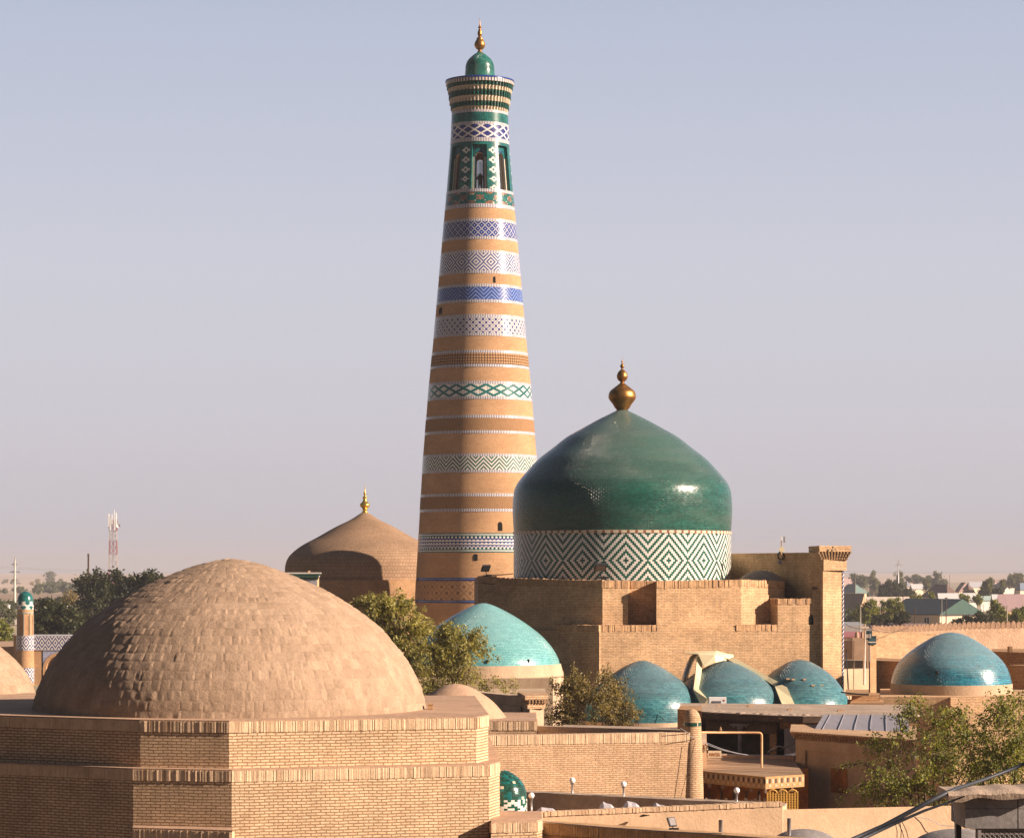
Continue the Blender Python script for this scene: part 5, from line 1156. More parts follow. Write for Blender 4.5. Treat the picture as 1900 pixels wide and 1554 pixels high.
# ------------------------------------------------------------------ tiled gateway with turret at far left
Yw = 240.0; C = (X(47, Yw), Yw); q_ = Yw / F
t = thing('tiled_gateway', 'brick gateway with a blue and white tile band and a teal capped round turret', 'gateway', (C[0], C[1], 0))
m = MB(); m.lathe(C, [(16.6 * q_, 0), (16.2 * q_, Z(1206, Yw))], 40); m.build('turret_base', M['min_brick'], t)
m = MB()
def bw(P_, rows): return lambda i, j: 1 if (abs(i % P_ - P_ // 2) + abs(j - rows // 2)) % 4 in (0, 1) else 0
m.lathe(C, [(16.7 * q_, Z(1206 - 28 * k / 16, Yw)) for k in range(17)], 84, cells=lambda i, j: (1 if i % 2 else 0) if j in (0, 15) else bw(12, 16)(i, j)); m.lathe(C, [(16.7 * q_, Z(1178, Yw)), (.05, Z(1177.8, Yw))], 40); m.build('turret_tile_band', [M['g_white'], M['g_navy']], t)
m = MB(); m.lathe(C, [(16.75 * q_, Z(1266 - 28 * k / 16, Yw)) for k in range(17)], 84, cells=bw(12, 16)); m.build('turret_tile_band', [M['g_white'], M['g_navy']], t)
m = MB()
for k in range(8):          # octagonal lantern with niches
    a0, a1 = R(k * 45 + 4), R(k * 45 + 41); r = 14.6 * q_; pa, pb = [(C[0] + r * math.cos(a), C[1] + r * math.sin(a)) for a in (a0, a1)]
    def lp(f): return (pa[0] + (pb[0] - pa[0]) * f, pa[1] + (pb[1] - pa[1]) * f)
    for f0, f1, y0, y1, mi in ((0, .2, 1142, 1178, 0), (.8, 1, 1142, 1178, 0), (0, 1, 1138, 1142, 0)):
        (xa, ya), (xb, yb) = lp(f0), lp(f1); m.quad((xa, ya, Z(y1, Yw)), (xb, yb, Z(y1, Yw)), (xb, yb, Z(y0, Yw)), (xa, ya, Z(y0, Yw)), mi)
    nx, ny = -math.cos(R(k * 45 + 22.5)) * .1, -math.sin(R(k * 45 + 22.5)) * .1
    (xa, ya), (xb, yb) = lp(.2), lp(.8); m.quad((xa + nx, ya + ny, Z(1178, Yw)), (xb + nx, yb + ny, Z(1178, Yw)), (xb + nx, yb + ny, Z(1142, Yw)), (xa + nx, ya + ny, Z(1142, Yw)), 0)
    for (xx, yy) in ((xa, ya), (xb, yb)): m.quad((xx, yy, Z(1178, Yw)), (xx + nx, yy + ny, Z(1178, Yw)), (xx + nx, yy + ny, Z(1142, Yw)), (xx, yy, Z(1142, Yw)), 0)
    (xa, ya), (xb, yb) = lp(.3), lp(.7); n0 = len(m.v); xm, ym = (xa + xb) / 2, (ya + yb) / 2; nx *= .95; ny *= .95
    m.v += [(xa + nx, ya + ny, Z(1176, Yw)), (xb + nx, yb + ny, Z(1176, Yw)), (xb + nx, yb + ny, Z(1155, Yw)), (xm + nx, ym + ny, Z(1150.5, Yw)), (xa + nx, ya + ny, Z(1155, Yw))]; m.face(range(n0, n0 + 5), [(0, 0)] * 5, 1)
    m.tube([(C[0] + 14.5 * q_ * math.cos(R(k * 45)), C[1] + 14.5 * q_ * math.sin(R(k * 45)), Z(1178, Yw)), (C[0] + 14.5 * q_ * math.cos(R(k * 45)), C[1] + 14.5 * q_ * math.sin(R(k * 45)), Z(1137, Yw))], .05, 6, 0)
    for j in range(20):
        a = R(k * 45); z = Z(1177 - j * 2, Yw); c_ = (C[0] + 14.9 * q_ * math.cos(a), C[1] + 14.9 * q_ * math.sin(a)); m.box(c_[0] - .035, c_[0] + .035, c_[1] - .035, c_[1] + .035, z, z + .05, 2); m.box(c_[0] - .036, c_[0] + .036, c_[1] - .036, c_[1] + .036, z + .05, z + .095, 3)
m.lathe(C, [(13.2 * q_, Z(1178, Yw)), (13.2 * q_, Z(1137, Yw))], 24); m.lathe(C, [(15 * q_, Z(1138, Yw)), (15 * q_, Z(1130, Yw))], 40); m.lathe(C, [(15.15 * q_, Z(1137.5, Yw)), (15.15 * q_, Z(1135, Yw))], 120, cells=lambda i, j: 2 if i % 2 else 3)
m.build('turret_lantern', [M['min_brick'], M['dark'], M['g_white'], M['g_green']], t)
m = MB(); rg = np.random.RandomState(3); pr = smooth_prof(px_profile([(15, 1130), (15, 1117), (14, 1109), (11, 1102), (6, 1098), (.6, 1096.3)], 0, Yw), 26)
m.lathe(C, pr, 60, cells=lambda i, j: (1 if ((i + (5 if j > 4 else 0)) % 10 in range(1, 8) and j not in (4,)) and (abs((i + (5 if j > 4 else 0)) % 10 - 4) + abs(j % 5 - 2) < 4) else 0) if j < 9 else (1 if rg.rand() < .7 else 2)); m.tube([(C[0], C[1], Z(1097, Yw)), (C[0], C[1], Z(1094, Yw))], .03, 6, 2)
m.build('turret_cap', [M['g_white'], M['g_teal'], M['g_green']], t)
m = MB(); x0, x1 = 62, 190
m.prism(poly([(x0, Yw), (77, Yw), (77, Yw + 3), (x0, Yw + 3)]), 0, Z(1206, Yw), 0); m.prism(poly([(30, Yw + .1), (25, Yw + 1.2), (25, Yw + 3), (34, Yw + 3)]), 0, Z(1179, Yw), 0)
# arch: ring of brick around a deep opening
ax, az_, ar = 111.5, 1242, 32
n0 = 16
for k in range(n0):
    a, b = math.pi - math.pi * k / n0, math.pi - math.pi * (k + 1) / n0
    for r0, r1, o, mi in ((ar - 6, ar, .04, 0),):
        m.quad(*[(X(ax + r * math.cos(u), Yw), Yw - o, Z(az_ - r * 1.02 * math.sin(u), Yw)) for r, u in ((r0, a), (r0, b), (r1, b), (r1, a))][::-1], mi=mi)
        m.quad(*[(X(ax + r0 * math.cos(u), Yw), Yw - .04 + d, Z(az_ - r0 * 1.02 * math.sin(u), Yw)) for u, d in ((a, 0), (b, 0), (b, 2.5), (a, 2.5))], mi=mi)
m.prism(poly([(ax - ar, Yw - .04), (ax - ar + 6, Yw - .04), (ax - ar + 6, Yw + 2.4), (ax - ar, Yw + 2.4)]), 0, Z(az_, Yw), 0)
m.prism(poly([(60, Yw + 2.5), (200, Yw + 2.5), (200, Yw + 3.2), (60, Yw + 3.2)]), 0, Z(1206.2, Yw), 0)
m.build('wall', M['min_brick'], t)
m = MB()     # spandrel
for k in range(n0):
    a, b = math.pi - math.pi * k / n0, math.pi - math.pi * (k + 1) / n0
    pa, pb = (ax + ar * math.cos(a), az_ - ar * 1.02 * math.sin(a)), (ax + ar * math.cos(b), az_ - ar * 1.02 * math.sin(b))
    m.quad((X(pa[0], Yw), Yw, Z(pa[1], Yw)), (X(pb[0], Yw), Yw, Z(pb[1], Yw)), (X(pb[0], Yw), Yw, Z(1206, Yw)), (X(pa[0], Yw), Yw, Z(1206, Yw)))
m.build('spandrel_tiles', glaze('spandrel_tile', (.36, .38, .46), .3, .3, (.22, .25, .42)), t)
m = MB(); pat(62, 190, 1178, 1206, 102, 15, lambda i, j: (1 if i % 2 else 0) if j in (0, 14) else bw(10, 15)(i + 3, j), m, Yw - .06); m.prism(poly([(62, Yw - .05), (190, Yw - .05), (190, Yw + 3), (62, Yw + 3)]), Z(1206, Yw), Z(1178, Yw), 0, bottom=True); m.build('tile_band', [M['g_white'], M['g_navy']], t)
m = MB(); cx_, cz_ = X(86, Yw + 2.4), Z(1245, Yw)
for k in range(1, 4): m.tube([(cx_ + .36 * k * math.cos(a), Yw + 2.35, cz_ + .36 * k * math.sin(a)) for a in np.linspace(0, 6.29, 20)], .04, 5)
for k in range(8): m.tube([(cx_, Yw + 2.35, cz_), (cx_ + 1.1 * math.cos(k * .785), Yw + 2.35, cz_ + 1.1 * math.sin(k * .785))], .03, 5)
m.build('round_window', M['wood_dark'], t)
t = thing('side_range', 'shaded brick range with a sandy roof running to the left edge beside the gateway', 'building', (X(0, 243), 243, 0))
m = MB(); m.prism(poly([(-60, 247), (29, 242.6), (29, 252), (-60, 258)]), 0, Z(1200, 243)); m.build('wall', M['old_brick'], t)
m = MB(); m.prism(poly([(-62, 247.5), (27, 243.2), (25, 254), (-62, 259)]), Z(1200, 243) - .01, [Z(1199, 247), Z(1199, 243), Z(1189, 254), Z(1189, 259)]); m.build('roof', M['mud'], t)

# ------------------------------------------------------------------ ground, fields, desert hills
def sheet(name, x0, x1, y0, y1, z, mat, kind='structure'):
    m = MB(); m.quad((x0, y0, z), (x1, y0, z), (x1, y1, z), (x0, y1, z)); return tag(m.build(name, mat), kind=kind)
M['soil'] = mat_plain('dusty_soil', (.40, .30, .215), .95, .2, .02, c2=(.27, .235, .14), bd=0)
M['brown_field'] = mat_plain('ploughed_field', (.26, .18, .12), .95, .2, .03, bd=0, stretch=(.3, 3, 1))
M['green_field'] = mat_plain('green_field', (.13, .15, .055), .95, .25, .05, c2=(.20, .19, .085), bd=0)
M['sand'] = mat_plain('desert_sand', (.52, .40, .31), .95, .14, .004, c2=(.46, .36, .27), bd=0)
sheet('ground', -2000, 2000, -50, 9300, 0, M['soil']); M['alley_shade_ground'] = mat_plain('alley_shade_earth', (.15, .105, .07), .95, .2, .3, bd=0); sheet('alley_shade_ground', -150, 150, -45, 170, .02, M['alley_shade_ground'])  # near ground coloured dark for the shade of alleys, cuts bounced light
sheet('ploughed_field', -420, -60, 1010, 1250, .06, M['brown_field'])
sheet('green_field', -320, -40, 640, 950, .04, M['green_field'])
sheet('sand_flat', -900, 0, 1500, 3000, .08, M['sand'])
m = MB(); nx, ny = 150, 26; rg = np.random.RandomState(21)
xs = np.linspace(-1900, 1900, nx + 1); ys = np.linspace(2600, 7800, ny + 1)
hh = np.zeros((ny + 1, nx + 1))
for k in range(46):
    cx_, cy_ = rg.uniform(-1900, 1900), rg.uniform(3000, 7200); sx_, sy_ = rg.uniform(90, 500), rg.uniform(200, 600); hh += rg.uniform(.3, 2.6) * np.exp(-((xs[None, :] - cx_) / sx_) ** 2 - ((ys[:, None] - cy_) / sy_) ** 2)
hh += np.interp(ys, [2600, 4500, 7000, 7800], [0, 2.6, 3.0, 2.0])[:, None] + rg.uniform(-.15, .15, hh.shape); hh[0] = .0; hh = np.minimum(hh, 9.0)
hh += np.interp(xs, [-1900, -500, -350, 0, 1900], [1.4, 1.4, .5, .2, 1.8])[None, :] * np.interp(ys, [2600, 4500], [0, 1])[:, None]
V0 = len(m.v)
for j in range(ny + 1):
    for i in range(nx + 1): m.v.append((xs[i], ys[j], .1 + hh[j, i]))
for j in range(ny):
    for i in range(nx): a = j * (nx + 1) + i; m.face((a, a + 1, a + nx + 2, a + nx + 1), [(0, 0)] * 4, 0, True)
tag(m.build('hills', M['sand']), kind='structure')

# ------------------------------------------------------------------ masts, chimney, pylons
Yt = 600.0; q_ = Yt / F
t = thing('telecom_tower', 'red and white lattice telecom tower rising beyond the dark trees on the left', 'tower', P(210, 1182, Yt))
def lattice(mb, y0, y1, w0, w1, nb, rad_=.06):
    c = [(-1, -1), (1, -1), (1, 1), (-1, 1)]
    def cr(f, k): w = (w0 + (w1 - w0) * f) * q_ / 2; return Vector((X(210, Yt) + c[k][0] * w, Yt + c[k][1] * w, Z(y0 + (y1 - y0) * f, Yt)))
    for k in range(4): mb.tube([cr(0, k), cr(1, k)], rad_, 5)
    for b in range(nb):
        for k in range(4): mb.tube([cr(b / nb, k), cr((b + 1) / nb, (k + 1) % 4)], rad_ * .6, 4); mb.tube([cr(b / nb, (k + 1) % 4), cr((b + 1) / nb, k)], rad_ * .6, 4); mb.tube([cr(b / nb, k), cr(b / nb, (k + 1) % 4)], rad_ * .6, 4)
for y0, y1, w0, w1, nb, c in ((1182, 1093, 20, 17.4, 4, 'tower_white'), (1093, 1057, 17.4, 16, 2, 'tower_red'), (1057, 1028, 16, 13.8, 2, 'tower_white'), (1028, 1002, 13.8, 12.8, 2, 'tower_red'), (1002, 984, 12.8, 11.5, 2, 'tower_white'), (984, 964, 13.5, 13.5, 2, 'tower_red')):
    m = MB(); lattice(m, y0, y1, w0, w1, nb); m.tube([P(210, y0, Yt), P(210, y1, Yt)], .10, 6); m.build('lattice_section', M[c], t)
m = MB()
for dx, y0, y1 in ((-7, 953, 976), (-1, 954, 972), (6.5, 951, 978), (-4.5, 962, 984), (3.5, 960, 983)): m.box(X(210 + dx - 1, Yt), X(210 + dx + 1, Yt), Yt - 1, Yt - .6, Z(y1, Yt), Z(y0, Yt))
m.tube([P(212.3, 964, Yt), P(212.3, 945, Yt)], .06, 5); m.build('panel_antenna', M['white'], t)
m = MB(); c = P(220, 975, Yt - .8); m.lathe((0, 0), [(.02, 0), (.25, .05), (.42, .16)], 16); m.v = [(c.x + x, c.y - z, c.z + y) for x, y, z in m.v]; m.build('dish', M['white'], t)
Yt = 430.0
m = MB(); m.tube([P(164, 1150, Yt), P(164, 1026.5, Yt)], [1.9 * Yt / F, 1.6 * Yt / F], 14); m.lathe((X(164, Yt), Yt), [(2.0 * Yt / F, Z(1030, Yt)), (2.0 * Yt / F, Z(1028, Yt))], 14)
tag(m.build('chimney', M['wood_dark']), 'thin rusty brown chimney pipe above the dark trees', 'chimney')
def pylon(px, y0, Y, arms, label, rad_=.3, mat='concrete', n=8, yb=None):
    t = thing('power_pylon', label, 'pylon', (X(px, Y), Y, 0)); m = MB(); m.tube([(X(px, Y), Y, 0), P(px, y0 + 8, Y), P(px, y0, Y)], [rad_, rad_ * .6, rad_ * .25], n); m.build('pole', M[mat], t)
    m = MB()
    for y, w in arms:
        m.tube([P(px - w, y, Y), P(px + w, y, Y)], .09, 5); m.tube([P(px - w, y, Y), P(px, y - 3, Y)], .05, 4); m.tube([P(px + w, y, Y), P(px, y - 3, Y)], .05, 4)
        for s in (-1, 1): m.tube([P(px + s * w, y, Y), P(px + s * w, y + 5, Y)], .06, 5)
    m.build('cross_arm', M['steel'], t)
pylon(27.5, 1034, 620, ((1047, 5.5), (1061, 10), (1076, 5)), 'pale concrete power pylon near the left edge beyond the teal turret', .34)
pylon(1667, 1038, 900, ((1048, 6), (1061.5, 9)), 'steel power pylon rising over the hazy town roofs on the right', .26, 'steel')
pylon(230, 1066, 1500, ((1069, 4),), 'tiny far pylon on the desert edge right of the telecom tower', .25, 'steel')
for i, (y0, y1, Y) in enumerate(((1052, 1058, 640), (1055, 1060, 660))):
    m = MB(); m.tube([P(27, y0, Y) .lerp(P(560, y1, Y * 1.1), f) - Vector((0, 0, 3 * f * (1 - f))) for f in np.linspace(-.2, 1, 30)], .035, 4); tag(m.build('power_line', M['steel']), ['upper thin power line crossing the sky behind the telecom tower', 'lower thin power line crossing the sky behind the telecom tower'][i], 'wire')
m = MB(); m.tube([P(1540, 1058, 1000).lerp(P(1960, 1056, 1000), f) - Vector((0, 0, 4 * f * (1 - f))) for f in np.linspace(0, 1, 30)], .04, 4); tag(m.build('power_line', M['steel']), 'thin power line over the hazy roofs on the right', 'wire')
# ------------------------------------------------------------------ city wall and near right-hand lots
Y0 = 230.0
t = thing('city_wall', 'weathered mud city wall with a row of pointed merlons behind the blue dome', 'wall', (X(1800, 235), 235, 0))
def wl_at(px):      # depth and top of wall along the picture
    f = (1960 - px) / 330.0; Y = 236 - 3 * f; return X(px, Y), Y, Z(np.interp(px, [1630, 1700, 1760, 1800, 1900, 1960], [1172, 1170, 1167, 1165.5, 1164, 1163]), Y)
ps = np.linspace(1600, 1990, 40); m = MB()
pl = [wl_at(p) for p in ps]; rg = np.random.RandomState(6)
for (xa, ya, za), (xb, yb, zb) in zip(pl, pl[1:]):
    lv = 7
    for k in range(lv):
        f0, f1 = k / lv, (k + 1) / lv
        m.quad((xa, ya - .8 * (1 - f0), za * f0), (xb, yb - .8 * (1 - f0), zb * f0), (xb, yb - .8 * (1 - f1), zb * f1), (xa, ya - .8 * (1 - f1), za * f1))
    m.quad((xa, ya, za), (xb, yb, zb), (xb, yb + 1, zb), (xa, ya + 1, za)); m.quad((xb, yb + 1, 0), (xa, ya + 1, 0), (xa, ya + 1, za), (xb, yb + 1, zb))
m.build('wall', M['city_mud'], t)
px = 1622.0
while px < 1975:
    m = MB()
    x, Y, z = wl_at(px); s = 230 / Y; w, h = .19 , .62
    h *= rg.uniform(.92, 1.06); k = len(m.v); sh = [(-w, 0), (w, 0), (w * 1.02, h * .55), (w * .75, h * .82), (0, h), (-w * .75, h * .82), (-w * 1.02, h * .55)]
    for dy in (-.03, .32): m.v += [(x + a, Y + dy, z - .02 + b) for a, b in sh]
    m.face(range(k, k + 7), [(0, 0)] * 7); m.face(range(k + 13, k + 6, -1), [(0, 0)] * 7)
    for i in range(7): m.face((k + i, k + 7 + i, k + 7 + (i + 1) % 7, k + (i + 1) % 7), [(0, 0)] * 4)
    px += np.interp(px, [1640, 1900], [7.4, 9.8]); m.build('merlon', M['city_mud'], t)
# alley between the portal and the tiled pier
t = thing('alley_wall', 'sunlit plastered alley wall seen between the portal and the tiled pier', 'wall', (X(1585, 150), 150, 0))
m = MB(); m.prism(poly([(1540, 148.5), (1618, 150), (1618, 151), (1540, 149.5)]), 0, Z(1240, 150)); m.build('lower_wall', M['plaster'], t)
m = MB(); m.prism(poly([(1540, 160), (1608, 158), (1608, 159), (1540, 161)]), 0, Z(1224, 159)); m.build('upper_wall', M['plaster_grey'], t)
t = thing('ruined_wall', 'pale eroded mud wall with one rounded merlon beyond the alley', 'wall', (X(1592, 200), 200, 0))
m = MB(); m.prism(poly([(1582, 200), (1630, 200), (1630, 202), (1582, 202)]), 0, [Z(1182, 200), Z(1185, 200), Z(1185, 202), Z(1182, 202)]); m.prism(poly([(1540, 204), (1584, 200.5), (1584, 202), (1540, 206)]), 0, Z(1187, 202)); m.build('wall', M['mud'], t)
m = MB(); m.lathe((X(1590, 200.6), 200.6), smooth_prof([(.16, Z(1186, 200)), (.165, Z(1179, 200)), (.11, Z(1173, 200)), (.01, Z(1171.5, 200))], 10), 14); m.build('merlon', M['mud'], t)
for px, y0, y1, Y, w, mt, lab in ((1604, 1157, 1240, 118, 2.4, 'concrete', 'thick pale concrete pole standing in the alley beside the tiled pier'), (1584, 1188, 1290, 135, .8, 'wood', 'thin wooden pole in the alley right of the portal'), (1574, 1205, 1290, 134, .6, 'iron', 'thin leaning stay in the alley right of the portal')):
    m = MB(); m.tube([P(px + (4 if mt == 'iron' else -.6), y1 + 30, Y), P(px - (4 if mt == 'iron' else -.6), y0, Y)], w * Y / F, 10)
    if mt == 'concrete': m.box(X(1599, Y), X(1612, Y), Y - .1, Y + .1, Z(1165, Y), Z(1162, Y))
    tag(m.build('utility_pole', M[mt]), lab, 'pole')

# ------------------------------------------------------------------ the town
M['wall_cream'] = mat_plain('cream_house_wall', (.62, .50, .37), .9, .12, .6, bd=0)
M['wall_white'] = mat_plain('white_house_wall', (.50, .46, .43), .9, .1, .6, bd=0)
M['wall_brick'] = mat_plain('brick_house_wall', (.50, .31, .19), .9, .15, .6, bd=0)
roofs = dict(slate=(.035, .055, .065), green=(.025, .075, .06), blue=(.10, .135, .20), mauve=(.18, .115, .125), dark=(.12, .075, .06), asbestos=(.28, .235, .20), pink=(.25, .165, .15), teal=(.13, .20, .19), greyblue=(.20, .21, .24), light=(.28, .28, .29), purple=(.20, .145, .15), tan=(.36, .25, .19), red=(.34, .12, .12))
for k, c in roofs.items(): M['roof_' + k] = mat_plain(k + '_roof_sheet', c, .6, .1, .5, bd=.01, bs=6, spec=.3, stretch=(4, 4, .3))
PHI = R(38)
def house(label, pl, pc, pr, y_ridge, y_eave, Y, style, roof, wall='wall_cream', windows=0, phi=PHI, gable=None, z0=-.1):
    e1 = (math.cos(phi), math.sin(phi)); e2 = (-math.sin(phi), math.cos(phi)); c = (X(pc, Y), Y)
    Wd = (pr - pc) * Y / F / e1[0]; L = (pc - pl) * Y / F / -e2[0]
    ze, zr = Z(y_eave, Y), Z(y_ridge, Y)
    t = thing('house', label, 'house', (c[0], c[1], 0), 'houses of the hazy town')
    def pt(a, b, z): return (c[0] + e1[0] * a + e2[0] * b, c[1] + e1[1] * a + e2[1] * b, z)
    o = .35; m = MB(); m.prism([pt(a, b, 0)[:2] for a, b in ((o, o), (Wd - o, o), (Wd - o, L - o), (o, L - o))], z0, ze, top=True); m.build('wall', M[wall], t)
    m = MB(); A, B, Cc, D = pt(0, 0, ze), pt(Wd, 0, ze), pt(Wd, L, ze), pt(0, L, ze); g = []
    if style == 'L': r0, r1 = pt(Wd / 2, 0, zr), pt(Wd / 2, L, zr); m.quad(D, A, r0, r1); m.quad(B, Cc, r1, r0); g = [(A, B, r0), (Cc, D, r1)]
    elif style == 'R': r0, r1 = pt(0, L / 2, zr), pt(Wd, L / 2, zr); m.quad(A, B, r1, r0); m.quad(Cc, D, r0, r1); g = [(D, A, r0), (B, Cc, r1)]
    elif style == 'flat': m.quad(A, B, (Cc[0], Cc[1], zr), (D[0], D[1], zr)); m.quad(D, A, A, (D[0], D[1], zr)) if 0 else None
    else:
        h = min(Wd, L) / 2; 
        if L >= Wd: r0, r1 = pt(Wd / 2, h, zr), pt(Wd / 2, L - h, zr); m.quad(D, A, r0, r1); m.quad(B, Cc, r1, r0); m.tri(A, B, r0); m.tri(Cc, D, r1)
        else: r0, r1 = pt(h, L / 2, zr), pt(Wd - h, L / 2, zr); m.quad(A, B, r1, r0); m.quad(Cc, D, r0, r1); m.tri(D, A, r0); m.tri(B, Cc, r1)
    th = .18
    for p, q in ((A, B), (B, Cc), (Cc, D), (D, A)): m.quad((p[0], p[1], p[2] - th), (q[0], q[1], q[2] - th), q, p)
    if g and gable is None:
        for a, b, r_ in g: m.tri(a, b, r_)
    m.build('roof', M['roof_' + roof], t)
    if g and gable:
        m = MB()
        for a, b, r_ in g: m.tri(a, b, r_)
        m.build('gable', M[gable], t)
    if windows:
        for k in range(windows):
            m = MB(); b = L * (k + .6) / (windows + .4); s = o - .03
            m.quad(pt(s, b + .55, ze - 2.0), pt(s, b - .55, ze - 2.0), pt(s, b - .55, ze - .6), pt(s, b + .55, ze - .6)); w_ = m.build('window', M['dark'], t)
            m = MB()
            for bb in (b - .6, b, b + .6): m.tube([pt(s - .03, bb, ze - 2.05), pt(s - .03, bb, ze - .55)], .06, 4)
            for zz in (ze - 2.05, ze - .55): m.tube([pt(s - .03, b - .6, zz), pt(s - .03, b + .6, zz)], .06, 4)
            m.build('window_frame', M['white'], w_)
    return t
HS = [
 ('large house with a green gable and blue grey metal roof beyond the city wall', 1655, 1744, 1841, 1111, 1139, 450, 'L', 'slate', 'wall_cream', 2, PHI, 'roof_green'),
 ('house with a broad mauve metal roof at the right edge', 1850, 1853, 1960, 1102, 1133, 500, 'R', 'mauve', 'wall_brick'),
 ('house with a dark brown hipped roof above the green gabled house', 1715, 1758, 1790, 1084, 1107, 800, 'hip', 'dark', 'wall_cream'),
 ('long low house with pale corrugated roof left of the green gabled house', 1606, 1610, 1700, 1107, 1131, 530, 'R', 'asbestos', 'wall_brick'),
 ('house with a grey corrugated roof and raw brick gable right of the portal', 1540, 1596, 1614, 1101, 1131, 510, 'L', 'asbestos', 'wall_white', 0, PHI, 'wall_brick'),
 ('house with a grey green hipped roof just right of the portal', 1556, 1588, 1613, 1083, 1099, 950, 'hip', 'teal', 'wall_cream'),
 ('house with a pinkish gabled roof highest beside the portal column', 1556, 1562, 1602, 1072, 1084, 1250, 'hip', 'pink', 'wall_cream'),
 ('house with a purple brown hipped roof near the tall poplar', 1614, 1634, 1655, 1078, 1089, 1150, 'hip', 'purple', 'wall_cream'),
 ('white house with a pale grey gable roof in the middle of the town', 1688, 1692, 1723, 1083, 1092, 1050, 'R', 'light', 'wall_cream'),
 ('small house with a slate grey hipped roof below the pylon', 1669, 1683, 1697, 1078, 1088, 1200, 'hip', 'greyblue', 'wall_cream'),
 ('house with pale pink walls behind the brown hipped roof', 1773, 1780, 1807, 1080, 1096, 950, 'L', 'pink', 'wall_cream'),
 ('house with a blue grey roof left of the right hand poplar', 1796, 1800, 1829, 1079, 1089, 1200, 'R', 'greyblue', 'wall_cream'),
 ('house with a light tan hipped roof right of the right hand poplar', 1840, 1860, 1888, 1077, 1089, 1150, 'hip', 'asbestos', 'wall_white'),
 ('white gabled house below the tan roof near the right edge', 1838, 1858, 1884, 1089, 1101, 800, 'L', 'asbestos', 'wall_white', 0, PHI, 'wall_white'),
 ('house with slate blue roof touching the right edge', 1884, 1893, 1930, 1081, 1094, 1000, 'hip', 'blue', 'wall_cream'),
 ('long shed with silvery grey roof behind the green gabled house', 1738, 1742, 1828, 1100, 1115, 640, 'R', 'light', 'wall_white'),
 ('small shed with a teal roof strip left of the mauve roof', 1817, 1820, 1844, 1105, 1113, 700, 'R', 'teal', 'wall_white'),
 ('tan brown roof running down right of the dark hipped roof', 1784, 1800, 1817, 1094, 1110, 760, 'L', 'tan', 'wall_cream'),
 ('pale roofed hut at the left foot of the mauve roof', 1838, 1842, 1856, 1102, 1116, 620, 'R', 'light', 'wall_white'),
 ('cream roofed house small and far behind the round dark tree', 1683, 1688, 1706, 1075, 1081, 1500, 'R', 'pink', 'wall_cream'),
 ('far tan roof between the far dark trees and the poplar on the right', 1735, 1741, 1752, 1084, 1091, 1250, 'L', 'asbestos', 'wall_cream'),
 ('far pink roof on the skyline at the right of the town', 1836, 1846, 1862, 1074, 1080, 1600, 'hip', 'pink', 'wall_cream'),
 ('flat grey house on the skyline near the right edge', 1862, 1870, 1890, 1077, 1083, 1500, 'hip', 'greyblue', 'wall_cream'),
]
for a in HS: house(*a)
t = thing('spire_house', 'small dark pyramid roof standing right of the brown hipped roof', 'house', (X(1796, 900), 900, 0)); m = MB(); m.lathe((X(1796, 900), 900), [(1.5, 0), (1.5, Z(1092, 900))], 4, smooth=False); m.build('wall', M['wall_cream'], t)
m = MB(); m.lathe((X(1796, 900), 900), [(2.1, Z(1093, 900)), (.8, Z(1087, 900)), (.05, Z(1081, 900))], 4, smooth=False); m.build('roof', M['roof_dark'], t)
# low sheds in front of the town, just over the city wall
for lab, a, b, y0, y1, Y, rf in (('long low pink roof strip just over the city wall', 1621, 1735, 1157.5, 1168, 380, 'pink'), ('grey corrugated low roof left of the city wall merlons', 1545, 1640, 1162, 1176, 330, 'asbestos'), ('cream slab roof edge right behind the twisted column', 1545, 1607, 1155, 1160.5, 345, 'light'), ('dark red shed roof behind the rounded merlon', 1560, 1612, 1174, 1180, 260, 'red')):
    t = thing('shed', lab, 'shed', (X((a + b) / 2, Y), Y, 0)); m = MB(); m.prism(poly([(a, Y), (b, Y), (b, Y + 8), (a, Y + 8)]), 0, Z(y1, Y) - .1); m.build('wall', M['wall_cream'], t)
    m = MB(); za, zb = Z(y1, Y), Z(y0, Y); m.quad((X(a, Y), Y - .3, za), (X(b, Y), Y - .3, za), (X(b, Y) - (1.5 if 'grey' in lab else 0), Y + 7, zb), (X(a, Y), Y + 7, zb)); m.quad((X(a, Y), Y - .3, za - .12), (X(b, Y), Y - .3, za - .12), (X(b, Y), Y - .3, za), (X(a, Y), Y - .3, za)); m.build('roof', M['roof_' + rf], t)
t = thing('long_white_house', 'low long white house behind the teal capped turret', 'house', (X(60, 520), 520, 0))
m = MB(); m.prism(poly([(-40, 520), (62, 521), (100, 522), (100, 530), (-40, 530)]), 0, Z(1131, 520)); m.build('wall', M['wall_white'], t)
m = MB(); m.box(X(10, 521), X(17, 521), 521, 522, Z(1131, 521), Z(1120, 521)); m.box(X(118.5, 521), X(124.5, 521), 521, 522, Z(1150, 521), Z(1119, 521)); m.build('chimney', M['white'], t)
t = thing('grey_shed', 'low grey shed roof under the small conifer at the left edge', 'shed', (X(10, 300), 300, 0))
m = MB(); m.prism(poly([(-60, 300), (26, 300), (26, 306), (-60, 306)]), 0, [Z(1184, 300), Z(1184, 300), Z(1168, 306), Z(1168, 306)]); m.build('wall', M['concrete'], t)
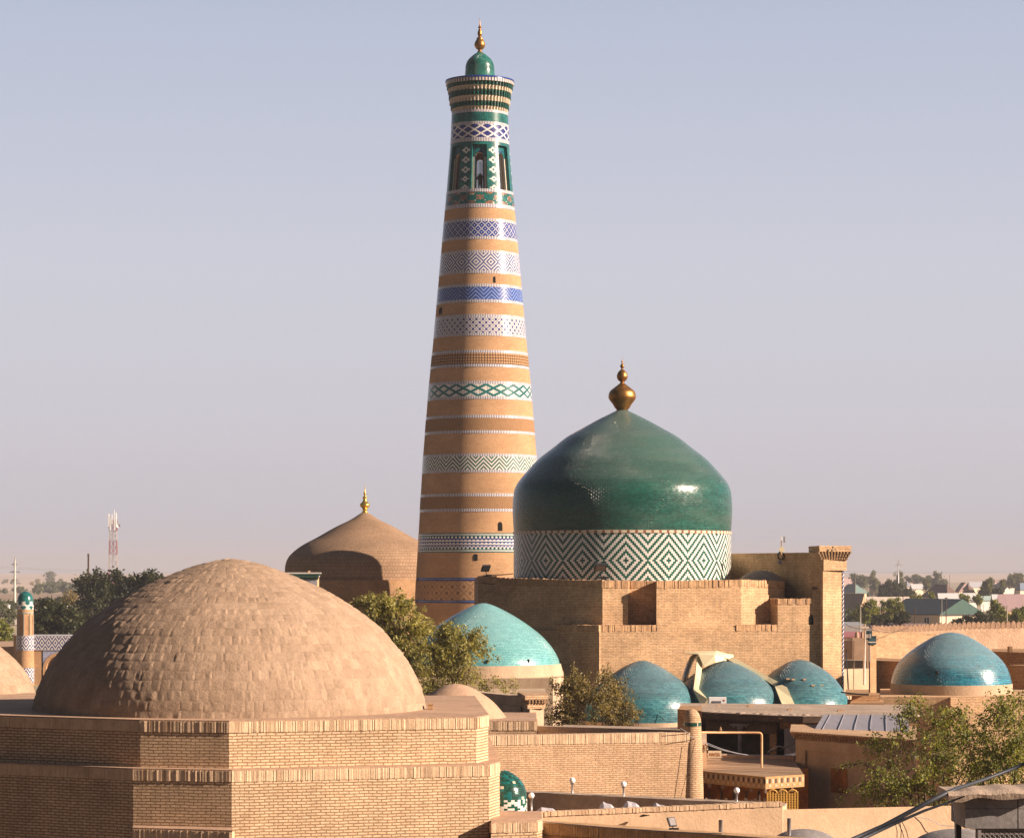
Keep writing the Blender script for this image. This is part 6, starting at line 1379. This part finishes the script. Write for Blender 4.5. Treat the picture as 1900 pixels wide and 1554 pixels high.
# town poles
for px, y0, y1, Y, w, lab in ((1596.5, 1121, 1154, 330, 1.1, 'pale concrete pole before the green bushes near the portal'), (1663, 1107, 1128, 420, .8, 'dark pole beside the left end of the green gabled house'), (1633, 1117, 1160, 400, .45, 'hair thin pole in the left bushes of the town'), (1675.5, 1098, 1160, 400, .6, 'thin pole left of the two dark windows'), (1697, 1130, 1168, 360, .9, 'stout short pole with a cross piece before the lavender wall'), (1747.5, 1111, 1160, 380, .6, 'thin pale pole at the corner of the green gabled house'), (1755.5, 1108, 1162, 370, .9, 'dark wooden pole crossing the green gable'), (1825, 1122, 1142, 420, .4, 'thin pole at the right end of the green gable'), (1868.5, 1123, 1158, 350, 1.0, 'pale pole before the bushes under the mauve roof'), (1587.5, 1070, 1100, 900, .35, 'far thin pole over the grey green roof'), (1762, 1065, 1085, 900, .3, 'far thin pole over the dark brown hipped roof'), (1653.5, 1083, 1106, 700, .4, 'far thin pole in front of the dark olive bushes')):
    m = MB(); m.tube([(X(px, Y), Y, 0), P(px, y0, Y)], [w * 1.2 * Y / F, w * Y / F], 8)
    if 'cross' in lab: m.tube([P(px - 3, y0 + 1, Y), P(px + 3, y0 + 1, Y)], .06, 5)
    tag(m.build('utility_pole', M['wood_dark' if 'dark' in lab or 'stout' in lab else 'concrete']), lab, 'pole', 'poles of the town')
# ------------------------------------------------------------------ trees: trunk, limbs, and leaves set along hundreds of twigs
LEAF = {}
def leafset(key, cols): LEAF[key] = [mat_leaf(f'{key}_leaf_{"abc"[i]}'.replace('_a', '_light').replace('_b', '_mid').replace('_c', '_deep'), c) for i, c in enumerate(cols)]
leafset('dark_elm', [(.062, .068, .022), (.036, .043, .015), (.022, .028, .011)])
leafset('willow', [(.38, .34, .10), (.27, .25, .075), (.14, .14, .05)])
leafset('autumn', [(.28, .21, .085), (.20, .16, .065), (.12, .105, .042)])
leafset('garden', [(.27, .28, .06), (.18, .195, .045), (.085, .10, .028)])
leafset('hazy', [(.15, .16, .09), (.12, .13, .075), (.09, .10, .06)])
leafset('poplar', [(.17, .17, .06), (.13, .135, .05), (.09, .10, .04)])
def tree(name, label, blobs, Y, base, kind, twigs=300, per=22, leaf=(.10, .05), tl=(.3, .8), droop=.3, cat='tree', group=None, stem=.12, seed=0, limbs=10, showtwigs=0, depth=1.0, spread=.05, sprigs=(), up=.35):
    """blobs: [(px, py, rx_px, ry_px, weight[, dY])]; base=(px) of trunk foot"""
    rg = np.random.RandomState(seed); q = Y / F
    t = thing(name, label, cat, (X(base, Y), Y, 0), group)
    B = np.array([(X(b[0], Y), Y + (b[5] if len(b) > 5 else 0), Z(b[1], Y), b[2] * q, b[3] * q, b[4]) for b in blobs])
    w = B[:, 5] / B[:, 5].sum(); k = rg.choice(len(B), twigs, p=w)
    d = rg.normal(size=(twigs, 3)); d /= np.linalg.norm(d, axis=1)[:, None]; rr = rg.uniform(.15, 1, twigs) ** .5
    rad3 = np.stack([B[k, 3], B[k, 3] * depth, B[k, 4]], 1)
    ncl = max(6, twigs // 9); ck = rg.choice(len(B), ncl, p=w); cd = rg.normal(size=(ncl, 3)); cd /= np.linalg.norm(cd, axis=1)[:, None]
    cr = rg.uniform(.2, 1, ncl) ** .45; ci = rg.randint(0, ncl, twigs); k = ck[ci]; rad3 = np.stack([B[k, 3], B[k, 3] * depth, B[k, 4]], 1)      # leaves hang in clumps with gaps between
    cc = B[ck, :3] + cd * cr[:, None] * np.stack([B[ck, 3], B[ck, 3] * depth, B[ck, 4]], 1) * .92; d = d * .55 + cd[ci] * .8; d /= np.linalg.norm(d, axis=1)[:, None]
    st = cc[ci] + rg.normal(size=(twigs, 3)) * rad3 * .15
    dr = d * .9 + rg.normal(size=(twigs, 3)) * .45; dr[:, 2] += up; dr /= np.linalg.norm(dr, axis=1)[:, None]
    ln = rg.uniform(tl[0], tl[1], twigs)
    for (x0, y0, x1, y1, n_) in sprigs:          # single shoots standing out of the crown
        for _ in range(n_):
            a = np.array(P(x0 + rg.uniform(-6, 6), y0 + rg.uniform(-4, 4), Y)) + [0, rg.uniform(-.5, .5), 0]; b = np.array(P(x1 + rg.uniform(-8, 8), y1 + rg.uniform(-5, 8), Y)) + [0, rg.uniform(-.5, .5), 0]
            st = np.vstack([st, a]); v = b - a; L = np.linalg.norm(v); dr = np.vstack([dr, v / L]); ln = np.append(ln, L)
    nt = len(st)
    per_t = np.maximum(4, (per * ln / np.mean(tl)).astype(int)); per_t = np.minimum(per_t, per * 3)
    ti = np.repeat(np.arange(nt), per_t); s = rg.uniform(0, 1, len(ti)) ** .8
    pos = st[ti] + dr[ti] * (ln[ti] * s)[:, None]; pos[:, 2] -= droop * (ln[ti] * s) ** 2
    pos += rg.normal(size=pos.shape) * spread
    n_ = len(pos); ax = rg.normal(size=(n_, 3)); ax[:, 2] -= .5 + droop; ax += dr[ti] * .6; ax /= np.linalg.norm(ax, axis=1)[:, None]
    nm = rg.normal(size=(n_, 3)); nm[:, 2] += .5; sd = np.cross(ax, nm); sd /= np.linalg.norm(sd, axis=1)[:, None] + 1e-9
    sc = rg.uniform(.6, 1.25, n_)[:, None]; a = ax * leaf[0] * sc; b = sd * leaf[1] * sc * .5
    nrm_ = np.cross(ax, sd) * leaf[1] * .15
    V = np.stack([pos, pos + a * .5 + b + nrm_, pos + a, pos + a * .5 - b + nrm_], 1).reshape(-1, 3)
    Q = np.arange(n_ * 4).reshape(-1, 4); mi = np.clip(rg.normal(1, .35, nt)[ti] + rg.normal(0, .55, n_), 0, 2).round()
    V[:, 2] = np.maximum(V[:, 2], .02)
    fast_mesh('crown' if cat == 'tree' else 'foliage', V, Q, LEAF[kind], mi, t)
    m = MB(); c0 = Vector((X(base, Y), Y, 0)); cen = Vector(np.average(B[:, :3], axis=0, weights=w)); fork = c0.lerp(cen, .55)
    fork.x += rg.uniform(-.1, .1)
    m.tube([c0, c0.lerp(fork, .5) + Vector((rg.uniform(-.08, .08), 0, 0)), fork], [stem * 1.25, stem, stem * .85], 9)
    for i in range(limbs):
        j = rg.choice(len(B), p=w); e = Vector(B[j, :3] + rg.normal(size=3) * rad3[0] * .0 + rg.normal(size=3) * np.array([B[j, 3], B[j, 3] * depth, B[j, 4]]) * .4); mid = fork.lerp(e, .5) + Vector((rg.uniform(-.15, .15), 0, rg.uniform(0, .3))) * (stem * 6)
        m.tube([fork, mid, e], [stem * .6, stem * .35, stem * .1], 6)
    for i in rg.choice(nt, min(nt, showtwigs), replace=False):
        a = Vector(st[i]); m.tube([a - Vector(dr[i]) * ln[i] * .5, a, a + Vector(dr[i]) * ln[i] * .5 - Vector((0, 0, droop * (ln[i] * .5) ** 2)), a + Vector(dr[i]) * ln[i] - Vector((0, 0, droop * ln[i] ** 2))], [.012 * stem / .12, .009 * stem / .12, .006 * stem / .12, .003], 4)
    for i in range(nt - sum(s_[4] for s_ in sprigs), nt): a = Vector(st[i]); m.tube([a, a + Vector(dr[i]) * ln[i] * .5 - Vector((0, 0, droop * (ln[i] * .5) ** 2)), a + Vector(dr[i]) * ln[i] - Vector((0, 0, droop * ln[i] ** 2))], [.012, .008, .003], 4)
    m.build('trunk' if cat == 'tree' else 'stems', M['bark'], t)
    return t
# near right: leafy garden tree
tree('garden_tree', 'bushy green garden tree with loose shoots in front of the shaded flat roofed house', [(1655, 1415, 55, 60, 1.6), (1720, 1372, 58, 72, 2.4), (1706, 1445, 85, 45, 2.2), (1795, 1385, 50, 62, 1.6), (1650, 1465, 60, 26, 1.0), (1795, 1450, 80, 40, 1.4)], 66, 1715, 'garden', 520, 19, (.085, .042), (.25, .7), .35, stem=.07, seed=1, limbs=16, showtwigs=260, depth=.9,
     sprigs=((1705, 1340, 1681, 1288, 2), (1712, 1330, 1700, 1295, 3), (1750, 1350, 1760, 1300, 2), (1640, 1380, 1592, 1370, 2), (1620, 1420, 1560, 1400, 2), (1690, 1360, 1655, 1322, 2), (1610, 1450, 1545, 1458, 2), (1780, 1340, 1784, 1290, 3)))
tree('garden_tree', 'bright green leafy tree cut by the right edge above the grey hut', [(1812, 1400, 40, 56, 1.2), (1852, 1385, 48, 62, 2), (1890, 1345, 42, 50, 1.6), (1865, 1440, 60, 40, 1.6), (1905, 1400, 40, 70, 1.4)], 63, 1880, 'garden', 400, 19, (.085, .042), (.25, .7), .35, stem=.07, seed=12, limbs=12, showtwigs=160, depth=.9,
     sprigs=((1850, 1340, 1840, 1298, 3), (1890, 1310, 1885, 1276, 3), (1870, 1330, 1868, 1290, 2)))
tree('autumn_shrub', 'straggly bronze green shrub left of the first sea blue dome, in front of pale plaster', [(1050, 1300, 34, 42, 1.6), (1090, 1275, 36, 24, 1.2), (1085, 1320, 55, 28, 1.6), (1030, 1325, 20, 24, .6)], 89, 1075, 'autumn', 300, 20, (.085, .05), (.2, .6), .1, stem=.06, seed=3, limbs=12, showtwigs=130, depth=.6, sprigs=((1030, 1280, 1026, 1256, 3), (1100, 1265, 1120, 1246, 3)))
tree('autumn_shrub', 'dense bronze green shrub overlapping the left foot of the first sea blue dome', [(1130, 1285, 26, 28, 1.2), (1150, 1320, 38, 26, 1.8), (1120, 1325, 26, 22, 1.0)], 90, 1140, 'autumn', 230, 22, (.085, .05), (.2, .55), .1, stem=.06, seed=4, limbs=10, showtwigs=90, depth=.6, sprigs=((1125, 1265, 1118, 1247, 3),))
tree('willow', 'feathery olive willow rising beside the big mud dome below the gilt finial dome', [(690, 1150, 28, 42, 1.6), (735, 1160, 32, 40, 1.8), (700, 1120, 24, 16, .7), (730, 1128, 24, 15, .5), (760, 1195, 40, 40, 1.6), (740, 1230, 60, 40, 2)], 101, 735, 'willow', 450, 24, (.17, .05), (.5, 1.2), .55, stem=.14, seed=5, limbs=16, showtwigs=120, depth=.9, up=.7, sprigs=((685, 1120, 672, 1100, 4), (700, 1115, 692, 1102, 4), (730, 1125, 742, 1108, 4), (755, 1150, 766, 1130, 3)))
tree('willow', 'rounded olive willow overlapping the left side of the pale turquoise dome', [(850, 1195, 38, 30, 1.6), (825, 1240, 50, 34, 2.2), (868, 1235, 34, 36, 1.6), (800, 1265, 40, 24, 1.3), (800, 1190, 30, 36, 1.0)], 99, 830, 'willow', 430, 24, (.14, .045), (.4, .95), .5, stem=.11, seed=6, limbs=14, showtwigs=120, depth=.8, up=.55, sprigs=((800, 1160, 795, 1138, 3), (850, 1170, 846, 1150, 3), (885, 1200, 898, 1186, 3), (820, 1165, 832, 1146, 3)))
tree('weed_bush', 'thin green weeds growing on the plastered wall right of the rounded willow', [(915, 1272, 18, 12, 1), (945, 1280, 30, 6, .5)], 95.6, 920, 'willow', 60, 16, (.09, .04), (.2, .5), .1, cat='bush', stem=.02, seed=16, limbs=4, depth=.4)
# left: dark trees behind the gateway
dk = 'dark trees behind the gateway'
for lab, bl, Y, base, tw, sd in (
    ('tallest dark round tree left of the telecom tower', [(190, 1105, 40, 30, 2), (172, 1085, 28, 20, 1), (205, 1080, 26, 14, .8), (190, 1140, 52, 30, 2), (160, 1120, 24, 24, 1)], 340, 190, 640, 1),
    ('dark tree on the right behind the slope of the big mud dome', [(270, 1085, 24, 20, 1.4), (285, 1075, 16, 12, .7), (250, 1105, 28, 26, 1.4), (230, 1105, 22, 18, .8)], 330, 262, 380, 2),
    ('low dark tree right behind the tile band of the gateway', [(120, 1150, 36, 20, 2), (105, 1165, 36, 14, 1), (140, 1170, 30, 14, 1)], 290, 120, 420, 3),
    ('small ragged dark tree touching the teal turret', [(78, 1135, 14, 16, 1), (75, 1160, 20, 18, 1.2), (92, 1140, 10, 12, .5)], 300, 78, 280, 4)):
    tree('dark_tree', lab, bl, Y, base, 'dark_elm', tw, 14, (.42, .26), (.5, 1.3), .15, group=dk, stem=.22, seed=20 + sd, limbs=12, spread=.18)
tree('dry_bush', 'dry pale bush between two dark trees on the left', [(135, 1120, 14, 14, 1), (128, 1108, 8, 8, .4)], 380, 134, 'autumn', 90, 10, (.4, .12), (.6, 1.5), .0, cat='bush', stem=.1, seed=30, limbs=10, spread=.1, up=1)
tree('conifer', 'small dark spreading conifer left of the teal turret', [(12, 1140, 20, 5, 1), (12, 1148, 18, 5, 1), (12, 1132, 12, 4, .7), (10, 1125, 6, 4, .4), (14, 1158, 16, 6, 1)], 380, 12, 'hazy', 160, 14, (.4, .15), (.5, 1.2), .1, stem=.15, seed=31, limbs=10, spread=.1, up=.1)
tree('green_bush', 'bright green bush low at the left edge', [(2, 1172, 14, 12, 1)], 270, 2, 'garden', 120, 16, (.3, .16), (.3, .8), .1, cat='bush', stem=.08, seed=32, limbs=5, spread=.1)
# right: trees of the town, one by one
tg = 'trees between the houses of the town'
for nm, lab, bl, Y, base, kd, tw, lf in (
    ('round_tree', 'big dark round tree on the skyline right of the portal', [(1593, 1074, 16, 8, 1), (1600, 1080, 14, 8, .7), (1584, 1079, 12, 7, .6)], 1150, 1594, 'hazy', 230, (1.0, .6)),
    ('poplar', 'first slim poplar on the skyline right of the portal', [(1621, 1076, 4.5, 12, 1), (1624, 1083, 5, 9, .7)], 1150, 1621, 'poplar', 130, (.9, .5)),
    ('poplar', 'poplar pair standing right behind the steel pylon', [(1665, 1076, 4, 12, 1), (1672, 1072, 3.5, 13, 1), (1670, 1085, 7, 8, 1)], 1100, 1668, 'poplar', 150, (.9, .5)),
    ('far_tree', 'wide grey green far tree in the middle of the skyline', [(1720, 1077, 10, 9, 1), (1734, 1072, 10, 9, 1), (1742, 1080, 12, 9, 1), (1730, 1085, 14, 8, 1)], 1300, 1730, 'hazy', 300, (1.1, .6)),
    ('far_tree', 'low dark far hedge tree between the poplar pair and the wide grey green tree', [(1690, 1073, 9, 4, 1), (1702, 1074, 8, 4, 1)], 1400, 1696, 'hazy', 120, (1.1, .6)),
    ('poplar', 'short poplar beside the white gable roof', [(1718, 1085, 3, 9, 1)], 1000, 1718, 'poplar', 70, (.8, .45)),
    ('poplar', 'fullest poplar above the teal roof strip', [(1832, 1091, 8, 10, 1.4), (1833, 1080, 4.5, 9, .8), (1828, 1094, 7, 8, 1)], 760, 1832, 'poplar', 240, (.7, .4)),
    ('poplar', 'thin dark poplar right of the fullest poplar', [(1860, 1088, 2.6, 10, 1)], 850, 1860, 'poplar', 70, (.7, .4)),
    ('far_tree', 'broad yellowish tree on the skyline near the right edge', [(1878, 1076, 8, 10, 1), (1888, 1074, 8, 10, 1), (1893, 1080, 9, 8, 1), (1868, 1080, 7, 5, .5)], 1150, 1884, 'poplar', 280, (1.0, .55)),
    ('olive_tree', 'large dark olive tree left of the dark brown hipped roof', [(1652, 1092, 18, 13, 2), (1640, 1098, 16, 9, 1), (1668, 1098, 16, 10, 1.2), (1685, 1100, 12, 7, .8)], 760, 1655, 'dark_elm', 420, (.7, .45)),
    ('olive_tree', 'low dark bush hedge under the thin dark poplar', [(1824, 1101, 14, 6, 1), (1850, 1100, 10, 6, .7)], 720, 1830, 'dark_elm', 140, (.7, .45)),
    ('green_tree', 'light green tree before the pale corrugated roof', [(1612, 1128, 12, 12, 1), (1605, 1140, 18, 14, 1.4), (1618, 1118, 5, 7, .4)], 400, 1612, 'garden', 300, (.36, .22)),
    ('green_tree', 'light green bushy tree left of the green gabled house', [(1650, 1122, 10, 12, 1), (1642, 1138, 18, 14, 1.5), (1662, 1118, 5, 8, .5), (1668, 1128, 8, 10, .6)], 405, 1648, 'garden', 340, (.36, .22)),
    ('green_tree', 'dusky bush in the shade of the lavender wall', [(1672, 1146, 14, 10, 1), (1630, 1150, 18, 8, 1)], 385, 1660, 'dark_elm', 220, (.36, .22)),
    ('green_tree', 'green tree growing beside the right end of the green gable', [(1848, 1132, 10, 14, 1), (1856, 1142, 14, 10, 1), (1845, 1122, 5, 7, .4)], 385, 1850, 'garden', 280, (.36, .22)),
    ('green_tree', 'green bush cut by the right edge over the merlons', [(1890, 1143, 16, 10, 1), (1880, 1150, 14, 7, .8), (1898, 1132, 8, 9, .5)], 370, 1890, 'garden', 260, (.36, .22)),
    ('green_tree', 'dark low bush climbing over the merlons below the green gable', [(1800, 1152, 20, 6, 1), (1825, 1149, 20, 8, 1), (1780, 1156, 14, 4, .5), (1818, 1141, 4, 6, .2)], 360, 1805, 'dark_elm', 260, (.34, .2)),
    ('green_tree', 'sprigs of green above the silvery shed roof', [(1700, 1108, 6, 5, 1), (1730, 1106, 5, 5, .8), (1790, 1108, 8, 4, .7), (1815, 1112, 6, 7, .8)], 560, 1730, 'garden', 170, (.5, .3)),
):
    tree(nm, lab, bl, Y, base, kd, int(tw * 1.3), 15, (lf[0] * .75, lf[1] * .8), (lf[0] * .5, lf[0] * 1.3), .1, group=tg, stem=lf[0] * .3, seed=100 + tw + base, limbs=7, spread=lf[0] * .3, up=.5, depth=.9)
# far-off belts of trees and scrub that read as one mass
def belt(name, n, px0, px1, yfun, Yfun, kd, size, seed):
    rg = np.random.RandomState(seed); Vs = []; mis = []
    for k in range(n):
        px = rg.uniform(px0, px1); Y = Yfun(rg); top = yfun(px, rg); x = X(px, Y); h = max(1.0, Z(top, Y)); r = h * rg.uniform(.4, .75); nl = size
        d = rg.normal(size=(nl, 3)); d /= np.linalg.norm(d, axis=1)[:, None]; p = d * rg.uniform(.35, 1, nl)[:, None] ** .5 * [r, r, h * .48] + [x, Y, h * .52]
        ax = rg.normal(size=(nl, 3)) * h * .14; bx = rg.normal(size=(nl, 3)) * h * .10
        Vs.append(np.stack([p - ax, p + bx, p + ax, p - bx], 1).reshape(-1, 3)); mis.append(np.full(nl, rg.randint(0, 3)))
    V = np.vstack(Vs); V[:, 2] = np.maximum(V[:, 2], .05); o = fast_mesh(name, V, np.arange(len(V)).reshape(-1, 4), LEAF[kd], np.concatenate(mis)); return tag(o, kind='stuff')
belt('far_woodland', 90, -30, 330, lambda px, r: np.interp(px, [0, 30, 40, 55, 62, 95, 140, 330], [1089, 1086, 1090, 1090, 1085, 1080, 1082, 1084]) + r.uniform(-2, 5), lambda r: r.uniform(1250, 1500), 'hazy', 150, 1)
belt('field_hedge', 50, -30, 160, lambda px, r: 1116 + r.uniform(-4, 5) - (5 if 65 < px < 130 else 0), lambda r: r.uniform(560, 760), 'dark_elm', 120, 2)
belt('desert_scrub', 40, -20, 300, lambda px, r: 1075 + r.uniform(-3, 5), lambda r: r.uniform(2000, 2900), 'autumn', 60, 3)
belt('town_greenery', 46, 1560, 1950, lambda px, r: 1101 + r.uniform(-5, 7), lambda r: r.uniform(900, 1500), 'hazy', 110, 4)
belt('garden_greenery', 40, 1560, 1950, lambda px, r: 1140 + r.uniform(-10, 10), lambda r: r.uniform(430, 560), 'dark_elm', 120, 5)
tree('far_tree', 'lone hazy tree standing on the pale desert behind the turret', [(95, 1073, 5, 5, 1), (93, 1069, 3, 3, .4)], 2100, 95, 'hazy', 60, 12, (1.6, 1.0), (1.5, 4), .0, stem=.4, seed=77, limbs=4, spread=.7)

# ------------------------------------------------------------------ evening haze
m = MB(); m.box(-2100, 2100, -70, 9400, -1.0, 58); hz = tag(m.build('haze', []), kind='stuff')
hm = bpy.data.materials.new('haze'); hm.use_nodes = True; hn, hl = hm.node_tree.nodes, hm.node_tree.links
hn.remove(hn['Principled BSDF']); vol = hn.new('ShaderNodeVolumePrincipled'); vol.inputs['Color'].default_value = (.48, .50, .57, 1); vol.inputs['Density'].default_value = 2.2e-4
hl.new(vol.outputs[0], hn['Material Output'].inputs['Volume']); hz.data.materials.append(hm)
